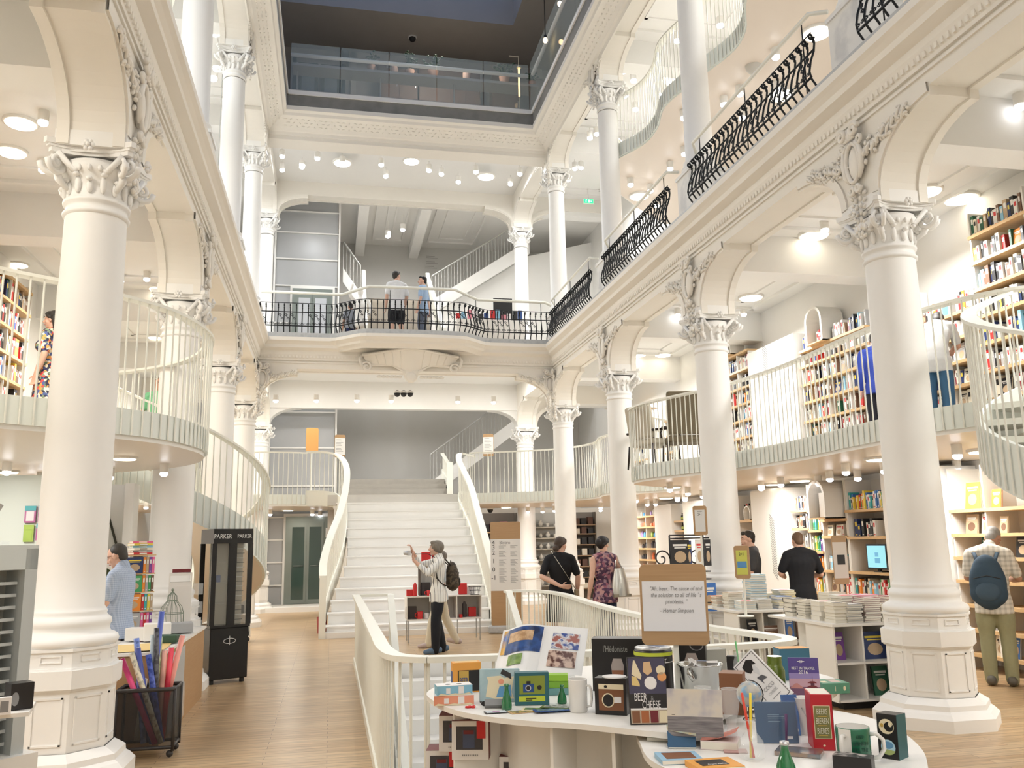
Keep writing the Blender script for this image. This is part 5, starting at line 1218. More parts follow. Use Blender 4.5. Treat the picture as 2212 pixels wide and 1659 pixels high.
def person(loc, rz, label, H=1.70, pose={}, skin=SKIN, hair=('short', (.05, .035, .025)), top=None, legs=None, shoes=(.05, .05, .06), build_=1.0, group=None, glasses=False, beard=None, skirt=None, collar=False, fem=False):
    D = dict(DEF); D.update(pose); V = lambda k: Vector(D[k]); s = H/1.72; B = build_
    root = empty('person', loc, rz, label, 'person', group); root.scale = (s, s, s)
    b = MB(); pel, wa, ch, nk, hd = V('pelvis'), V('waist'), V('chest'), V('neck'), V('head')
    lat = (V('shr')-V('shl')).normalized()
    def torso(b, g=0.0, lo=True, hi=True):
        pts = ([pel-Vector((0, 0, .06))] if lo else [])+[pel+Vector((0, 0, .03)), wa, ch, ch*.35+nk*.65]
        rr = ([.150] if lo else [])+[.158 if fem else .150, .125*B if fem else .138*B, .165*B, .135]
        P = spline(pts, 5); N = len(P); rings = []
        for i, p in enumerate(P):
            t = i/5; k = min(int(t), len(rr)-2); r = rr[k]+(rr[k+1]-rr[k])*sm(t-k)+g
            tt = P[min(i+1, N-1)]-P[max(i-1, 0)]; tt.normalize(); fw = lat.cross(tt).normalized()*-1
            rings.append([p+lat*r*cos(2*pi*q/16)*1.04+fw*r*sin(2*pi*q/16)*(.68 if not fem else .64) for q in range(16)])
        n0 = len(rings); b.add([v for R_ in rings for v in R_], [(i*16+q, i*16+(q+1) % 16, (i+1)*16+(q+1) % 16, (i+1)*16+q) for i in range(n0-1) for q in range(16)]+[tuple(range(15, -1, -1)), tuple((n0-1)*16+q for q in range(16))], True)
        b.tube([V('shl'), (V('shl')+V('shr'))/2+Vector((0, -.005, .035)), V('shr')], [.050+g, .080+g, .050+g], 10)
        if fem:
            for q in (-1, 1): b.ball(ch+lat*q*.075+lat.cross(Vector((0, 0, 1)))*-.085+Vector((0, 0, -.03)), .07+g, 10, 7)
    torso(b)
    # neck and head
    Q = Matrix.Rotation(D['yaw'], 3, 'Z') @ Matrix.Rotation(-D['nod'], 3, 'X')
    limb(b, [nk-Vector((0, 0, .05)), nk+(hd-nk)*.35, hd-Q @ Vector((0, .01, .03))], [.066*B, .055*B, .056*B], 12)
    b.ball(hd+Q @ Vector((0, -.012, .025)), (.074, .094, .092), 16, 12, R=Q); b.ball(hd+Q @ Vector((0, .018, -.028)), (.058, .070, .082), 14, 10, R=Q); b.ball(hd+Q @ Vector((0, .052, -.085)), (.032, .028, .026), 10, 7, R=Q)
    b.tube([hd+Q @ Vector((0, .078, .018)), hd+Q @ Vector((0, .098, -.015)), hd+Q @ Vector((0, .107, -.03))], [.009, .013, .016], 8); b.ball(hd+Q @ Vector((0, .098, -.033)), (.018, .014, .011), 8, 6, R=Q)
    for q in (-1, 1):
        b.ball(hd+Q @ Vector((q*.076, -.005, -.01)), (.010, .020, .031), 8, 6, R=Q); b.ball(hd+Q @ Vector((q*.035, .070, .022)), (.026, .014, .010), 8, 6, R=Q); b.ball(hd+Q @ Vector((q*.04, .055, -.03)), (.025, .02, .022), 8, 6, R=Q)
    # arms, hands
    for sd in 'lr':
        sh, el, wr = V('sh'+sd), V('el'+sd), V('wr'+sd); limb(b, [sh, (sh+el)/2, el], [.046*B, .044*B, .036*B], 12); limb(b, [el, el*.6+wr*.4, wr], [.038*B, .039*B, .026], 12)
        hand(b, wr, D['hd'+sd], D['th'+sd], D['curl'], 1.0)
        hp = pel+lat*(-D['hip'] if sd == 'l' else D['hip'])-Vector((0, 0, .06)); kn, an = V('kn'+sd), V('an'+sd)
        limb(b, [hp+Vector((0, 0, .04)), hp*.5+kn*.5, kn], [.080*B, .076*B, .056], 14); limb(b, [kn, kn*.65+an*.35+Vector((0, -.012, 0)), an], [.056, .056, .037], 12)
        ft = Vector(D['ft'+sd]).normalized(); limb(b, [an+Vector((0, 0, -.045))-ft*.045, an+Vector((0, 0, -.055))+ft*.05, an+Vector((0, 0, -.062))+ft*.15], [.040, .038, .028], 10)
    o = b.build('body', skin, root); fuse(o, .0075, 2, .5)
    e = MB()
    for q in (-1, 1): e.ball(hd+Q @ Vector((q*.032, .077, .010)), (.0125, .006, .0075), 8, 6, R=Q)
    e.build('eyes', mat('eye_white', (.75, .74, .72), .3), root); e = MB()
    for q in (-1, 1): e.ball(hd+Q @ Vector((q*.032, .081, .010)), (.0065, .004, .0068), 8, 6, R=Q); e.tube([hd+Q @ Vector((q*.014, .088, .030)), hd+Q @ Vector((q*.035, .085, .036)), hd+Q @ Vector((q*.052, .072, .030))], [.003, .0045, .002], 5)
    e.build('irises_and_brows', mat('brow_dark', (.03, .02, .015), .6), root)
    e = MB(); e.tube([hd+Q @ Vector((-.024, .078, -.062)), hd+Q @ Vector((-.008, .089, -.058)), hd+Q @ Vector((0, .090, -.060)), hd+Q @ Vector((.008, .089, -.058)), hd+Q @ Vector((.024, .078, -.062))], [.003, .006, .0065, .006, .003], 6); e.build('mouth', mat('lips', (.45, .16, .14), .45), root)
    # hair
    hk, hc = hair; hm = noisy('hair_%d' % (hash(hc) % 9999), [(0, tuple(x*.6 for x in hc)), (1, hc)], 60, .55, stretch=(1, 1, .15)); h = MB()
    def strand(pts, r): limb(h, [hd+Q @ Vector(p) for p in pts], r, 10)
    if hk != 'bald':
        h.ball(hd+Q @ Vector((0, -.022, .038)), (.081, .092, .088), 16, 12, R=Q)
        if hk in ('short', 'buzz'):
            h = MB(); k = 1.0 if hk == 'short' else .965
            h.ball(hd+Q @ Vector((0, -.026, .040)), (.0805*k, .093*k, .087*k), 16, 12, R=Q); h.ball(hd+Q @ Vector((0, -.055, -.005)), (.068*k, .052, .075), 14, 10, R=Q)
            if hk == 'short': h.ball(hd+Q @ Vector((0, .045, .092)), (.055, .04, .030), 12, 8, R=Q)
        elif hk == 'bob':
            h.ball(hd+Q @ Vector((0, -.03, .022)), (.100, .112, .104), 16, 12, R=Q); h.ball(hd+Q @ Vector((0, .03, .085)), (.07, .06, .035), 12, 8, R=Q)
            for q in (-1, 1): strand([(q*.075, .015, .05), (q*.085, -.01, -.01), (q*.074, -.03, -.04)], [.026, .032, .026])
            h.ball(hd+Q @ Vector((0, -.06, -.025)), (.084, .06, .075), 14, 10, R=Q)
        elif hk in ('bun', 'pony', 'long'):
            h.ball(hd+Q @ Vector((0, .03, .085)), (.06, .05, .03), 12, 8, R=Q); h.ball(hd+Q @ Vector((0, -.055, .0)), (.072, .05, .075), 14, 10, R=Q)
            for q in (-1, 1): strand([(q*.055, .06, .07), (q*.078, .02, .03), (q*.06, -.06, -.01)], [.015, .018, .02])
            if hk == 'bun': h.ball(hd+Q @ Vector((0, -.105, -.055)), (.055, .045, .05), 12, 9, R=Q)
            if hk == 'pony': h.ball(hd+Q @ Vector((0, -.115, .02)), (.055, .05, .06), 12, 9, R=Q)
            if hk == 'long':
                for x in (-.07, -.035, 0, .035, .07): strand([(x, -.05, .02), (x*1.15, -.085, -.10), (x*1.2, -.105, -.24), (x*1.0, -.10, -.36)], [.04, .042, .038, .015])
        o = h.build('hair', hm, root); fuse(o, .009, 2)
    if beard:
        h = MB(); h.ball(hd+Q @ Vector((0, .035, -.085)), (.052, .052, .042), 12, 8, R=Q); h.tube([hd+Q @ Vector((-.062, .01, -.04)), hd+Q @ Vector((-.045, .05, -.085)), hd+Q @ Vector((0, .07, -.1)), hd+Q @ Vector((.045, .05, -.085)), hd+Q @ Vector((.062, .01, -.04))], .015, 8); h.build('beard', mat('beard', beard, .8), root)
    if glasses:
        h = MB()
        for q in (-1, 1):
            h.tube([hd+Q @ Vector((q*(.034+.022*cos(a)), .094, .008+.018*sin(a))) for a in [2*pi*i/12 for i in range(13)]], .002, 4, caps=False); h.tube([hd+Q @ Vector((q*.056, .092, .012)), hd+Q @ Vector((q*.078, .0, .01))], .002, 4)
        h.build('glasses', M_BLACKM, root)
    # clothes
    if top:
        tm, sl = top[:2]; ln = top[2] if len(top) > 2 else .0     # sleeve: 0 none, .5 short, 1 long ; ln extra length below the pelvis
        c = MB(); pel0 = pel; torso(c, .016)
        if ln < .1: c.tube([pel+Vector((0, 0, .05)), pel-Vector((0, 0, .04)), pel-Vector((0, 0, .11+ln))], [.160, .186, .192], 18, flat=(.72, 1))
        if ln >= .1:
            hem = pel-Vector((0, 0, .06+ln)); c.tube([pel+Vector((0, 0, .02)), pel-Vector((0, 0, .06)), hem], [.168, .186+ln*.04, .186+ln*.14], 18, flat=(.78, 1))
        for sd in 'lr':
            sh, el, wr = V('sh'+sd), V('el'+sd), V('wr'+sd)
            if sl > 0:
                e_ = sh+(el-sh)*min(1, sl*2*.78 if sl <= .5 else 1); limb(c, [sh, (sh+e_)/2, e_], [.060*B, .060*B, .057*B if sl <= .5 else .048*B], 12)
                if sl > .5: e2 = el+(wr-el)*min(1, (sl-.5)*2*.95); limb(c, [el, (el+e2)/2, e2], [.052*B, .049*B, .040], 12)
        if collar: limb(c, [nk-Vector((0, 0, .02)), nk+Vector((0, .005, .035))], [.078, .070], 12)
        o = c.build('shirt' if not ln > .3 else 'dress', tm, root); fuse(o, .012, 3)
    if legs:
        lm, full = legs; c = MB(); lo = pel-Vector((0, 0, .02)); c.tube([pel+Vector((0, 0, .03)), pel-Vector((0, 0, .03)), pel-Vector((0, 0, .10))], [.140, .152, .155], 16, flat=(.72, 1))
        for sd in 'lr':
            hp = pel+lat*(-D['hip'] if sd == 'l' else D['hip'])-Vector((0, 0, .05)); kn, an = V('kn'+sd), V('an'+sd); an2 = an+Vector((0, 0, -.03))
            if full >= 1: limb(c, [hp, hp*.5+kn*.5, kn, kn*.5+an2*.5, an2], [.092*B, .094*B, .078, .074, .066], 14)
            else: e_ = hp+(kn-hp)*(full*1.8); limb(c, [hp, (hp+e_)/2, e_], [.095*B, .104*B, .100], 14)
        o = c.build('trousers' if full >= 1 else 'shorts', lm, root); fuse(o, .012, 3)
    c = {}
    for sd in 'lr':
        an = V('an'+sd); ft = Vector(D['ft'+sd]).normalized(); h = MB(); limb(h, [an+Vector((0, 0, -.03))-ft*.055, an+Vector((0, 0, -.04))+ft*.05, an+Vector((0, 0, -.055))+ft*.165], [.052, .048, .036], 12)
        h.ball(an+ft*.055+Vector((0, 0, -.078)), (.045, .045, .012), 12, 6); o = h.build('shoe', mat('shoe_%d' % (hash(shoes) % 9999), shoes, .6), root); fuse(o, .009, 2)
    return root
def gp(px, y): p = at(px, 1160, 'y', y); return p
CL = lambda n, c, r=.85: noisy(n, [(0, tuple(x*.85 for x in c)), (1, c)], 25, r, bump=.1)
# 1 woman taking a photo
p = gp(946, 13.55); F90 = radians(90)
arms_up = dict(ell=(-.17, .20, 1.22), elr=(.15, .27, 1.34), wrl=(-.06, .40, 1.42), wrr=(.05, .40, 1.56), hdl=(.15, .25, 1), hdr=(-.2, .3, .8), thl=(1, .2, .4), thr=(-1, .2, .3), curl=.9, head=(0, .04, 1.60), nod=-.05,
               knl=(-.09, .06, .50), knr=(.10, .0, .50), anl=(-.08, .06, .09), anr=(.11, -.10, .09))
M_STR = stripes('black_striped_white_cloth', (.80, .79, .75), (.05, .05, .06), .042, .12, 'Y')
W1 = person((p.x, 13.55, 0), F90+.12, 'grey haired woman in striped blouse and black trousers raising a camera', 1.68, arms_up, hair=('bob', (.22, .19, .15)), top=(M_STR, .8, .06), legs=(CL('black_trousers', (.012, .013, .018)), 1), shoes=(.10, .16, .24), collar=True, fem=True)
def rel(root, v): return Matrix.Translation(root.location) @ Matrix.Rotation(root.rotation_euler.z, 4, 'Z') @ Matrix.Scale(root.scale.x, 4) @ Vector(v)
c0 = rel(W1, (-.005, .47, 1.535)); root = empty('photo_camera', c0, W1.rotation_euler.z, 'small silver camera held up by the woman in the striped blouse', 'camera')
m = MB(); m.cbox((0, 0, 0), (.12, .045, .075)); m.build('camera_body', mat('camera_silver', (.6, .6, .6), .3, .5), root, bevel=.006); m = MB(); m.lathe([(.032, 0), (.034, .03), (.028, .075), (.02, .08)], 14, M=T(rx=-pi/2)); m.build('lens', mat('camera_silver'), root)
m = MB(); m.tube([(.06, -.02, .01), (.05, -.14, -.02), (.01, -.30, -.02), (-.05, -.40, -.08)], .006, 5); m.build('strap', M_BLACKM, root)
def backpack(root_person, label, mt, mt2, s=1.0, name='backpack', off=(0, -.235, 1.16), H_=.44, W2=.28):
    c = rel(root_person, off); root = empty(name, c, root_person.rotation_euler.z, label, 'backpack'); root.scale = (s, s, s)
    m = MB(); m.ball((0, 0, -.02), (W2/2, .105, H_/2), 18, 14); m.ball((0, .01, .06), (W2/2*.86, .095, H_/2*.8), 16, 12); m.ball((0, 0, -.11), (W2/2*1.02, .11, H_/2*.55), 16, 12); o = m.build('bag', mt, root); fuse(o, .014, 3)
    m = MB(); m.ball((0, -.085, -.09), (W2/2*.68, .045, H_/2*.38), 14, 10); o = m.build('front_pocket', mt2, root); fuse(o, .012, 3)
    for q in (-1, 1): m = MB(); m.tube([(q*.07, .05, .17), (q*.10, .14, .27), (q*.135, .24, .26), (q*.15, .315, .12), (q*.155, .30, -.02), (q*.14, .20, -.12), (q*.12, .08, -.16)], .020, 6, flat=(1, .45)); m.build('strap', mt2, root)
    m = MB(); m.tube([(-.03, .03, .21), (0, .03, .25), (.03, .03, .21)], .007, 5); m.build('handle', mt2, root); m = MB(); m.tube([(-W2*.36, -.075, .03), (0, -.108, .06), (W2*.36, -.075, .03)], .005, 5); m.build('zip', M_BLACKM, root)
    return root
backpack(W1, 'dark brown quilted backpack worn by the woman in the striped blouse', voro('brown_quilt', [(.05, .035, .022), (.09, .065, .04), (.03, .022, .015)], 30), CL('dark_brown_strap', (.035, .025, .018)), .95)
# 2 companion hidden behind her
p = gp(952, 14.35)
stride = dict(knl=(-.09, .16, .50), anl=(-.09, .24, .09), knr=(.10, -.10, .50), anr=(.10, -.30, .12), ftr=(0, 1, .25))
person((p.x, 14.35, 0), F90, 'person in cream trousers walking, mostly hidden behind the photographing woman', 1.52, stride, hair=('bob', (.2, .17, .14)), top=(CL('pale_blue_top', (.55, .62, .66)), .5), legs=(CL('cream_trousers', (.72, .66, .52)), 1), shoes=(.55, .45, .42), fem=True)
# 3 woman in black dress
p = gp(1208, 12.9)
W3 = person((p.x, 12.9, 0), -.15, 'woman in a black dress seen from behind, one arm across her back', 1.70, dict(yaw=-.9, head=(.02, .01, 1.60), elr=(.27, .0, 1.12), wrr=(.26, .06, .88), ell=(-.29, -.10, 1.13), wrl=(-.02, -.24, .99), hdl=(1, -.25, -.1), thl=(0, -.3, 1), curl=.35), hair=('bun', (.07, .045, .03)), top=(CL('black_dress', (.010, .010, .012)), .5, .42), shoes=(.03, .03, .03), fem=True, build_=1.05)
c0 = rel(W3, (0, 0, 0)); root = empty('shoulder_bag', c0, W3.rotation_euler.z, 'small tan shoulder bag on a thin strap of the woman in black', 'bag')
m = MB(); m.tube([(-.13, .02, 1.49), (-.05, -.165, 1.34), (.10, -.175, 1.10), (.22, -.06, .92)], .008, 6, flat=(1, .5)); m.build('strap', mat('chain_strap', (.5, .47, .4), .3, .5), root); m = MB(); m.cbox((.24, .0, .80), (.06, .20, .24)); m.build('bag', mat('tan_leather', (.35, .27, .16), .5), root, bevel=.015)
# 4 woman with silver bag
p = gp(1303, 12.3)
W4 = person((p.x, 12.3, 0), .25, 'dark haired woman in a flowered sleeveless top and jeans carrying a silver bag', 1.70, dict(yaw=-1.15, elr=(.27, -.01, 1.14), wrr=(.22, .14, 1.0), hdr=(-.3, 1, .2), thr=(0, .2, 1)), hair=('pony', (.02, .015, .015)), top=(voro('plum_flower_print', [(.07, .03, .06), (.28, .10, .14), (.10, .04, .09), (.45, .25, .24), (.05, .02, .05), (.30, .18, .22)], 26), 0, .12), legs=(CL('dark_jeans', (.02, .03, .07)), 1), shoes=(.04, .04, .05), fem=True)
root = empty('shoulder_bag', rel(W4, (.19, -.10, .98)), W4.rotation_euler.z, 'shiny silver shoulder bag hanging from the woman in the flowered top', 'bag')
m = MB(); P0 = [[Vector((x*(1-.45*max(0, z/.26)), y*.09*(1-.6*max(0, z/.26)), z)) for (x, y) in [(.15*cos(a), sin(a)) for a in [2*pi*i/16 for i in range(17)]]] for z in (-.13, -.12, -.05, .05, .15, .24, .26)]; m.grid(P0); m.box(-.14, .14, -.075, .075, -.135, -.125); m.build('bag', mat('silver_leather', (.62, .62, .58), .28, .75), root)
m = MB(); m.tube([(-.05, 0, .24), (-.04, .03, .36), (0, .09, .45), (.03, .10, .44), (.05, .06, .34), (.06, 0, .24)], .010, 6); m.build('strap', mat('silver_leather'), root); m = MB(); m.box(-.145, .145, -.08, .08, -.14, -.10); m.build('base', mat('bag_base', (.30, .27, .2), .5), root)
# 5, 6 men behind the book tables
p = gp(1622, 11.75)
person((p.x, 11.75, 0), 1.25, 'man in a dark grey shirt in profile beside the second right column', 1.74, dict(yaw=.2, head=(0, .05, 1.59), nod=.1, elr=(.22, .06, 1.13), ell=(-.22, .06, 1.13), wrr=(.14, .28, 1.08), wrl=(-.14, .28, 1.08), hdl=(0, 1, 0), hdr=(0, 1, 0), thl=(1, 0, .3), thr=(-1, 0, .3)), hair=('short', (.035, .028, .022)), top=(CL('dark_grey_shirt', (.055, .055, .058)), .5, .05), legs=(CL('black_jeans', (.015, .015, .02)), 1), shoes=(.05, .05, .05))
p = gp(1725, 11.1)
person((p.x, 11.1, 0), -.15, 'man in black tee and jeans seen from behind near the book tables', 1.72, dict(nod=.35, head=(0, .05, 1.57), ell=(-.27, .04, 1.14), elr=(.30, .06, 1.12), wrl=(-.14, .26, 1.08), wrr=(.15, .28, 1.08), hdl=(.4, 1, .1), hdr=(-.4, 1, .1), thl=(0, .2, 1), thr=(0, .2, 1)), hair=('buzz', (.16, .09, .05)), top=(CL('black_tee', (.010, .011, .015)), .5, .06), legs=(CL('navy_jeans', (.025, .03, .05)), 1), shoes=(.04, .04, .05), build_=1.1)
# 7 man with backpack at the right edge
M_CHK = stripes('cream_checked_cloth', (.80, .77, .70), (.52, .50, .44), .05, .45, 'X', both='Z')
W7 = person((7.18, 8.55, 0), -.75, 'grey haired man in checked shirt and khaki trousers bending towards the shelves', 1.74, dict(head=(.06, .14, 1.56), nod=.75, yaw=-.35, neck=(.02, .04, 1.44), chest=(0, .02, 1.27), ell=(-.23, .06, 1.13), elr=(.26, .08, 1.12), wrl=(-.10, .28, 1.08), wrr=(.16, .32, 1.10), hdl=(.2, 1, 0), hdr=(-.2, 1, 0), thl=(1, 0, .4), thr=(-1, 0, .4)), skin=SKIN2, hair=('buzz', (.35, .34, .32)), top=(M_CHK, .5, .08), legs=(CL('khaki_trousers', (.33, .32, .19)), 1), shoes=(.12, .11, .09), collar=True, build_=1.08)
backpack(W7, 'blue backpack hanging on the back of the man in the checked shirt', CL('slate_blue_nylon', (.035, .065, .10)), CL('slate_blue_strap', (.05, .085, .125)), 1.12, off=(-.02, -.24, 1.10), H_=.50, W2=.33)
# 8 man in blue shirt at the left counter
p = gp(268, 9.3)
M_BCK = stripes('blue_fine_check_cloth', (.34, .42, .58), (.50, .58, .72), .02, .4, 'X', both='Z')
person((p.x, 9.3, 0), 1.35, 'man in blue checked shirt and glasses standing beyond the wrapping counter', 1.70, dict(nod=.35, head=(0, .06, 1.58), ell=(-.24, .03, 1.14), elr=(.24, .03, 1.13), wrl=(-.14, .27, 1.14), wrr=(.12, .27, 1.05), hdl=(.2, 1, .2), hdr=(-.2, 1, .1), thl=(1, 0, .6), thr=(-1, 0, .6)), hair=('buzz', (.05, .045, .04)), top=(M_BCK, .5, .04), legs=(CL('black_slacks', (.010, .010, .014)), 1), glasses=True, collar=True, shoes=(.02, .02, .02))
# 9 dark haired person half hidden left of the near column
p = gp(52, 9.0); person((p.x, 9.0, 0), 2.6, 'dark haired person in black half hidden left of the near left column', 1.66, dict(), hair=('long', (.02, .018, .016)), top=(CL('black_jumper', (.015, .015, .018)), 1, .08), legs=(CL('black_jeans2', (.02, .02, .03)), 1), fem=True)
# 10 woman in floral dress on the left mezzanine
p = at(112, 760, 'y', 11.0)
M_FLO = voro('bright_flower_print', [(.03, .03, .10), (.70, .08, .08), (.85, .75, .55), (.03, .03, .06), (.75, .35, .10), (.08, .12, .30), (.75, .70, .65), (.20, .28, .18)], 34)
person((p.x, 11.0, MZ), 1.45, 'long haired woman in a flowered dress on the left mezzanine', 1.66, dict(), hair=('long', (.035, .03, .025)), top=(M_FLO, .5, .34), shoes=(.05, .05, .05), fem=True)
# 11 man in green on the left mezzanine
p = at(341, 860, 'y', 15.2)
person((p.x, 15.2, MZ), -2.8, 'man in a green tee behind the spiral handrail on the left mezzanine', 1.64, dict(), skin=SKIN2, hair=('buzz', (.12, .07, .05)), top=(CL('green_tee', (.16, .42, .22)), .5, .04), legs=(CL('grey_trousers', (.3, .3, .3)), 1))
# 12, 13 two on the gallery
p = at(857, 650, 'y', 19.45)
person((p.x, 19.45, G1), .15, 'man in white tee and black shorts standing behind the iron railing', 1.74, dict(yaw=-1.0, elr=(.24, .02, 1.13), wrr=(.22, .16, .93), anl=(-.11, -.02, .09), anr=(.14, -.05, .09)), hair=('short', (.03, .025, .02)), top=(CL('white_tee', (.82, .82, .82)), .5, .06), legs=(CL('black_shorts', (.012, .012, .015)), .5), shoes=(.5, .5, .5), build_=1.08)
p = at(914, 655, 'y', 19.5)
person((p.x, 19.5, G1), 1.15, 'young man in light blue tee on the gallery, facing the man in shorts', 1.66, dict(yaw=.5, elr=(.22, -.06, 1.12), wrr=(.22, -.08, .88)), hair=('short', (.015, .013, .012)), top=(CL('light_blue_tee', (.38, .52, .72)), .5, .05), legs=(CL('slate_trousers', (.12, .14, .19)), 1), build_=.92)
# 14 readers on the right mezzanine
p = at(2018, 760, 'y', 9.0)
person((p.x, 9.0, MZ), -.9, 'man in pale tee and blue jeans leaning forward on the right mezzanine', 1.68, dict(waist=(0, .02, 1.07), chest=(0, .12, 1.25), neck=(0, .22, 1.38), shl=(-.18, .17, 1.34), shr=(.18, .17, 1.34), head=(0, .34, 1.46), nod=.8, ell=(-.22, .26, 1.10), elr=(.22, .26, 1.10), wrl=(-.08, .46, 1.10), wrr=(.10, .46, 1.08), hdl=(.3, 1, 0), hdr=(-.3, 1, 0), thl=(1, 0, .4), thr=(-1, 0, .4)), skin=SKIN2, hair=('short', (.025, .02, .018)), top=(CL('pale_grey_tee', (.50, .50, .49)), .5, .08), legs=(CL('blue_jeans', (.03, .09, .17)), 1))
p = at(1948, 700, 'y', 9.7)
person((p.x, 9.7, MZ), -.55, 'tall bearded man mostly hidden behind the near right column on the mezzanine', 1.84, dict(yaw=-.6), skin=SKIN, hair=('short', (.04, .03, .02)), beard=(.03, .022, .018), top=(CL('black_vest', (.02, .02, .02)), .5, .05), legs=(CL('blue_jeans2', (.03, .05, .1)), 1))
p = at(1893, 780, 'y', 10.6)
person((p.x, 10.6, MZ), -.6, 'person in bright blue jacket emerging behind the near right column on the mezzanine', 1.66, dict(nod=.5, head=(0, .08, 1.57)), hair=('short', (.03, .025, .02)), top=(CL('royal_blue_jacket', (.03, .06, .34)), 1, .1), legs=(CL('dark_trousers3', (.02, .02, .03)), 1), build_=1.1)
# mannequins and a child by the gallery stair
p = at(757, 690, 'y', 20.6); person((p.x, 20.6, G1), .4, 'child in navy trousers on the gallery beside the white mannequin', 1.25, dict(), skin=SKIN2, hair=('short', (.03, .02, .02)), top=(CL('grey_tee2', (.30, .32, .36)), .5), legs=(CL('navy_trousers', (.02, .03, .10)), 1))
def mannequin(px, y, s, label):
    p = at(px, 690, 'y', y); root = empty('mannequin', (p.x, y, G1), 0, label, 'mannequin', 'white mannequins on the gallery'); root.scale = (s, s, s); b = MB()
    limb(b, [(0, 0, .75), (0, 0, .95), (0, 0, 1.2), (0, 0, 1.38)], [.15, .13, .16, .08], 14, flat=(.7, 1)); limb(b, [(0, 0, 1.38), (0, 0, 1.5)], [.05, .05]); b.ball((0, 0, 1.6), (.075, .09, .12), 12, 9)
    limb(b, [(.18, 0, 1.38), (.26, -.05, 1.15), (.2, -.1, .95)], [.05, .045, .03]); limb(b, [(-.18, 0, 1.38), (-.26, -.08, 1.5), (-.2, -.1, 1.75)], [.05, .045, .03]); o = b.build('torso', M_SHELFW, root); fuse(o, .012)
    m = MB(); m.lathe([(.2, 0), (.2, .02), (.02, .04), (.02, .8)], 16, close=False); m.build('stand', M_STEEL, root)
mannequin(778, 20.5, .95, 'white mannequin left of the slanting white post on the gallery'); 
# ------------------------------------------------------------------ goods: helper for things that stand facing the visitor
def fz(p): return atan2(-p[0], p[1])
class Item:
    """upright thing placed where its foot is; u across (0..1), v up (0..1) on the front"""
    def __init__(s, name, px, py, z, wpx, hpx, d, label, cat, m=None, turn=0, lean=0, group=None, W=None, Hh=None, part='box', bevel=.0015, pos=None):
        p = Vector(pos) if pos else at(px, py, 'z', z); s.p = p; s.W = W or pxm(wpx, p); s.H = Hh or pxm(hpx, p)/1.0; s.d = d
        s.r = empty(name, p+Vector((0, 0, .0006)), 0, label, cat, group); s.r.rotation_euler = (-radians(lean), 0, fz(p)+radians(turn))
        if m:
            b = MB(); b.box(-s.W/2, s.W/2, 0, d, 0, s.H); s.body = b.build(part, m, s.r, bevel=bevel)
    def at(s, u, v, o=0): return Vector(((u-.5)*s.W, -o, v*s.H))
    def plate(s, u0, u1, v0, v1, m, name='print', o=.0008, th=.0008):
        b = MB(); b.box((u0-.5)*s.W, (u1-.5)*s.W, -o, -o+th, v0*s.H, v1*s.H); return b.build(name, m, s.r)
    def poly(s, pts, m, name='picture', o=.0014):
        b = MB(); P = [s.at(u, v, o) for u, v in pts]; b.add(P, [tuple(range(len(P)))], False); return b.build(name, m, s.r)
    def disc(s, u, v, ru, rv, m, name='picture', o=.0014, n=18, a0=0, a1=2*pi): return s.poly([(u+ru*cos(a0+(a1-a0)*k/n), v+rv*sin(a0+(a1-a0)*k/n)) for k in range(n)], m, name, o)
    def txt(s, body, u, v, hf, m, align='CENTER', sx=1, o=.002, **k): return text(body, hf*s.H, m, s.r, T((u-.5)*s.W, -o, v*s.H, rx=pi/2), align=align, sx=sx, ext=.0002, **k)
    def side(s, v0, v1, m, q=1, name='side_print', y0=.1, y1=.9):
        b = MB(); x = q*(s.W/2+.0008); b.box(min(x, x-q*.0008), max(x, x-q*.0008), s.d*y0, s.d*y1, v0*s.H, v1*s.H); return b.build(name, m, s.r)
    def top(s, m, u0=.1, u1=.9, y0=.1, y1=.9, name='top_print'):
        b = MB(); b.box((u0-.5)*s.W, (u1-.5)*s.W, s.d*y0, s.d*y1, s.H, s.H+.0008); return b.build(name, m, s.r)
c_ = lambda n, c=(.5, .5, .5), r=.5, **k: mat(n, c, r, **k)
RED = c_('gift_red', (.62, .03, .03)); DRED = c_('dark_red_card', (.17, .02, .025)); WHT = c_('white_card', (.84, .82, .80)); BLK = c_('black_card', (.02, .018, .018), .35); GLD = c_('gold_print', (.55, .36, .08)); ORG = c_('orange_card', (.78, .36, .07))
LIME = c_('lime_print', (.55, .62, .05)); TEAL = c_('teal_card', (.03, .13, .15)); SKYB = c_('sky_blue_card', (.25, .52, .68)); SALM = c_('salmon_card', (.80, .32, .20)); PBL = c_('pale_blue_print', (.42, .62, .72)); GRN = c_('grass_green_card', (.20, .42, .04)); DBL = c_('deep_blue_print', (.02, .07, .25)); CRM = c_('cream_print', (.80, .70, .48)); BRN = c_('brown_print', (.22, .09, .04)); SAND = c_('sand_print', (.55, .36, .17)); GRY = c_('mid_grey', (.25, .25, .25)); SILV = c_('silver_print', (.6, .6, .6), .3, metal=.6)
GLASS = mat('clear_glass', (.9, .94, .94), .02, alpha=.22, spec=1); BGRN = mat('green_bottle', (.01, .16, .05), .07, spec=.9, coat=.4)
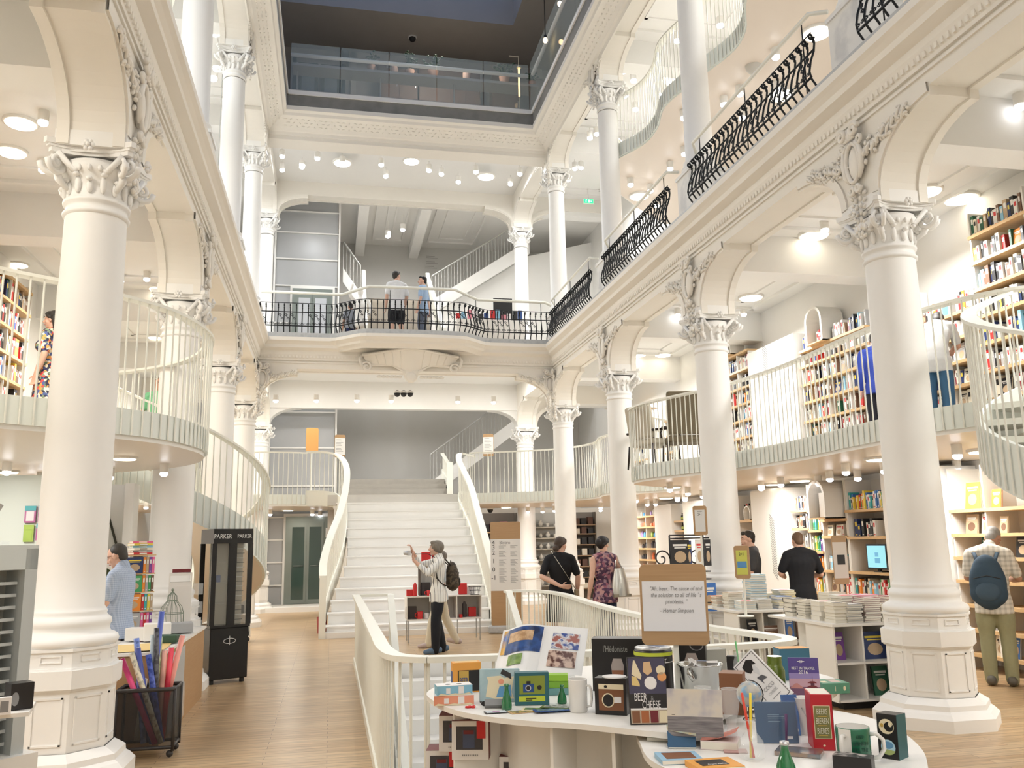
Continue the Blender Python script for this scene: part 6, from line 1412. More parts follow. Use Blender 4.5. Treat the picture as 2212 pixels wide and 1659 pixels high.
# --- white display table, upper lobe
T1 = [(p.x, p.y) for p in spline([(.50, 4.55), (.49, 4.2), (.59, 3.9), (.78, 3.68), (1.0, 3.53), (1.2, 3.34), (1.36, 3.22), (1.5, 3.3), (1.62, 3.55), (1.85, 3.71), (2.15, 3.74), (2.4, 3.95), (2.58, 4.3), (2.5, 4.75), (2.2, 5.05), (1.4, 5.1), (.8, 4.95)], 6, True)]
def inset(poly, f, c): return [(c[0]+(x-c[0])*f, c[1]+(y-c[1])*f) for x, y in poly]
t1 = empty('display_table', (0, 0, 0), 0, 'white curving display table covered with gifts, books and mugs in the foreground', 'table')
def lobe(root, poly, z, c, zs, cuts, fb=.72):
    b = MB(); b.prism(poly, z-.022, z); b.build('table_top', M_SHELFW, root)
    b = MB(); b.prism(inset(poly, .97, c), zs-.02, zs); b.build('shelf', M_SHELFW, root)
    b = MB(); q = inset(poly, fb, c); b.ribbon(q+[q[0]], 0, z-.022, .02); b.build('core_panel', M_SHELFW, root)
    for x, y in cuts:
        a = Vector((x, y)); e = Vector((c[0]+(x-c[0])*fb, c[1]+(y-c[1])*fb)); b = MB(); b.ribbon([a, e], .0, z-.022, .014); b.build('divider', M_SHELFW, root)
lobe(t1, T1, .90, (1.5, 4.3), .505, [(.90, 3.64), (1.11, 3.47), (1.33, 3.28), (.56, 4.1)])
T2 = [(p.x, p.y) for p in spline([(1.28, 3.62), (1.17, 3.32), (1.12, 3.02), (1.22, 2.7), (1.5, 2.5), (1.8, 2.55), (2.03, 2.82), (2.17, 3.08), (2.26, 3.36), (2.25, 3.6), (2.1, 3.82), (1.6, 3.85)], 6, True)]
t2 = empty('display_table', (0, 0, 0), 0, 'lower round white table holding the green mug and the red beer book', 'table'); lobe(t2, T2, .858, (1.7, 3.2), .42, [(1.14, 2.95), (2.15, 3.1)], .6)
ZT, ZU = .90, .858
# --- the wooden quote board
S = Item('quote_sign', 1466, 1515, ZT, 20, 20, .02, 'oak board on a white post with a typed quotation about beer', 'sign', turn=-2)
p = S.p; D_ = depth(p); zb = CAMP.z-(1390-1163)/FPX*D_*1.0; k = D_/FPX
hb = 174*k; wb = 146*k; z0 = (1508-1392)*k; n = 10
def rrect(w_, h, r_, n=6):
    P = []
    for cx_, cy_, a0 in ((w_/2-r_, h-r_, 0), (-w_/2+r_, h-r_, 90), (-w_/2+r_, r_, 180), (w_/2-r_, r_, 270)):
        P += [(cx_+r_*cos(radians(a0+90*i/n)), cy_+r_*sin(radians(a0+90*i/n))) for i in range(n+1)]
    return P
def board(root, w_, h, r_, z0, th, m, name='board', y=0):
    b = MB(); b.prism(rrect(w_, h, r_), 0, th, T(0, y+th, z0, rx=pi/2)); return b.build(name, m, root, bevel=.002)
brd = board(S.r, wb, hb, .028, z0, .014, M_WOODSIGN); b = MB(); b.box(-wb*.465, wb*.465, -.003, .001, z0+hb*.175, z0+hb*.79); pp = b.build('paper', c_('cool_white_paper', (.80, .81, .84), .5), brd)
for i, (ln, v) in enumerate((('"Ah. beer. The cause of and', .695), ("the solution to all of life ' s", .615), ('problems. "', .535), ('- Homer Simpson', .425))): text(ln, hb*.073, M_INKG, pp, T(.012, -.0045, z0+hb*v, rx=pi/2), shear=.2, sx=.80)
b = MB(); b.box(-.012, .012, .015, .03, .01, z0+.02); b.box(-.12, .12, .012, .022, z0+.0, z0+.004); b.lathe([(.06, 0), (.06, .01)], 20); b.build('post', M_RAIL, S.r)
# --- open picture book on a stand
OB = Item('open_book', 1158, 1478, ZT+.0, 195, 100, .02, 'large open travel picture book lying on a slanted stand', 'book', turn=-6, lean=0)
W2 = OB.W; HB = OB.H; rt = OB.r
def page(sgn):
    rows = []
    for j in range(9):
        v = j/8; row = []
        for i in range(11):
            u = i/10; x = sgn*u*W2*.5; cur = .045*sin(pi*min(u*1.15, 1))*(1 if sgn < 0 else .5)
            zz = v*HB*1.02; row.append(Vector((x+.07*(v-.5)*0+v*.035, .06+v*.17-cur, .05+zz*.90+cur*.5*(1 if sgn < 0 else .3)-(u*.02 if sgn < 0 else u*.015)*1.2)))
        rows.append(row)
    return rows
for sgn, nm in ((-1, 'left_page'), (1, 'right_page')):
    R_ = page(sgn); b = MB(); b.grid(R_); b.grid([[q+Vector((0, .016, 0)) for q in row] for row in R_]); o = b.build(nm, c_('glossy_page', (.86, .86, .85), .3), rt)
    PO = [0.0]
    def patch(u0, u1, v0, v1, m, name):
        PO[0] += .0012
        def P(u, v): j = min(int(v*8), 7); i = min(int(u*10), 9); fv, fu = v*8-j, u*10-i; a = R_[j][i].lerp(R_[j][i+1], fu); c = R_[j+1][i].lerp(R_[j+1][i+1], fu); return a.lerp(c, fv)+Vector((0, -.0018-PO[0], .0006))
        g = MB(); g.grid([[P(u0+(u1-u0)*i/8, v0+(v1-v0)*j/8) for i in range(9)] for j in range(9)]); g.build(name, m, o)
    if sgn < 0:
        patch(.02, .84, .42, .97, noisy('sea_photo', [(.35, (.012, .03, .10)), (.5, (.03, .09, .30)), (.62, (.02, .06, .18))], 14, .3), 'sea_photograph'); patch(.22, .80, .66, .88, noisy('island_photo', [(.35, (.40, .24, .12)), (.6, (.62, .42, .24))], 40, .3), 'island_photograph'); patch(.86, .95, .45, .97, noisy('coast_strip', [(.4, (.06, .20, .55)), (.55, (.75, .45, .12))], 8, .3), 'strip_photograph'); patch(.38, .72, .16, .38, noisy('field_photo', [(.4, (.12, .22, .06)), (.6, (.25, .38, .12))], 30, .3), 'field_photograph')
    else:
        patch(.22, .84, .52, .86, noisy('village_photo', [(.40, (.04, .08, .30)), (.5, (.70, .70, .72)), (.6, (.35, .12, .10))], 26, .3), 'village_photograph'); patch(.18, .82, .14, .48, noisy('crowd_photo', [(.42, (.10, .035, .025)), (.58, (.62, .46, .38))], 34, .3), 'crowd_photograph')
b = MB(); b.box(-W2*.42, W2*.42, .10, .11, .0, .06); b.box(-.02, .02, .22, .24, 0, HB*.8); b.box(-W2*.4, W2*.4, .05, .24, 0, .01); b.build('stand', GLASS, rt)
# --- boxes and goods on the upper lobe
i = Item('gift_box', 1009, 1496, ZT, 62, 62, .07, 'orange gift box with a window showing a golden can marked BEER', 'box', ORG, turn=8)
i.plate(.18, .95, .04, .74, BLK, 'window'); i.plate(.22, .56, .08, .72, GLD, 'can', .0016); i.txt('BEER', .39, .40, .25, DBL, sx=.55, o=.0035); i.side(.1, .7, DBL, -1); i.top(c_('gold_pale', (.75, .5, .2)))
for px, py, w_, h, m, lab, zz in ((981, 1524, 86, 20, SALM, 'salmon pink long box under the blue one', ZT), (984, 1524, 78, 20, SKYB, 'light blue long box with white top, lying on the salmon one', None)):
    if zz is None: i = Item('gift_box', 0, 0, 0, 0, 0, .085, lab, 'box', m, turn=10, W=W0*.9, Hh=H0, pos=P0_+Vector((.005, .005, H0+.0008)), group=None)
    else: i = Item('gift_box', px, py, zz, w_, h, .085, lab, 'box', m, turn=2)
    W0, H0, P0_ = i.W, i.H, i.p.copy(); i.plate(.25, .37, .2, .75, WHT, 'barcode'); i.plate(.60, .76, .15, .9, WHT, 'price_label'); i.poly([(0, 0), (1, 0), (.9, .25), (.7, .1), (.5, .22), (.3, .08), (.1, .24)], CRM); i.top(WHT, 0, 1, 0, 1)
    if zz is None:
        for u in (.34, .66): b = MB(); b.lathe([(.012, 0), (.012, .0006)], 16, c=((u-.5)*i.W, .04, i.H+.0009)); b.build('top_hole', BLK, i.r)
i = Item('ceramic_plaque', 1079, 1517, ZT, 88, 70, .02, 'pale blue ceramic plaque with a yellow island picture', 'plaque', noisy('glazed_blue', [(.3, (.33, .48, .52)), (.7, (.45, .58, .60))], 20, .3), lean=14, turn=-3, bevel=.006)
i.poly([(.16, .16), (.22, .62), (.18, .74), (.52, .78), (.62, .70), (.86, .76), (.80, .30), (.86, .1), (.4, .1)], CRM); i.poly([(.42, .14), (.50, .46), (.78, .5), (.80, .16)], c_('sea_print', (.12, .32, .55)), o=.002); i.disc(.54, .60, .07, .08, SALM, o=.0022); i.poly([(.52, .84), (.58, .97), (.66, .92), (.78, .84), (.8, .66), (.68, .74)], BLK, o=.0022)
i = Item('sunglasses', 1060, 1526, ZT, 48, 10, .03, 'folded dark sunglasses with a grey tag before the blue plaque', 'sunglasses'); b = MB()
for q in (-1, 1): b.ball((q*i.W*.24, 0, .012), (i.W*.2, .004, .012), 12, 6); b.tube([(q*i.W*.46, 0, .018), (q*i.W*.48, .05, .012), (q*i.W*.30, .07, .006)], .0025, 5)
b.tube([(-.01, 0, .016), (.01, 0, .016)], .0025, 5); b.build('frame', BLK, i.r); i2 = Item('price_card', 1068, 1530, ZT, 42, 12, .03, 'small grey card lying at the front of the sunglasses', 'card', GRY, lean=-50)
i = Item('key_ring', 1016, 1532, ZT, 26, 6, .03, 'red knotted key ring on a white card', 'key ring', WHT, Hh=.002); b = MB(); b.tube([(.014*cos(a)*1.4, .015+.008*sin(2*a), .006+.002*sin(3*a)) for a in [2*pi*k/24 for k in range(25)]], .0045, 6); b.build('cord', RED, i.r)
i = Item('camera_box', 1150, 1524, ZT, 74, 68, .05, 'dark teal box with a toy camera seen through a lime window', 'box', TEAL, turn=4)
i.plate(.13, .88, .34, .90, c_('olive_lime', (.25, .30, .04)), 'window'); i.plate(.11, .88, .12, .28, LIME, 'lime_band'); i.plate(.24, .56, .40, .66, DBL, 'camera_picture', .002); i.plate(.34, .46, .66, .74, BLK, 'camera_top', .002); i.disc(.39, .53, .085, .09, SILV, o=.003); i.disc(.39, .53, .06, .065, BLK, o=.0036); i.disc(.72, .54, .065, .07, BLK, o=.003); i.plate(.32, .62, .20, .225, BLK, 'print_line', .002); i.plate(.32, .50, .15, .175, BLK, 'print_line', .002)
def lathe_item(name, px, py, z, wpx, hpx, prof, m, label, cat, n=28, group=None, smooth=True):
    p = at(px, py, 'z', z); W = pxm(wpx, p)/2; H = pxm(hpx, p); root = empty(name, p+Vector((0, W*.6, .0005)), fz(p), label, cat, group); b = MB(); b.lathe([(r_*W, zz*H) for r_, zz in prof], n, smooth=smooth); o = b.build('body', m, root); return root, W, H
SPB = [(.82, 0), (.98, .03), (1, .10), (.92, .32), (.60, .58), (.40, .76), (.36, .90), (.44, .92), (.42, 1.0)]
for px, py, w_, h, z, lab in ((1096, 1534, 23, 52, ZT, 'small green glass bottle in front of the teal camera box'), (1216, 1521, 21, 38, ZT, 'small green glass bottle left of the white mug'), (1706, 1682, 44, 72, ZU, 'green glass bottle cut off at the bottom edge of the picture')):
    r_, W, H = lathe_item('bottle', px, py, z, w_, h, SPB, BGRN, lab, 'bottle'); b = MB(); b.lathe([(W*.46, H*.925), (W*.48, H*.94), (W*.44, H*1.02), (0, H*1.025)], 14, close=False); b.build('cap', SILV if px > 1500 else BGRN, r_)
i = Item('tablet_case', 1074, 1542, ZT, 50, 4, .05, 'small flat framed card lying at the table edge', 'card', BLK, Hh=.004, turn=12); i.top(c_('pale_screen', (.6, .66, .7)), .06, .94, .08, .92); i.top(c_('mauve_print', (.42, .2, .38)), .35, .65, .3, .6, 'top_motif').location.z = .0006
for k, (px, py, w_, tr, m, lab) in enumerate(((1135, 1541, 62, 22, SAND, 'tan postcard at the left of the fanned pile'), (1160, 1538, 70, -8, CRM, 'cream postcard in the middle of the fanned pile'), (1196, 1541, 80, 14, DBL, 'dark blue picture magnet on the fanned pile'), (1202, 1536, 74, -14, c_('moss_print', (.13, .18, .06)), 'green picture card at the right of the fanned pile'))):
    i = Item('postcard', px, py, ZT, w_, 4, .06, lab, 'card', m, Hh=.003, turn=tr, group='fanned postcards', pos=at(px, py, 'z', ZT)+Vector((0, 0, .0033*k))); i.top(noisy('card_mix_%d' % k, [(.4, [(.6, .45, .08), (.15, .3, .1), (.1, .25, .4), (.5, .5, .45)][k]), (.6, (.06, .08, .1))], 60, .3), .08, .92, .1, .9)
i = Item('gift_box', 1207, 1502, ZT, 50, 14, .09, 'teal flat box under the bright green one', 'box', c_('pale_teal_box', (.15, .32, .32)), turn=10); q = i
for k, (m, lab) in enumerate(((GRN, 'bright green flat box on the teal box'), (c_('lime_box', (.30, .55, .05)), 'topmost lime green box behind the small bottle'))): i = Item('gift_box', 0, 0, 0, 0, 0, .09-.02*k, lab, 'box', m, turn=8-9*k, W=q.W*(1-.1*k), Hh=.03, pos=q.p+Vector((-.004*k, .004, q.H+.001+.031*k)))
# mugs
def mug(px, py, z, wpx, hpx, m, label, hands, inner=None):
    p = at(px, py, 'z', z); W = pxm(wpx, p)/2; H = pxm(hpx, p); root = empty('mug', p+Vector((0, W*.8, .0005)), fz(p), label, 'mug'); b = MB()
    b.lathe([(W*.9, 0), (W, H*.04), (W, H*.97), (W*.99, H), (W*.93, H)], 36, close=False); b.prism([(W*.9*cos(2*pi*k/36), W*.9*sin(2*pi*k/36)) for k in range(36)], 0, .004); b.build('body', m, root); b = MB(); b.lathe([(W*.93, H), (W*.92, H*.1), (0, H*.08)], 36, close=False); b.build('inside', inner or m, root)
    for a0, sc in hands:
        d = Vector((cos(radians(a0)), sin(radians(a0)), 0)); b = MB(); b.tube([d*(W*.95)+Vector((0, 0, H*.80)), d*(W*1.35)+Vector((0, 0, H*.82)), d*(W*1.72*sc)+Vector((0, 0, H*.66)), d*(W*1.75*sc)+Vector((0, 0, H*.42)), d*(W*1.45)+Vector((0, 0, H*.20)), d*(W*.95)+Vector((0, 0, H*.16))], W*.13, 10); b.build('handle', inner or m, root)
    return root, W, H
PORC = mat('white_porcelain', (.80, .78, .74), .15, coat=.4)
mug(1254, 1540, ZT, 41, 68, PORC, 'tall plain white mug beside the boxed camera', [(-22, .9)])
MGR = mat('mug_green', (.02, .15, .08), .2, coat=.3)
r_, W, H = mug(1864, 1657, ZU, 72, 78, MGR, 'large green mug with white handles and dark lettering', [(8, 1.0), (-118, .8)], PORC)
b = MB(); b.lathe([(W*1.004, H*.03), (W*1.004, H*.985)], 60, close=False); o = b.build('white_band', PORC, r_); me = o.data; bm = bmesh.new(); bm.from_mesh(me); bmesh.ops.delete(bm, geom=[f for f in bm.faces if not (radians(-142) < atan2(f.calc_center_median().y, f.calc_center_median().x) < radians(-98))], context='FACES'); bm.to_mesh(me); bm.free()
for ln, v, sz in (('KEEP', .80, .13), ('DRINKIN', .63, .13), ('TILL THE', .46, .13), ('FOG', .24, .24)): text(ln, H*sz, c_('dark_green_ink', (.005, .04, .03)), r_, T(W*.42, -W*.965, H*v, rx=pi/2, rz=.42), sx=.8)
# camera gift box
i = Item('camera_box', 1320, 1545, ZT, 70, 76, .075, 'black box printed with a brown instant camera', 'box', BLK, turn=-14)
i.plate(.13, .92, .12, .82, BRN, 'camera_picture'); i.plate(.13, .92, .70, .84, CRM, 'camera_top', .0016); i.disc(.43, .40, .20, .20, CRM, o=.002); i.disc(.43, .40, .165, .165, BLK, o=.0026); i.plate(.62, .84, .34, .50, WHT, 'barcode', .002); i.disc(.36, .77, .05, .04, BLK, o=.0026)
b = MB(); b.lathe([(.05, 0), (.052, .004), (.0, .005)], 20, c=(.01, .04, i.H)); b.build('sticker', WHT, i.r)
for px, py, w_, h, lab, left in ((1345, 1494, 128, 110, 'large black box reading l\'Hédoniste with a beer glass picture', True), (1497, 1494, 62, 105, 'black box with a round stamp and a glass picture behind the steel bucket', False)):
    i = Item('glass_box', px, py, ZT, w_, h, .12, lab, 'box', BLK, turn=-4); g = c_('frosted_print', (.42, .36, .33)); a = c_('amber_print', (.30, .12, .06))
    if left: i.txt("l'Hédoniste", .40, .80, .17, c_('grey_lettering', (.32, .32, .30)), sx=.62); i.poly([(.34, .28), (.32, .48), (.36, .62), (.50, .62), (.54, .48), (.52, .28)], g); i.poly([(.345, .28), (.33, .40), (.53, .40), (.515, .28)], a, o=.002)
    else: i.poly([(.30, .42), (.26, .60), (.36, .76), (.66, .76), (.76, .60), (.72, .42)], g); i.poly([(.30, .38), (.27, .52), (.75, .52), (.72, .38)], a, o=.002); i.disc(.70, .96-.05, .24, .10, GRY); i.disc(.70, .91, .20, .083, BLK, o=.002)
# can shaped cooler
r_, W, H = lathe_item('can_cooler', 1424, 1510, ZT, 84, 108, [(.95, 0), (1, .03), (1, .88), (.97, .93), (.90, .95)], BLK, 'big black can shaped cooler with lime green band and silver lid', 'cooler', 32)
b = MB(); b.lathe([(W*.93, H*.945), (W*.95, H*.975), (W*.90, H*.985), (W*.86, H*.955), (0, H*.95)], 32, close=False); b.ball((0, 0, H*.96), (W*.35, W*.18, .006), 12, 6); b.build('lid', SILV, r_); b = MB(); b.lathe([(W*1.006, H*.83), (W*1.006, H*.90)], 32, close=False); b.build('lime_band', LIME, r_); b = MB(); b.lathe([(W*1.006, H*.70), (W*1.006, H*.715)], 32, close=False); b.build('white_line', WHT, r_)
text('ENERGY', H*.075, WHT, r_, T(W*.25, -W*1.0, H*.765, rx=pi/2), sx=1.2); b = MB(); b.ball((-W*.25, -W*.97, H*.72), (W*.22, .008, W*.22), 16, 8); b.build('badge', c_('pale_lime', (.45, .52, .22)), r_)
# beer & cheese book
i = Item('book', 1404, 1566, ZT, 84, 140, .014, 'dark cookbook titled Beer & Cheese propped upright', 'book', BLK, turn=8, lean=9); i.body.name = 'cover'
i.plate(.02, .98, .45, .98, c_('slate_purple', (.06, .055, .10)), 'photo'); i.plate(.03, .98, .02, .24, c_('cream_strip', (.55, .45, .33)), 'photo_strip')
i.poly([(.10, .74), (.16, .95), (.20, .95), (.36, .72), (.33, .66)], CRM); i.poly([(.09, .58), (.10, .72), (.22, .70), (.30, .60), (.30, .56)], c_('cheese_yellow', (.72, .55, .22))); i.poly([(.40, .78), (.43, .92), (.60, .93), (.65, .78), (.52, .72)], c_('cheese_rind', (.66, .45, .25))); i.disc(.585, .61, .16, .095, WHT, o=.002); i.disc(.60, .55, .12, .035, GRY, o=.0018); i.disc(.87, .80, .12, .07, CRM); i.disc(.89, .70, .12, .07, c_('cheese_orange', (.72, .33, .12)))
i.txt('BEER', .30, .40, .165, WHT, sx=.56, o=.003); i.txt('&', .60, .385, .10, GRY, sx=.7, o=.003); i.txt('CHEESE', .57, .285, .165, WHT, sx=.52, o=.003); i.plate(.03, .98, .215, .24, WHT, 'white_rule', .002)
for k in range(4): i.plate(.06+.235*k, .26+.235*k, .03, .20, [BRN, c_('ale_print', (.38, .12, .04)), DRED, CRM][k], 'small_photo', .0022)
# seascape print, glasses, bucket, boxes
i = Item('framed_print', 1503, 1592, ZT, 118, 97, .012, 'unframed print of a pale sunset sea with a tiny boat', 'picture', WHT, turn=-4, lean=8)
M_SEA = noisy('sunset_sky_print', [(.3, (.72, .62, .48)), (.5, (.62, .58, .52)), (.75, (.22, .22, .38))], 1.6, .2, stretch=(6, 1, 5)); i.plate(.0, 1, .42, 1, M_SEA, 'sky'); i.plate(.0, 1, 0, .42, noisy('dusk_sea_print', [(.3, (.13, .12, .13)), (.7, (.30, .28, .28))], 5, .2, stretch=(2, 1, 30)), 'sea'); i.plate(.08, .14, .445, .455, BLK, 'boat', .002)
TUM = [(.55, 0), (.60, .02), (.58, .10), (.48, .16), (.62, .34), (.94, .60), (1, .80), (.92, 1.0)]
for px, py, lab in ((1528, 1588, 'clear tall beer glass in front of the sunset print'), (1587, 1592, 'clear tall beer glass right of the sunset print')):
    r_, W, H = lathe_item('beer_glass', px, py, ZT-.0, 40, 98, TUM, GLASS, lab, 'glass')
    b = MB(); b.lathe([(W*.93, H*.99), (W*.95, H), (W*.91, H)], 28, close=False); b.build('rim', mat('glass_rim', (.8, .85, .85), .05, alpha=.5), r_)
r_, W, H = lathe_item('bucket', 1528, 1522, ZT, 100, 82, [(.62, 0), (.66, .02), (.94, .93), (1.0, .96), (1.02, .99), (.98, 1.0), (.93, .97), (.62, .05)], mat('polished_steel', (.55, .56, .55), .18, 1), 'polished steel ice bucket filled with white tags', 'bucket'); b = MB()
for k in range(7): b.cbox((0, 0, 0), (.05, .004, .035), T(W*.55*cos(k*2.1), W*.5*sin(k*2.1), H*.96, rx=.8*cos(k*1.7), ry=.5*sin(k), rz=k))
b.build('tags', WHT, r_); b = MB(); b.tube([(-W*.42, -W*.72, H*.93), (-W*.45, -W*.85, H*.8), (-W*.25, -W*.86, H*.62)], .012, 8); b.build('scoop', mat('polished_steel'), r_)
for px, py, w_, h, d, m, lab, tr in ((1583, 1545, 50, 86, .10, BRN, 'plain reddish brown carton behind the beer glasses', -8), (1551, 1482, 44, 76, .08, c_('silver_grey_card', (.38, .37, .32)), 'silver and olive gift box behind the bucket', 22), (1583, 1470, 22, 50, .05, BLK, 'small black box behind the brown carton', -6), (1527, 1512, 52, 20, .05, RED, 'red and white flat box behind the sunset print', 0), (1721, 1470, 66, 66, .10, c_('petrol_blue', (.05, .16, .24)), 'blue and orange box behind the travel guide', 20)):
    i = Item('carton', px, py, ZT, w_, h, d, lab, 'box', m, turn=tr)
    if m is RED: i.plate(0, 1, .35, .7, WHT, 'white_band')
    if tr == 22: i.side(.0, 1, c_('olive_side', (.14, .14, .07)), 1, y0=0, y1=1)
    if tr == 20: i.top(ORG, 0, 1, 0, 1)
r_, W, H = lathe_item('jar', 1608, 1492, ZT, 32, 78, [(.85, 0), (.95, .04), (.97, .75), (.78, .85), (.78, .97), (.84, 1)], GLASS, 'clear jar with a green straw behind the globe', 'jar'); b = MB(); b.tube([(0, 0, .02), (-W*.5, 0, H*1.3)], .004, 6); b.build('straw', c_('straw_green', (.12, .45, .15)), r_)
r_, W, H = lathe_item('jar', 1684, 1500, ZT, 42, 78, [(.85, 0), (.98, .04), (1, .62), (.78, .76), (.72, .80), (.76, .86), (.72, .9), (.76, .95), (.74, 1)], mat('green_jar_glass', (.12, .17, .015), .1, spec=.9), 'olive green glass mason jar beside the tilted white book', 'jar')
# globe on its dark stand
p = at(1622, 1555, 'z', ZT); root = empty('globe', p, fz(p), 'small grey and blue globe on a dark stand', 'globe'); Rg = pxm(27, p); zc = pxm(53, p)
b = MB(); b.ball((0, 0, zc), Rg, 28, 18); b.build('sphere', noisy('globe_map', [(.44, (.22, .40, .58)), (.52, (.45, .45, .42)), (.6, (.52, .50, .44))], 26, .3), root); b = MB(); b.lathe([(.03, 0), (.03, .006), (.008, .01), (.008, zc-Rg)], 20, close=False); b.tube([(Rg*1.08*sin(a), 0, zc-Rg*1.08*cos(a)) for a in [pi*k/12 for k in range(13)]], .0025, 5); b.build('stand', BLK, root)
# tilted white book, travel guide, green tome
i = Item('book', 1692, 1516, ZT, 58, 125, .028, 'white book with an ink portrait titled Coco, tilted over to the left', 'book', WHT, turn=-4); i.r.rotation_euler = (-.35, -.78, fz(i.p)); i.body.name = 'cover'
for a in ((.05, .95, .03, .04), (.05, .95, .96, .97), (.05, .07, .03, .97), (.93, .95, .03, .97)): i.plate(*a, BLK, 'ruled_frame')
i.poly([(.25, .88), (.55, .93), (.72, .86), (.74, .76), (.60, .80), (.50, .72), (.34, .70), (.22, .80)], BLK, 'portrait_hat'); i.poly([(.46, .70), (.66, .78), (.68, .66), (.56, .58)], c_('portrait_wash', (.7, .7, .7)), 'portrait_face', .0012); i.poly([(.40, .58), (.62, .56), (.72, .46), (.5, .48), (.46, .42)], c_('ink_grey', (.12, .12, .13)), 'portrait_collar'); i.txt('COCO', .5, .33, .095, M_INKG, sx=.8); i.txt('CHANEL', .5, .23, .07, c_('soft_grey', (.5, .5, .5)), sx=.75); i.plate(.3, .7, .14, .15, GRY)
i = Item('book', 1741, 1509, ZT, 63, 84, .022, 'purple travel guide titled Best in Travel 2016 with a pagoda', 'book', c_('guide_violet', (.09, .06, .24)), turn=4, lean=5); i.body.name = 'cover'
i.plate(0, 1, .28, .52, c_('dusk_pink', (.52, .32, .38)), 'sky'); i.plate(0, 1, 0, .28, c_('dusk_plum', (.17, .08, .14)), 'town', .001); i.plate(0, 1, .48, .62, c_('dusk_lilac', (.28, .22, .45)), 'sky', .0009); i.poly([(.0, .24), (.18, .36), (.26, .37), (.48, .24)], c_('mountain_rose', (.50, .22, .20))); i.txt('BEST IN TRAVEL', .48, .735, .10, WHT, sx=.80); i.txt('2016', .48, .64, .13, WHT, sx=.9)
for k in range(4): w_ = .13+.055*(3-k)*.7; v = .06+.105*k; i.poly([(.76-w_-.05, v), (.76+w_*.75+.05, v), (.76+w_*.5, v+.045), (.76-w_*.6, v+.045)], DRED, 'pagoda_roof', .002); i.poly([(.76-w_*.5, v-.06), (.76+w_*.45, v-.06), (.76+w_*.45, v), (.76-w_*.5, v)], c_('pagoda_shadow', (.10, .03, .05)), 'pagoda_wall', .0018)
i.poly([(.755, .40), (.77, .40), (.764, .62)], DRED, 'spire', .002); i.disc(.42, .905, .06, .035, WHT); i.disc(.42, .905, .048, .027, c_('guide_violet'), o=.002); i.plate(.30, .54, .897, .913, WHT, 'logo_bar', .0025)
i = Item('book', 1808, 1499, ZT, 60, 22, .13, 'thick sea green book lying flat beside the travel guide', 'book', c_('sea_green_cloth', (.10, .28, .18)), turn=24); i.body.name = 'cover'; i.side(.08, .92, M_CREAMP, 1, y0=.02, y1=.98); i.top(c_('pale_pink_block', (.55, .42, .36)), .45, .8, .2, .8); i.top(CRM, .1, .3, .2, .5, 'top_block'); i.disc(.8, .5, .05, .22, CRM); i.plate(.45, .47, .25, .7, CRM)
# --- lower round table
for k, (px, py, w_, h, m, lab, tr) in enumerate(((1690, 1606, 88, 84, c_('navy_folder', (.02, .07, .17), .15), 'dark blue notebook in clear film with white label', 10), (1722, 1590, 34, 84, c_('bright_blue_folder', (.02, .14, .42), .15), 'bright blue notebook behind the dark blue one', 14))):
    i = Item('notebook', px-8, py, ZU, w_, h, .012, lab, 'notebook', m, lean=12, turn=tr); i.plate(.72, .86, .10, .17, WHT, 'price_label', .002); i.plate(-.02, 1.02, .0, 1.03, mat('clear_film', (.3, .4, .5), .05, alpha=.12, spec=.9), 'clear_film', .005, .0006)
    if k == 0: [i.plate(.3, .3+L, v, v+.008, PBL, 'print_line', .0018) for L, v in ((.28, .68), (.4, .64), (.46, .60), (.3, .52))]
i = Item('pen', 1699, 1612, ZU, 6, 66, .008, 'purple pen standing in clear packing before the notebooks', 'pen'); b = MB(); b.tube([(0, 0, 0), (.006, 0, i.H)], [.004, .0055], 8); b.build('barrel', c_('plum_pen', (.10, .04, .12)), i.r)
r_, W, H = lathe_item('bucket', 1750, 1588, ZU, 46, 76, [(.7, 0), (.74, .02), (.98, .97), (1.02, .99), (1, 1), (.94, .97), (.7, .04)], PORC, 'white enamel cup bucket left of the red beer book', 'bucket'); b = MB(); b.tube([(W*.9, 0, H*.9), (W*.2, -W*1.1, H*.45), (-W*.3, -W*.9, H*.75)], .0015, 4); b.build('wire_handle', M_STEEL, r_)
i = Item('book', 1782, 1622, ZU, 45, 116, .13, 'thick red book with spine reading Beers Bieren Bieres', 'book', c_('book_red_cloth', (.50, .02, .03), .4), turn=9); i.body.name = 'cover'; i.side(.0, 1, c_('dark_edge', (.04, .04, .02)), 1, y0=0, y1=.05); i.top(M_CREAMP, .06, .94, .05, 1)
i.plate(.10, .88, .21, .80, CRM, 'label_frame'); i.plate(.13, .85, .22, .79, c_('olive_label', (.22, .20, .07)), 'label', .0014)
for ln, v in (('BEERS', .69), ('BIEREN', .52), ('BIERES', .345)): i.txt(ln, .49, v, .15, c_('ivory_ink', (.75, .70, .55)), sx=.50, o=.003)
for v in (.60, .44, .26): i.plate(.28, .70, v, v+.012, GLD, 'print_line', .002)
i.disc(.5, .09, .06, .018, CRM)
i = Item('gift_box', 1921, 1640, ZU, 44, 92, .075, 'tall black box printed with a white creature and a landscape ball', 'box', BLK, turn=-24, lean=2); i.side(0, 1, c_('dark_teal_side', (.03, .12, .13)), 1, y0=0, y1=1); i.disc(.48, .72, .38, .17, CRM); i.disc(.6, .72, .24, .11, BLK, o=.002); i.disc(.68, .78, .10, .06, CRM, o=.0026); i.disc(.26, .74, .08, .045, GLD, o=.0026); i.disc(.5, .26, .36, .17, PBL); i.disc(.5, .22, .35, .13, c_('meadow_print', (.35, .42, .15)), o=.002, a0=pi, a1=2*pi); i.disc(.5, .31, .26, .08, c_('cloud_blue', (.12, .28, .45)), o=.002)
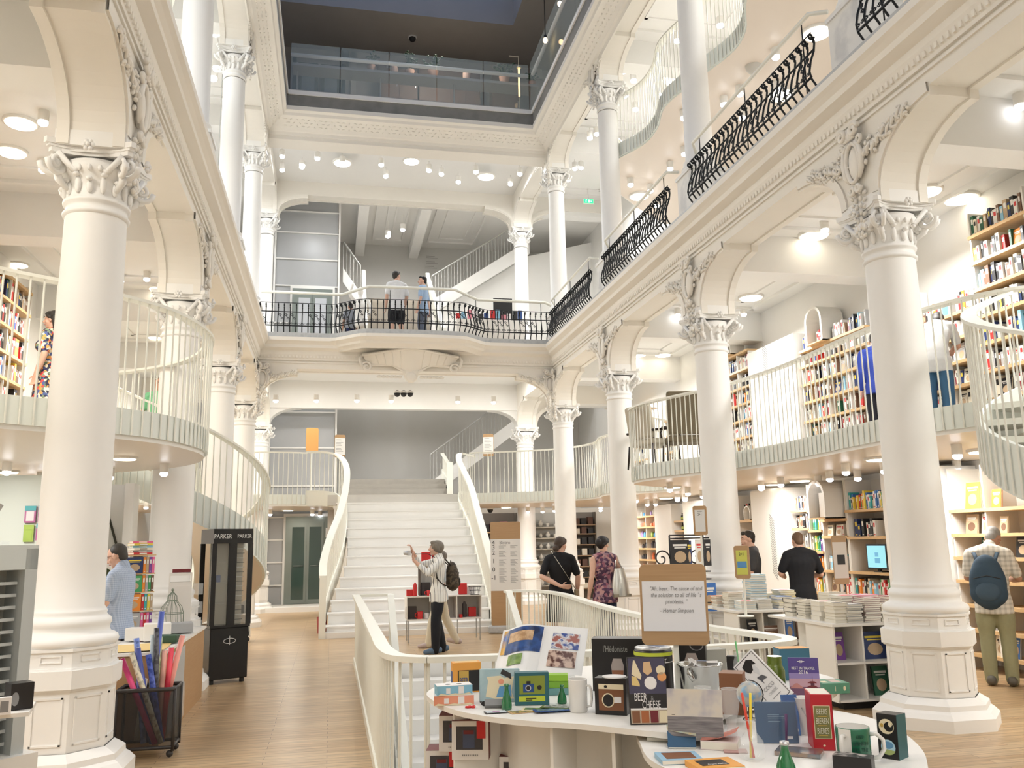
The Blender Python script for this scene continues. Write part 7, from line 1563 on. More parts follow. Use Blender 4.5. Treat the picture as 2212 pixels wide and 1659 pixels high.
r_, W, H = lathe_item('flask', 1634, 1645, ZU, 60, 86, [(.55, 0), (.9, .06), (1, .22), (.85, .45), (.40, .66), (.28, .76), (.28, .9), (.42, .95), (.40, .97), (.24, .9)], GLASS, 'round clear glass flask with one red and one yellow straw', 'flask')
for x0, x1, m in ((.1, -.38, c_('straw_red', (.72, .07, .04))), (-.1, .12, c_('straw_yellow', (.85, .65, .04)))): b = MB(); b.tube([(x0*W, -.005, H*.05), (x1*W*1.2, -.012, H*1.62)], .0048, 8); b.build('straw', m, r_)
def flat_book(px, py, wpx, d, th, m, lab, tr, tm=None, z=ZU, grp=None, pages=True):
    i = Item('book', px, py, z, wpx, 10, d, lab, 'book', m, turn=tr, Hh=th, group=grp); i.body.name = 'cover'; i.plate(.01, .99, .12, .88, M_CREAMP, 'pages'); i.side(.12, .88, M_CREAMP, 1, y0=.01, y1=.99)
    if tm: i.top(tm, .14, .86, .14, .86)
    return i
i = flat_book(1476, 1652, 92, .12, .016, c_('pale_blue_cover', (.30, .50, .66)), 'pale blue hardback with a brown picture lying at the table edge', 14, BRN)
i = flat_book(1562, 1672, 105, .13, .02, ORG, 'orange paperback with a black silhouette cover at the bottom edge', 24); i.top(BLK, .15, .75, .25, .8); t_ = text('Franz Kafka', .014, WHT, i.r, T(0, i.d*.32, i.H+.0016)); 
i = flat_book(1553, 1622, 78, .11, .032, c_('white_pink_cover', (.75, .66, .64)), 'thick white paperback with its red cover curling open', -8); b = MB(); b.grid([[Vector((x, y*.1, i.H+.001+.04*(max(0, .5+x/i.W))**2*.9)) for x in [(-.5+k/8)*i.W for k in range(9)]] for y in (0, 1)]); b.build('curled_cover', c_('coral_cover', (.62, .20, .14)), i.r)
i = flat_book(1474, 1618, 60, .07, .006, c_('blue_inside', (.03, .10, .20)), 'small booklet with a red spine standing half open like a tent', 4); b = MB(); b.add([(-i.W/2, 0, 0), (i.W/2, 0, 0), (i.W/2, .02, .06), (-i.W/2, .02, .06)], [(0, 1, 2, 3)], False); b.build('inner_page', c_('blue_inside'), i.r); b = MB(); b.add([(-i.W/2, .02, .062), (i.W/2, -.012, .048), (i.W/2, .05, .075), (-i.W/2, .07, .072)], [(0, 1, 2, 3)], False); b.build('upper_cover', noisy('map_cover', [(.4, (.55, .45, .25)), (.6, (.40, .46, .40))], 60, .5), i.r)
i = flat_book(1424, 1602, 52, .10, .014, c_('mint_cover', (.55, .60, .48)), 'mint green booklet at the left edge of the lower table', -5)
i = Item('tray', 1722, 1636, ZU, 96, 8, .10, 'shiny magnet tray lying behind the green bottle', 'tray', noisy('copper_foil', [(.4, (.42, .30, .22)), (.6, (.25, .27, .30))], 20, .2, metal=.6), turn=-10, Hh=.014)
i = Item('gift_box', 1842, 1672, ZU, 80, 34, .06, 'black patterned box at the bottom edge below the green mug', 'box', BLK, turn=-12); i.top(noisy('mottled_top', [(.45, (.05, .05, .05)), (.6, (.5, .45, .42))], 30, .4), 0, 1, 0, 1)
i = Item('booklet', 1590, 1628, ZU, 50, 5, .05, 'green and pink booklet behind the orange paperback', 'booklet', c_('pink_green_cover', (.5, .30, .28)), Hh=.006, turn=5)
# --- boxes on the shelf below
def window_box(px, py, z, s_, lab, tr=-6, tag_=True, grp='mug boxes under the display table'):
    i = Item('mug_box', px, py, z, s_, s_, .14, lab, 'box', WHT, turn=tr, group=grp); i.side(0, 1, DRED, 1, y0=0, y1=1); i.top(DRED, 0, 1, 0, 1); i.plate(.12, .84, .26, .86, c_('box_window', (.06, .06, .07), .1), 'window'); i.poly([(.30, .30), (.30, .76), (.62, .76), (.62, .30)], c_('mug_picture', (.07, .09, .16)), 'mug_picture'); i.plate(.32, .60, .66, .76, DRED, 'mug_rim', .002)
    for k in range(9): i.plate(.28+.05*k, .31+.05*k, .10, .14, GRY, 'print_line', .001)
    if tag_: i.plate(.68, .92, .55, 1.0, RED, 'red_tag', .003)
    return i
ZS = .506
lab_ = ['white and dark red mug box lowest at the left under the table', 'white and dark red mug box with a red tag in the lowest row', 'dark red topped mug box alone in the compartment, lowest row', 'mug box half hidden behind the front one', 'white mug box with window and red tag on top of the stack']
a = window_box(957, 1700, ZS, 74, lab_[0]); c = window_box(1018, 1712, ZS, 76, lab_[1]); window_box(1118, 1718, ZS, 78, lab_[2])
P_ = at(990, 1625, 'z', ZS+a.H+.002)
i = window_box(0, 0, 0, 1, lab_[3]) if False else None
z2 = ZS+c.H+.002; i = window_box(1016, 1642, z2, 80, lab_[4]); window_box(985, 1624, z2, 74, lab_[3], tag_=False)
i = Item('glass_box', 1199, 1690, ZS, 66, 88, .12, 'cream box printed with a full beer mug', 'box', CRM, turn=2); i.plate(0, 1, .86, .90, BRN, 'band'); i.poly([(.25, .05), (.25, .62), (.62, .62), (.62, .05)], c_('beer_amber', (.42, .16, .05))); i.disc(.44, .64, .22, .1, WHT, o=.002); i.plate(.68, .74, .2, .5, GLD, 'mug_handle', .002)
i = Item('glass_box', 1278, 1694, ZS, 66, 92, .12, 'white box printed with a glass jug and red lettering', 'box', WHT, turn=2); i.disc(.55, .30, .40, .38, c_('jug_grey', (.62, .64, .64))); i.plate(.40, .70, .70, .82, c_('jug_grey'), 'jug_neck', .0014); i.poly([(.18, .02), (.18, .40), (.6, .46), (.94, .38), (.94, .02)], DRED, o=.002); i.txt('GRO', .52, .18, .22, WHT, o=.003)
i = Item('carton', 1372, 1705, ZS, 50, 50, .12, 'brown carton in the right compartment under the table', 'box', c_('brown_kraft', (.32, .18, .12)), turn=-8)
# ------------------------------------------------------------------ white low book tables behind the guard rail, with piles
def cube_unit(x0, x1, y0, y1, zt, label, nx=2):
    root = empty('book_table', (x0, y0, 0), 0, label, 'table', 'white low book tables'); w_, d = x1-x0, y1-y0
    m = MB(); m.box(-.03, w_+.03, -.03, d+.03, zt-.025, zt); m.build('table_top', M_SHELFW, root)
    for z in (.10, .44): m = MB(); m.box(0, w_, 0, d, z-.02, z); m.build('shelf', M_SHELFW, root)
    m = MB(); m.box(.02, w_-.02, d*.42, d*.44, .1, zt-.025); m.box(.30, .32, .02, d, .1, zt-.025); m.build('core_panel', M_SHELFW, root)
    for k in range(nx+1): m = MB(); m.box(w_*k/nx-.008, w_*k/nx+.008, 0, d*.42, .08, zt-.025); m.build('divider', M_SHELFW, root)
    m = MB(); m.box(.1, w_-.1, .1, d-.1, 0, .08); m.build('plinth', M_BLACKM, root)
cube_unit(4.72, 6.05, 7.75, 8.95, .80, 'white low table stacked with books beside the near right column')
cube_unit(4.62, 5.75, 9.55, 10.45, .80, 'white low table stacked with books in front of the second right column', 2)
r2 = random.Random(21)
def pile(x, y, n, w_, d, c, lab, z=.80, kind='flat', th=.028, seed=0):
    for k in range(n):
        t = th*r2.uniform(.92, 1.08) if kind == 'flat' else th
        M = T(x+r2.uniform(-.008, .008), y+r2.uniform(-.008, .008), z, rz=pi/2+r2.uniform(-.05, .05)+radians(-4)); z += t+.0008
        cc = c if isinstance(c, str) else c[k % len(c)]
        reg_book(kind, cc, M, (d, w_, t), '%s book, %s from the bottom of %s' % (cc, ordn(k), lab), 'piled books')
for x, y, n, w_, d, c, lab, th in ((5.06, 7.77, 9, .16, .22, 'grey', 'the front pile of thin grey books', .019), (5.26, 7.77, 12, .17, .22, ['grey', 'dark red'], 'the tallest front pile near the column', .019), (4.93, 7.80, 6, .15, .2, 'cream', 'the pale front corner pile', .03), (5.45, 7.8, 5, .16, .2, 'cream', 'the cream pile against the column', .032), (4.96, 8.08, 4, .17, .2, ['cream', 'white'], 'the thick pale pile behind the corner', .045),
                                (4.95, 8.34, 7, .17, .2, ['cream', 'black'], 'the uneven pile on the left edge', .026), (4.97, 8.62, 4, .18, .2, ['cream', 'black'], 'the four book pile at the far left edge', .046), (5.25, 8.1, 9, .2, .24, ['white', 'cream'], 'the middle pile with an open white top', .026), (5.50, 8.15, 8, .2, .24, ['white', 'pink'], 'the rear middle pile', .028), (5.75, 8.1, 7, .2, .24, ['dark red', 'white'], 'the rear pile with a red cover', .03), (5.35, 8.5, 8, .2, .22, 'cream', 'the farthest cream pile', .03),
                                (4.86, 9.57, 5, .18, .22, ['white', 'light blue'], 'the low front pile of the far table', .02), (5.08, 9.6, 7, .18, .22, ['grey', 'white'], 'the thin grey front pile of the far table', .016), (5.15, 9.84, 14, .2, .24, 'light blue', 'the tall pale blue pile of the far table', .027), (5.36, 9.62, 4, .18, .22, ['blue', 'yellow', 'white'], 'the blue and yellow pile of the far table', .035), (5.50, 9.8, 8, .2, .24, ['yellow', 'white'], 'the white topped pile of the far table', .024),
                                (4.85, 9.88, 9, .18, .2, ['tan', 'white'], 'the tan pile of the far table', .02), (4.82, 10.15, 6, .18, .2, ['white', 'grey', 'orange'], 'the rear left pile of the far table', .022), (5.35, 10.1, 6, .2, .22, ['white', 'cream'], 'the rear pile of the far table', .025)):
    pile(x+w_*0, y, n, w_, d, c, lab, th=th)
def stand_book(x, y, z, c, w_, h, lab, tr=0, t=.02):
    M = T(x+w_, y, z, rz=pi/2+radians(tr), ry=radians(7)); reg_book('face', c, M, (t, w_, h), lab, 'books standing in the low tables')
for x, y, z, c, w_, h, lab in ((5.12, 7.9, .44, 'navy', .26, .26, 'large navy book in the upper right compartment of the near table'), (5.42, 7.9, .44, 'cream', .05, .27, 'row of pale spines beside the navy book'), (4.83, 7.95, .44, 'purple', .12, .26, 'purple book in the upper left compartment'), (5.50, 7.9, .44, 'brown', .14, .26, 'brown book with a red dot near the column'), (5.68, 7.9, .44, 'black', .1, .25, 'black book at the column side'), (5.20, 7.9, .10, 'dark green', .17, .27, 'dark green book in the lower compartment'), (5.42, 7.9, .10, 'grey', .18, .27, 'grey book with a figure in the lower compartment'),
                            (5.58, 7.9, .10, 'brown', .16, .27, 'book with a portrait in the lowest compartment'), (4.80, 9.68, .44, 'black', .12, .25, 'black book at the left of the far table'), (4.98, 9.68, .44, 'brown', .22, .17, 'wide brown book in the far table'), (5.28, 9.68, .44, 'blue', .1, .26, 'blue book with a white sticker in the far table'), (5.42, 9.68, .44, 'brown', .15, .25, 'brown book with a white figure in the far table'), (5.60, 9.68, .44, 'black', .1, .27, 'black book at the right end of the far table')):
    stand_book(x, y, z, c, w_, h, lab)
# ------------------------------------------------------------------ small sign boards on poles
def pole_sign(px, pyb, wpx, hpx, y, zf, label, paper, ink, turn=0, board_m=M_WOODSIGN, full=False, lines=(), pole=True, name='sign'):
    p = at(px, pyb, 'y', y); k = depth(p)/FPX; root = empty(name, (p.x, p.y, zf), fz(p)+radians(turn), label, 'sign'); z0 = p.z-zf; w_, h = wpx*k, hpx*k
    bd_ = board(root, w_, h, w_*.16, z0, .012, board_m)
    if paper: m = MB(); m.box(-w_*.36 if not full else -w_*.47, w_*.36 if not full else w_*.47, -.002, .001, z0+h*.12, z0+h*.86); m.build('paper', paper, bd_)
    for (t_, u, v, s_) in lines: text(t_, s_*h, ink, bd_, T(u*w_, -.0035, z0+h*v, rx=pi/2), sx=.8)
    if pole: m = MB(); m.box(-.012, .012, .014, .026, 0, z0+h*.1); m.lathe([(.09, 0), (.09, .012), (.0, .015)], 20); m.build('pole', M_RAIL, root)
    return root, bd_, w_, h, z0
YLW = c_('yellow_green_paper', (.58, .60, .12))
r_, bd_, w_, h, z0 = pole_sign(1605, 1250, 34, 70, 8.85, .80, 'oak framed yellow notice reading 2+1 on a pole at the far table', YLW, M_INK, turn=-18, lines=(('2+1', 0, .74, .13),)); m = MB(); m.box(-w_*.30, w_*.30, -.004, -.001, z0+h*.33, z0+h*.52); m.build('picture', c_('notice_blue', (.10, .28, .55)), bd_)
r_, bd_, w_, h, z0 = pole_sign(1514, 1156, 30, 63, 10.15, .80, 'oak framed white notice reading 2+1 on a tall pole by the second column', c_('poster_white', (.74, .74, .72)), M_INK, turn=-8, lines=(('2+1', 0, .70, .12), ('reduceri', 0, .80, .06)))
r_, bd_, w_, h, z0 = pole_sign(1820, 1262, 34, 104, 8.5, .80, 'tall oak framed poster with a dark photo on a pole at the near table', c_('warm_poster', (.72, .66, .58)), M_INK, turn=28, full=True); m = MB(); m.box(-w_*.22, w_*.3, -.004, -.001, z0+h*.40, z0+h*.60); m.build('picture', BLK, bd_)
pole_sign(674, 976, 27, 52, 22.3, MZ, 'plain orange wooden board above the back left balustrade', None, M_INK, board_m=c_('orange_ply', (.66, .34, .11)), turn=12)
for px, pyb, lab, tr in ((734, 988, 'small oak board with printed sheet left of the landing', 10), (1055, 986, 'small oak board with printed sheet right of the broad stair', -4)):
    r_, bd_, w_, h, z0 = pole_sign(px, pyb, 23, 49, 21.9, MZ, lab, M_PAPER, M_INK, turn=tr, full=True); m = MB()
    for i in range(9): m.box(-w_*.36, w_*(.1+.2*((i*7) % 3)/2), -.003, -.0022, z0+h*(.78-.065*i), z0+h*(.795-.065*i))
    m.build('printed_lines', M_INKG, bd_)
# floor directory sign
p = at(1095, 1368, 'z', 0); k = depth(p)/FPX; root = empty('floor_directory', p, fz(p), 'tall oak floor directory listing levels 4 to -1 beside the broad stair', 'sign'); w_, h = 66*k, 238*k-.14
m = MB(); m.box(-w_*.6, w_*.6, -.06, .14, 0, .14); m.build('stone_base', M_STONE, root, bevel=.03); bd_ = board(root, w_, h, .03, .14, .05, M_WOODSIGN); m = MB(); m.box(-w_/2, w_/2, -.004, .0, .14+h*.33, .14+h*.83); m.build('paper', c_('directory_white', (.78, .77, .74)), bd_)
for t_, v, n in (('4', .795, 0), ('3', .750, 3), ('2', .697, 6), ('1', .615, 7), ('0', .535, 7), ('-1', .455, 7)):
    text(t_, .115, M_INK, bd_, T(-w_*.40, -.006, .14+h*v, rx=pi/2)); m = MB()
    for i in range(n):
        for x in (-.22, .16): m.box(w_*x, w_*(x+.14+.10*((i*5+n) % 4)/3), -.0055, -.0045, .14+h*(v+.012-.0098*i), .14+h*(v+.0155-.0098*i))
    if n: m.build('printed_lines', M_INKG, bd_)
text('Bistro', .085, M_INKG, bd_, T(-w_*.02, -.006, .14+h*.795, rx=pi/2))
# ------------------------------------------------------------------ red gifts table before the stair
rg = empty('gift_table', (1.28, 15.1, 0), 0, 'white two tier table of red gifts in front of the broad stair', 'table')
for z in (.38, .76): m = MB(); m.box(0, 1.28, 0, .45, z-.02, z); m.build('shelf', M_SHELFW, rg)
for x, y in ((.03, .03), (1.25, .03), (.03, .42), (1.25, .42), (.42, .03), (.86, .03)): m = MB(); m.box(x-.008, x+.008, y-.008, y+.008, 0, .37); m.build('leg', M_STEEL, rg)
for x in (0, .42, .85, 1.27): m = MB(); m.box(x-.006, x+.006, 0, .45, .38, .74); m.build('divider', M_SHELFW, rg)
m = MB(); m.box(.0, 1.28, .44, .45, .38, .74); m.build('back_panel', M_SHELFW, rg)
ru = empty('display_case', (1.50, 15.25, .762), 0, 'dark framed small case on the red gifts table', 'case'); m = MB(); m.box(0, .02, 0, .25, 0, .56); m.box(.43, .45, 0, .25, 0, .56); m.box(0, .45, 0, .25, .54, .56); m.build('frame', c_('case_brown', (.10, .075, .06)), ru); m = MB(); m.box(.02, .43, .24, .25, 0, .54); m.build('back_panel', M_SHELFW, ru)
r3 = random.Random(9)
def gift(x, y, z, kind, m, s, lab):
    if kind == 'box': o = MB(); o.box(-s*.5, s*.5, -.05, .05, 0, s*r3.uniform(.8, 1.4)); o = o.build('gift_box', m, loc=(x, y, z), bevel=.003); cat = 'box'
    elif kind == 'mug': o = MB(); o.lathe([(s*.42, 0), (s*.45, s), (s*.40, s), (s*.38, .01)], 14); o.tube([(s*.44, 0, s*.8), (s*.8, 0, s*.7), (s*.8, 0, s*.35), (s*.44, 0, s*.2)], .008, 6); o = o.build('mug', m, loc=(x, y, z), rz=r3.uniform(0, 6)); cat = 'mug'
    else: o = MB(); o.lathe([(s*.3, 0), (s*.32, s*1.6), (s*.2, s*1.8), (s*.12, s*2.0), (0, s*2.02)], 12); o = o.build('flask', m, loc=(x, y, z)); cat = 'flask'
    prop(o, lab, cat, 'red gifts before the stair')
cn = {'red': RED, 'dark': c_('gift_dark', (.06, .05, .05)), 'white': WHT, 'brown': BRN}
for x, y, z, kd, c, s, lab in ((1.62, 15.3, 1.324, 'box', 'red', .16, 'red box on top of the dark case, left'), (1.80, 15.3, 1.324, 'box', 'red', .15, 'red box on top of the dark case, right'), (1.34, 15.25, .762, 'box', 'red', .12, 'red box at the left end of the gift table'), (1.42, 15.18, .762, 'flask', 'red', .11, 'red flask at the left of the dark case'), (1.62, 15.36, .762, 'box', 'dark', .16, 'dark box inside the small case, left'), (1.80, 15.36, .762, 'box', 'dark', .17, 'dark box inside the small case, right'), (1.66, 15.17, .762, 'mug', 'red', .09, 'red mug before the dark case'), (1.82, 15.17, .762, 'flask', 'brown', .09, 'brown jar before the dark case'),
                            (2.25, 15.25, .762, 'box', 'red', .14, 'red box at the right end of the gift table'), (2.40, 15.3, .762, 'box', 'white', .15, 'white box at the right end of the gift table'), (1.36, 15.25, .382, 'box', 'dark', .18, 'dark wrapped gift on the lower tier, far left'), (1.50, 15.18, .382, 'mug', 'red', .12, 'red mug on the lower tier left of the red tube'), (1.62, 15.2, .382, 'mug', 'white', .09, 'pale mug on the lower tier'), (1.80, 15.28, .382, 'flask', 'red', .16, 'tall red tube on the lower tier'), (1.95, 15.2, .382, 'mug', 'red', .13, 'red mug with white badge on the lower tier'),
                            (2.28, 15.25, .382, 'flask', 'dark', .13, 'dark thermos on the lower tier at the right'), (2.42, 15.3, .382, 'box', 'red', .13, 'red framed box on the lower tier at the right'), (2.20, 15.15, .382, 'box', 'red', .05, 'flat red dish on the lower tier')): gift(x, y, z, kd, cn[c], s, lab)
bk = empty('wire_basket', (2.44, 15.12, .762), 0, 'small black wire basket at the right corner of the gift table', 'basket'); m = MB()
for z, s in ((0, .07), (.07, .09), (.13, .1)): m.tube([(s, s, z), (-s, s, z), (-s, -s, z), (s, -s, z), (s, s, z)], .005, 4)
for q in range(8): a = pi/4*q; m.tube([(.07*cos(a), .07*sin(a), 0), (.1*cos(a), .1*sin(a), .13)], .003, 4)
m.build('wires', BLK, bk)
rb = empty('red_bin', at(695, 1368, 'z', 0), 0, 'small dark red bin standing on the floor left of the broad stair', 'bin'); m = MB(); m.lathe([(.08, 0), (.10, .30), (.09, .30), (.07, .02)], 14); m.build('bin', c_('bin_red', (.28, .03, .02)), rb)
# ------------------------------------------------------------------ armchairs on the mezzanine
def armchair(x, y, rz, m, label, hb):
    root = empty('armchair', (x, y, MZ), rz, label, 'armchair', 'armchairs on the right mezzanine'); dk = c_('dark_wood_leg', (.03, .02, .015), .4)
    b = MB(); b.cbox((0, 0, .44), (.60, .58, .12)); b.build('seat', m, root, bevel=.04); b = MB(); b.cbox((0, 0, 0), (.62, .12, hb), T(0, .30, .50+hb/2, rx=-.16)); b.build('backrest', m, root, bevel=.045)
    for q in (-1, 1):
        b = MB(); b.tube([(q*.34, -.28, .64), (q*.35, 0, .66), (q*.34, .32, .62)], .022, 8); b.tube([(q*.34, -.28, .64), (q*.33, -.27, .40)], .02, 8); b.build('armrest', dk, root)
        for yy in (-.26, .30): b = MB(); b.tube([(q*.30, yy, .40), (q*.33, yy*1.12, 0)], [.024, .014], 8); b.build('leg', dk, root)
p = at(1478, 960, 'y', 13.5); armchair(p.x, 13.5, 2.9, noisy('olive_brown_cloth', [(0, (.13, .105, .065)), (1, (.17, .14, .09))], 40, .9), 'tall backed brown armchair seen from behind on the mezzanine', .72)
p = at(1420, 990, 'y', 13.9); armchair(p.x, 14.0, 1.9, noisy('beige_cloth', [(0, (.46, .42, .33)), (1, (.54, .49, .39))], 40, .9), 'beige armchair in profile left of the tall brown one', .58)
# ------------------------------------------------------------------ wire magazine rack by the second column
wr = empty('magazine_rack', (4.62, 10.95, 0), .1, 'black wire rack with curled arms holding large books beside the second column', 'rack'); m = MB()
for x in (-.25, .25):
    m.tube([(x, .0, 0), (x, 0, 1.68)], .012, 6); m.tube(spiral_pts((x-.14, -.03, 1.38), Vector((1, 0, 0)), Vector((0, 0, 1)), .12, 1.3), .010, 6); m.tube(spiral_pts((x-.10, -.03, 1.15), Vector((1, 0, 0)), Vector((0, 0, -1)), .09, 1.3), .009, 6)
for z in (.5, .85, 1.15, 1.25, 1.68): m.tube([(-.25, 0, z), (.25, 0, z)], .009, 6); m.tube([(-.25, -.15, z-.04), (.25, -.15, z-.04)], .009, 6); m.tube([(-.25, 0, z-.04), (-.25, -.15, z-.04)], .008, 5); m.tube([(.25, 0, z-.04), (.25, -.15, z-.04)], .008, 5)
m.build('wire_frame', BLK, wr)
for k, (x, z, c, w2, h2, lab) in enumerate(((4.47, 1.28, 'black', .26, .34, 'large dark art book with a face on the wire rack'), (4.60, 1.28, 'navy', .06, .33, 'navy spine at the left of the wire rack'), (4.74, 1.28, 'white', .10, .34, 'white book right of the art book on the rack'), (4.86, 1.28, 'black', .08, .34, 'black book at the right of the rack'), (4.84, .70, 'blue', .2, .36, 'blue book with white title low on the wire rack'), (4.58, .9, 'green', .2, .24, 'green booklet behind the wires of the rack'))): reg_book('face', c, T(x+w2/2, 10.82, z, rz=pi/2), (.02, w2, h2), lab, 'books on the wire rack')
# ------------------------------------------------------------------ left: paper counter
MK = noisy('kraft_board', [(0, (.38, .22, .10)), (1, (.45, .28, .14))], 5, .6, stretch=(1, 1, 12))
pc = empty('counter', (-3.1, 8.08, 0), 0, 'brown wooden wrapping counter with papers right behind the near left column', 'counter')
m = MB(); m.box(0, 1.72, 0, 2.5, 0, .74); m.build('body', MK, pc); m = MB(); m.box(-.02, 1.74, -.02, 2.52, .74, .765); m.build('worktop', M_SHELFW, pc); m = MB(); m.box(1.722, 1.726, .35, 1.15, .02, .70); m.build('poster_sheet', c_('poster_grey', (.45, .46, .46)), pc); m = MB(); m.box(1.727, 1.74, .75, 1.15, .05, .36); m.build('leaflet_pocket', GLASS, pc)
def sheet(name, x, y, z, w_, d, rz, m, lab, cat, h=.002, grp=None): b = MB(); n = 6; b.grid([[Vector(((i/n-.5)*w_, (j/n-.5)*d, h+.004*sin(i*1.3+j))) for i in range(n+1)] for j in range(n+1)]); o = b.build(name, m, loc=(x, y, z), rz=rz); return prop(o, lab, cat, grp)
sheet('wrapping_paper', -1.95, 8.42, .772, 1.1, .65, .06, c_('yellow_kraft', (.75, .55, .22)), 'large yellowish wrapping sheet hanging over the front of the counter', 'paper')
sheet('wrapping_paper', -2.5, 9.1, .772, .9, .5, -.2, M_PAPER, 'large white sheet of wrapping paper on the counter', 'paper')
for k, (x, y, w_, d, h, m, lab) in enumerate(((-2.35, 9.4, .34, .24, .05, M_PAPER, 'white box lid on the counter'), (-2.05, 9.3, .20, .12, .12, c_('sand_grey', (.38, .34, .30)), 'grey ribbed paper holder on the counter'), (-1.60, 9.0, .24, .15, .16, M_PAPER, 'crumpled white paper parcel at the right of the counter'), (-1.78, 9.05, .2, .14, .12, M_PAPER, 'small crumpled paper parcel left of the larger'), (-1.52, 9.75, .26, .22, .10, c_('machine_grey', (.42, .43, .43)), 'grey card machine with glass plate on the counter'), (-1.46, 8.75, .20, .12, .07, c_('dark_green_box', (.03, .08, .05)), 'flat dark green box at the counter corner'))):
    i_ = MB(); i_.cbox((0, 0, h/2), (w_, d, h)); prop(i_.build('paper_box' if 'paper' in lab or 'lid' in lab else 'desk_box', m, loc=(x, y, .775), rz=.2*(-1)**k, bevel=.01), lab, 'box')
def cage():
    root = empty('bird_cage', (-1.62, 9.85, .78), 0, 'small grey green ornamental bird cage on the counter', 'cage'); m = MB(); g = c_('verdigris', (.22, .26, .20))
    for k in range(14): a = 2*pi*k/14; m.tube([(.12*cos(a), .12*sin(a), 0), (.12*cos(a), .12*sin(a), .18), (.10*cos(a), .10*sin(a), .25), (.05*cos(a), .05*sin(a), .31), (.045*cos(a), .045*sin(a), .36), (.0, 0, .41)], .003, 4)
    for r_, z in ((.12, 0), (.12, .18), (.05, .31)): m.tube([(r_*cos(a), r_*sin(a), z) for a in [2*pi*k/20 for k in range(21)]], .005, 4, caps=False)
    m.ball((0, 0, .42), .015, 8, 6); m.build('wires', g, root)
cage()
# basket of wrapping rolls
rb = empty('roll_basket', (-1.42, 7.80, 0), 0, 'dark mesh basket on casters full of wrapping paper rolls', 'basket'); m = MB(); DM = c_('dark_mesh_frame', (.045, .04, .038), .5)
for z, t in ((.08, .014), (.52, .016)): m.tube([(-.22, -.15, z), (.22, -.15, z), (.22, .15, z), (-.22, .15, z), (-.22, -.15, z)], t, 6)
for x in (-.22, .22):
    for y in (-.15, .15): m.tube([(x, y, .05), (x, y, .53)], .013, 6); m.ball((x*.9, y*.9, .03), .028, 10, 6)
m.build('frame', DM, rb); m = MB()
for y in (-.15, .15): m.box(-.22, .22, y-.002, y+.002, .08, .52)
for x in (-.22, .22): m.box(x-.002, x+.002, -.15, .15, .08, .52)
m.build('mesh_panel', mat('dark_mesh', (.03, .028, .026), .6, alpha=.45), rb)
rolls = [((-.18, -.10), (-.26, -.06), .10, 1.0, 'magenta', (.52, .03, .16)), ((-.10, -.08), (-.24, -.05), .6, 0, '', 0)]
for k, (x0, x1, z1, col, nm, tip) in enumerate(((.08, -.21, .82, (.50, .03, .14), 'magenta', ''), (.12, -.14, .86, (.52, .48, .36), 'beige patterned', ''), (.05, -.10, .90, (.10, .13, .45), 'blue striped', ''), (.12, -.02, .84, (.03, .06, .30), 'dark blue patterned', ''), (-.02, -.12, .98, (.13, .20, .50), 'blue fish patterned', ''), (.06, .03, 1.06, (.05, .05, .06), 'black and white', ''), (.00, .06, 1.20, (.03, .06, .30), 'plain navy', ''), (.02, .0, 1.0, (.35, .42, .45), 'grey blue', ''), (.03, .05, .98, (.30, .34, .18), 'green dotted', ''), (.07, .09, .86, (.55, .28, .22), 'pale terracotta', ''), (.10, .14, .88, (.62, .03, .06), 'bright red', ''), (.06, .22, .98, (.75, .22, .18), 'coral pink', ''), (-.10, -.06, .62, (.40, .38, .34), 'short grey', ''))):
    y = -.10+.018*k; a = Vector((-1.42+x0, 7.80+y, .10)); e = Vector((-1.42+x1, 7.80+y*.8, z1*.93)); m = MB(); m.tube([a, a.lerp(e, .5), e], .022, 12); o = m.build('paper_roll', noisy('roll_'+nm.replace(' ', '_'), [(.42, col), (.55, tuple(min(1, c*1.7+.05) for c in col))], 30 if 'pattern' in nm or 'dotted' in nm or 'white' in nm else 3, .4)); prop(o, nm+' roll of wrapping paper standing in the dark mesh basket', 'paper roll', 'rolls in the mesh basket')
    m = MB(); m.tube([e, e+(e-a).normalized()*.003], .014, 10); m.build('core_hole', WHT, o)
# rotating wooden rack of small books
rk = empty('book_rack', (-2.02, 9.95, 0), fz((-2.02, 9.95))+.35, 'wooden revolving rack of colourful small books near the man in the blue shirt', 'rack'); zz = [.62, .81, 1.0, 1.19, 1.38, 1.57]
m = MB(); m.box(-.05, .05, -.05, .05, 0, 1.6); m.lathe([(.2, 0), (.2, .03)], 20); m.build('post', M_SHELFW, rk)
for z in zz: m = MB(); m.box(-.165, .165, -.12, .12, z-.012, z); m.build('shelf', M_SHELF, rk)
MW = rk.matrix_world.copy(); MW = Matrix.Translation(rk.location) @ Matrix.Rotation(rk.rotation_euler.z, 4, 'Z')
for k, z in enumerate(zz[:-1]):
    fc = ['red', 'grey', 'orange', 'green', 'navy'][k]; reg_book('face', fc, MW @ T(.03, -.125, z, rz=pi/2), (.02, .17, .165), '%s square book facing out on tier %s of the revolving rack' % (fc, ordn(k)), 'books on the revolving rack')
    x = .035
    for j in range(4): c = [['red', 'pink', 'red', 'grey'], ['pink', 'red', 'pink', 'purple'], ['red', 'teal', 'yellow', 'tan'], ['orange', 'grey', 'green', 'brown'], ['orange', 'tan', 'purple', 'pink']][k][j]; reg_book('spine', c, MW @ T(x+.028, -.12, z, rz=pi/2), (.11, .027, .165), '%s spine, %s of four, on tier %s of the revolving rack' % (c, nth(j), ordn(k)), 'books on the revolving rack'); x += .030
zt = 1.572
for j, c in enumerate(('red', 'grey', 'cream', 'light blue', 'yellow', 'pink')): reg_book('flatspine', c, MW @ T(.13, -.1, zt, rz=pi/2+.1*(-1)**j), (.16, .2, .022), '%s book lying on top of the revolving rack, %s from the bottom' % (c, ordn(j)), 'books lying on the revolving rack'); zt += .0235
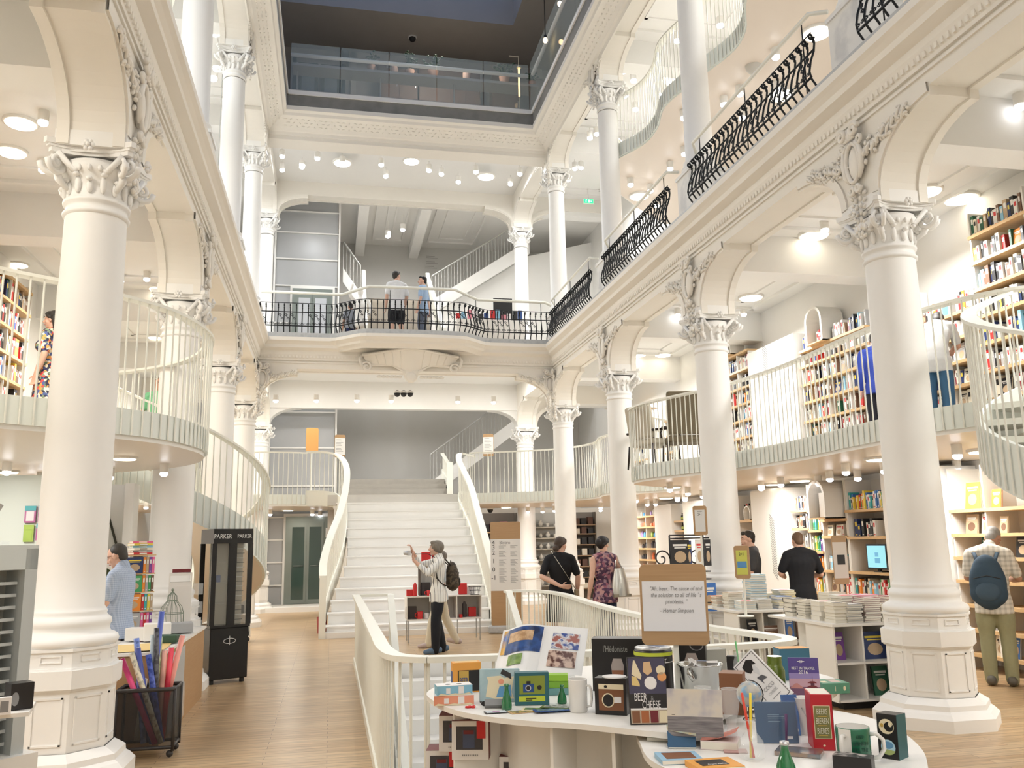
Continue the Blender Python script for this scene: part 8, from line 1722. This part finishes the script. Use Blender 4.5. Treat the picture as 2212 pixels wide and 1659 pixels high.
# round white mirror ring and hanging bag
rr = empty('ring_display', (-2.35, 10.0, 0), fz((-2.35, 10.0)), 'white display pillar with a large white ring behind the revolving rack', 'display'); m = MB(); m.tube([(.20*cos(a), 0, 1.25+.27*sin(a)) for a in [2*pi*k/32 for k in range(33)]], .075, 10, caps=False); m.build('ring', M_SHELFW, rr); m = MB(); m.box(-.17, .17, -.06, .06, 0, 1.0); m.build('pillar', M_SHELFW, rr)
pw = MB(); pw.box(-3.15, -2.35, 11.2, 11.3, 0, 2.4); pw.box(-2.4, -2.3, 11.0, 11.3, 0, 2.4); struct('wall_partition_left', pw, M_WHITE)
bg_ = empty('shoulder_bag', (-2.62, 11.13, 0), 0, 'olive green bag hanging by its long strap from the white partition', 'bag'); m = MB(); m.tube([(-.17, 0, 1.55), (-.02, .05, 2.05), (.0, .08, 2.05), (.19, 0, 1.50)], .014, 6); m.build('strap', c_('bag_strap', (.10, .10, .08)), bg_); m = MB(); m.ball((0, 0, 1.40), (.22, .05, .19), 16, 10); m.tube([(-.2, 0, 1.52), (0, 0, 1.56), (.22, 0, 1.55)], .03, 6); m.build('bag', c_('olive_canvas', (.09, .11, .05), .9), bg_)
# pen cabinet and trolley
pk = empty('display_cabinet', (-1.30, 11.70, 0), fz((-1.30, 11.70))+.35, 'tall black lacquer pen cabinet lettered PARKER with lit glass windows', 'cabinet')
m = MB(); m.box(-.24, .24, -.22, .22, .05, .66); m.build('base', M_BLACK, pk, bevel=.01)
for x in (-.19, .19): m = MB(); m.lathe([(.03, 0), (.03, .05)], 10, c=(x, -.17, 0)); m.build('foot', M_BLACKM, pk)
m = MB(); m.box(-.25, .25, -.23, .23, .66, .69); m.box(-.25, .25, -.23, .23, 1.68, 1.86); hd_ = m.build('cornice', M_BLACK, pk); m = MB()
for x, y in ((-.23, -.21), (.0, -.22), (.23, -.21), (-.23, .21), (.23, .21)): m.box(x-.03 if x else -.05, x+.03 if x else .05, y-.012, y+.012, .69, 1.68)
m.build('frame', M_BLACK, pk); m = MB(); m.box(-.21, .21, -.02, .0, .69, 1.68); m.build('back_panel', c_('cabinet_back', (.36, .34, .28)), pk); m = MB(); m.box(-.22, .22, -.215, -.21, .69, 1.68); m.build('glass_pane', mat('cabinet_glass', (.5, .5, .45), .03, alpha=.15, spec=.9), pk)
for k in range(16): m = MB(); m.box(.08, .19, -.12, -.10, .74+.058*k, .748+.058*k); m.build('pen_holder', [M_BLACKM, SILV][k % 2], pk)
for z in (.95, 1.2, 1.45): m = MB(); m.box(-.2, -.05, -.18, -.02, z, z+.006); m.build('shelf', GLASS, pk)
m = MB(); m.box(-.14, -.10, -.10, -.06, 1.206, 1.29); m.build('blue_box', DBL, pk)
for x, sz in ((-.135, .075), (.14, .062)): text('PARKER', sz, c_('silver_letters', (.7, .7, .68)), hd_, T(x, -.232, 1.765, rx=pi/2), sx=.85)
m = MB(); m.tube([(.0+.075*cos(a), -.225, .50+.03*sin(a)) for a in [2*pi*k/24 for k in range(25)]], .005, 5, caps=False); m.box(-.004, .004, -.228, -.222, .45, .56); m.build('emblem', SILV, pk)
tr_ = empty('trolley', at(512, 1385, 'z', 0), .1, 'white cube trolley on casters holding black devices beyond the pen cabinet', 'trolley'); m = MB()
for z in (.08, .46, .86): m.box(-.22, .22, -.15, .15, z, z+.015)
m.box(-.22, -.205, -.15, .15, .08, .87); m.box(.205, .22, -.15, .15, .08, .87); m.box(-.22, .22, .14, .15, .08, .87); m.box(-.02, -.005, -.1, .15, .08, .87); m.build('case', M_SHELFW, tr_)
for x in (-.18, .18): m = MB(); m.ball((x, -.1, .035), .035, 10, 6); m.build('caster', M_BLACKM, tr_)
for nm, (x, z), d, lab in (('desk_phone', (.02, .477), (.16, .12, .14), 'black device on the upper shelf of the white trolley'), ('desk_box', (.08, .097), (.22, .14, .07), 'dark flat box at the bottom of the white trolley'), ('desk_box', (.0, .877), (.34, .2, .07), 'grey white packet on top of the white trolley')):
    q = tr_.location; sbox(nm, M_BLACKM if 'grey' not in lab else c_('packet_grey', (.6, .59, .56)), (q.x+x, q.y-.02, z), d, lab, 'device' if nm == 'desk_phone' else 'box', .015)
wb = empty('peg_display', (-1.62, 10.45, 0), fz((-1.6, 10.4)), 'white pegboard display box with acrylic side pockets behind the bird cage', 'display'); m = MB(); m.box(-.14, .10, -.1, .1, .55, 1.22); m.box(-.13, .09, -.09, .09, 1.22, 1.26); m.box(-.14, .10, -.08, .1, 1.33, 1.36); m.box(-.14, -.13, -.08, .1, 1.2, 1.34); m.box(.09, .10, -.08, .1, 1.2, 1.34); m.box(-.1, .06, -.1, .1, 0, .55); m.build('box', M_SHELFW, wb)
for z in (.72, .92, 1.12): m = MB(); m.box(.11, .22, -.1, .02, z, z+.12); m.build('acrylic_pocket', GLASS, wb)
m = MB(); m.box(-.11, .08, -.07, .07, 1.365, 1.40); m.build('red_cushion', DRED, wb)
# pen display at the left edge
pd = empty('pen_display', (-2.0, 5.62, 0), fz((-2.0, 5.5))+.45, 'grey acrylic pen display with rows of pens at the left edge', 'display'); GM = c_('grey_acrylic', (.52, .55, .54), .3)
m = MB(); m.box(-.45, .22, 0, .03, .5, 1.64); m.build('back_panel', c_('display_back', (.62, .61, .55)), pd); m = MB(); m.box(.17, .24, -.20, .03, .5, 1.64); m.build('side_panel', GM, pd); m = MB(); m.box(-.45, .24, -.20, .03, 1.52, 1.66); hh = m.build('header', c_('display_header', (.62, .66, .64)), pd); text('MY', .07, M_INK, hh, T(-.10, -.203, 1.60, rx=pi/2), shear=.25)
m = MB(); m.box(-.5, .3, -.25, .1, 0, .5); m.build('cupboard', M_SHELFW, pd); MP = Matrix.Translation(pd.location) @ Matrix.Rotation(pd.rotation_euler.z, 4, 'Z'); pens = {}
for k in range(14):
    z = .55+.068*k; m = MB(); m.box(-.45, .16, -.14, 0, z, z+.006); m.box(-.45, .16, -.145, -.14, z, z+.018); m.build('tray', GM, pd)
    for j in range(4):
        cnm, cc = [('black', (.012, .012, .014)), ('silver', (.5, .5, .48)), ('blue', (.02, .03, .14)), ('clear', (.42, .42, .36)), ('red', (.35, .02, .02))][(0 if k in (9, 10, 11) else [3, 1, 3, 0, 4 if k == 4 else 2][(k+j) % 5])]
        if cnm not in pens: q = MB(); q.tube([(-.065, 0, 0), (.05, 0, 0), (.065, 0, 0)], [.0062, .0062, .002], 7); q.box(.0-.06, -.02, -.002, .002, .006, .010); pens[cnm] = mesh_of(q.build('pen', c_('pen_'+cnm, cc, .25)))
        o = bpy.data.objects.new('pen', pens[cnm]); COL.objects.link(o); o.matrix_world = MP @ T(-.37+.14*j, -.10, z+.013); prop(o, '%s pen, %s from the left on tray %s from below in the pen display' % (cnm, nth(j), nth(k)), 'pen', 'pens in the acrylic display')
for k in range(7): m = MB(); m.cbox((0, 0, 0), (.045, .006, .24), MP @ T(-.30+.055*k, -.02, 1.80, ry=.5)); prop(m.build('brochure', [c_('brochure_grey', (.42, .40, .36)), c_('brochure_rose', (.55, .42, .38)), WHT][k % 3]), 'slanting brochure, %s from the left, above the pen display' % nth(k), 'brochure', 'brochures above the pen display')
m = MB(); m.cbox((0, 0, 0), (.5, .16, .02), MP @ T(-.12, .0, 1.675)); prop(m.build('brochure_holder', GLASS), 'clear holder of brochures on top of the pen display', 'holder')
ls = empty('shelf_stand', (-1.80, 5.0, 0), .2, 'low white shelf at the bottom left corner', 'shelf'); m = MB(); m.box(-.5, .32, -.14, .2, .815, .835); m.build('table_top', M_SHELFW, ls); m = MB(); m.box(-.4, .15, -.08, .15, 0, .815); m.build('base', M_SHELFW, ls)
i = Item('camera_box', 46, 1533, .836, 46, 55, .10, 'black cube box with a small portrait on the white corner shelf', 'box', BLK, turn=18); i.disc(.2, .42, .16, .26, GRY)
i = Item('framed_photo', 8, 1545, .836, 26, 36, .03, 'white framed picture cut by the left edge of the picture', 'picture', WHT); i.plate(.2, .8, .15, .8, GRY)
# posters on a white panel, left
p0 = at(84, 1150, 'y', 10.4); pn = MB(); pn.box(p0.x-.5, p0.x+.45, 10.42, 10.5, 0, 2.45); struct('wall_poster_panel', pn, mat('pale_mint_wall', (.60, .64, .58), .7)); PU, TL2 = c_('poster_plum', (.38, .10, .24)), c_('poster_teal', (.06, .32, .34))
for px, py, w_, h, a, lab in ((66, 1111, 22, 36, TL2, 'teal and plum framed card at the upper left of the poster panel'), (94, 1109, 20, 36, c_('poster_blue', (.05, .17, .38)), 'blue and plum framed card beside the near left column'), (89, 1149, 20, 36, TL2, 'teal and plum framed card in the second row'), (62, 1152, 20, 36, c_('poster_green', (.32, .45, .08)), 'green cup shaped poster below the framed cards')):
    p = at(px, py, 'y', 10.4); k = depth(p)/FPX; b = MB(); b.box(-w_*k/2, w_*k/2, -.01, 0, -h*k/2, h*k/2); o = b.build('poster', PU if a is not MATS.get('poster_green') else a, loc=p); prop(o, lab, 'poster', 'posters on the mint panel')
    b = MB(); b.box(-w_*k/2, w_*k/2, -.013, -.01, h*k*.22, h*k/2); b.build('band', a, o); b = MB(); b.box(-w_*k*.35, w_*k*.35, -.013, -.01, -h*k*.4, h*k*.18); b.build('paper', c_('poster_white2', (.68, .62, .62)) if a is not MATS.get('poster_green') else a, o)
b = MB(); b.box(-4.8, -3.75, 9.2, 9.6, 0, 2.5); struct('trim_12', b, M_WHITE)
# desk, screen and clutter at the right end of the gallery
dk = empty('desk', (3.55, 21.3, G1), 0, 'white sales desk cluttered with small goods on the gallery', 'desk'); m = MB(); m.box(-.5, 1.3, 0, .6, 0, 1.15); m.build('body', M_SHELFW, dk)
p = at(1086, 664, 'y', 21.5); sbox('monitor', M_BLACKM, (p.x, 21.5, G1+1.16), (.5, .05, .62), 'black computer screen on the gallery desk', 'monitor', .005)
for k in range(12): c = [RED, SKYB, c_('gift_pink', (.7, .25, .3)), WHT, BLK, DBL][k % 6]; sbox('gift_box', c, (3.1+.15*k, 21.42+.08*(k % 2), G1+1.152), (.11, .1, .16+.05*(k % 4)), ['red', 'light blue', 'pink', 'white', 'black', 'deep blue'][k % 6]+' small package, %s from the left, at the gallery desk' % nth(k), 'box', .003, 0, 'packages at the gallery desk')
# wall lettering on the landing
for px, py, y in ((936, 553, 27.9), (936, 565, 27.9), (934, 575, 27.9)):
    p = at(px, py, 'y', y); b = MB()
    for j in range(2): b.box(p.x-.25, p.x+.05+.1*j, y, y+.005, p.z-.02-.06*j, p.z-.005-.06*j)
    prop(b.build('wall_text', c_('faint_print', (.33, .32, .30))), 'faint printed lines on the grey landing wall', 'wall text', 'faint wall lettering')
flush_books()
# ------------------------------------------------------------------ the light the lamps give, bay by bay
def lamp_row(zc, x, ys, power, size=.9, col=NEUT):
    for y in ys: light('bay_light', (x, y, zc), power, col, size)
YM = [YS[0]-6.1, YS[0]-2]+[y+2.05 for y in YS[:4]]
lamp_row(5.35, (XR+WR)/2+.2, YM[1:], 95); lamp_row(5.35, (XL+WL)/2, YM[1:], 80, col=WARM)
lamp_row(2.5, (XR+WR)/2+.3, YM[1:], 52); lamp_row(2.5, (XL+WL)/2-.2, YM[1:], 44)
lamp_row(11.0, (XR+WR)/2, YM[1:], 80, col=NEUT); lamp_row(11.0, (XL+WL)/2, YM[2:], 75, col=COOL)
lamp_row(8.9, (XR+WR)/2+.2, YM[2:5], 30, col=WARM); lamp_row(8.9, (XL+WL)/2, YM[2:5], 40, col=WARM)
for x in (-.8, 1.7, 4.2): light('cove_light', (x, 21.3, 11.3), 60, COOL, .5); light('cove_light', (x, 21.4, 5.85), 45, NEUT, .5)
light('landing_light', (1.7, 25.0, 10.9), 130, NEUT, .4)
light('landing_light', (1.7, 25.4, 5.2), 60, NEUT, .4)
light('back_light', (4.5, 21.9, 2.45), 40, NEUT, .5); light('back_light', (-.9, 22.6, 2.45), 30, WARM, .4)
# unseen fill lights added behind the camera, at two heights, to brighten the columns
for x in (-.6, 1.7, 4.0):
    light('front_fill_light', (x, -1.6, 5.3), 40, NEUT, 1.0); light('front_fill_light', (x, -1.2, 10.8), 55, NEUT, 1.0)
light('basement_fill_light', (1.7, 6.6, -.5), 30, NEUT, .5)  # fill added so the stair well does not go dark, no lamp modelled
light('cafe_fill_light', (2.5, 20.5, 15.2), 70, WARM, .8)  # fill added to lift the dark top floor, no such fixture there
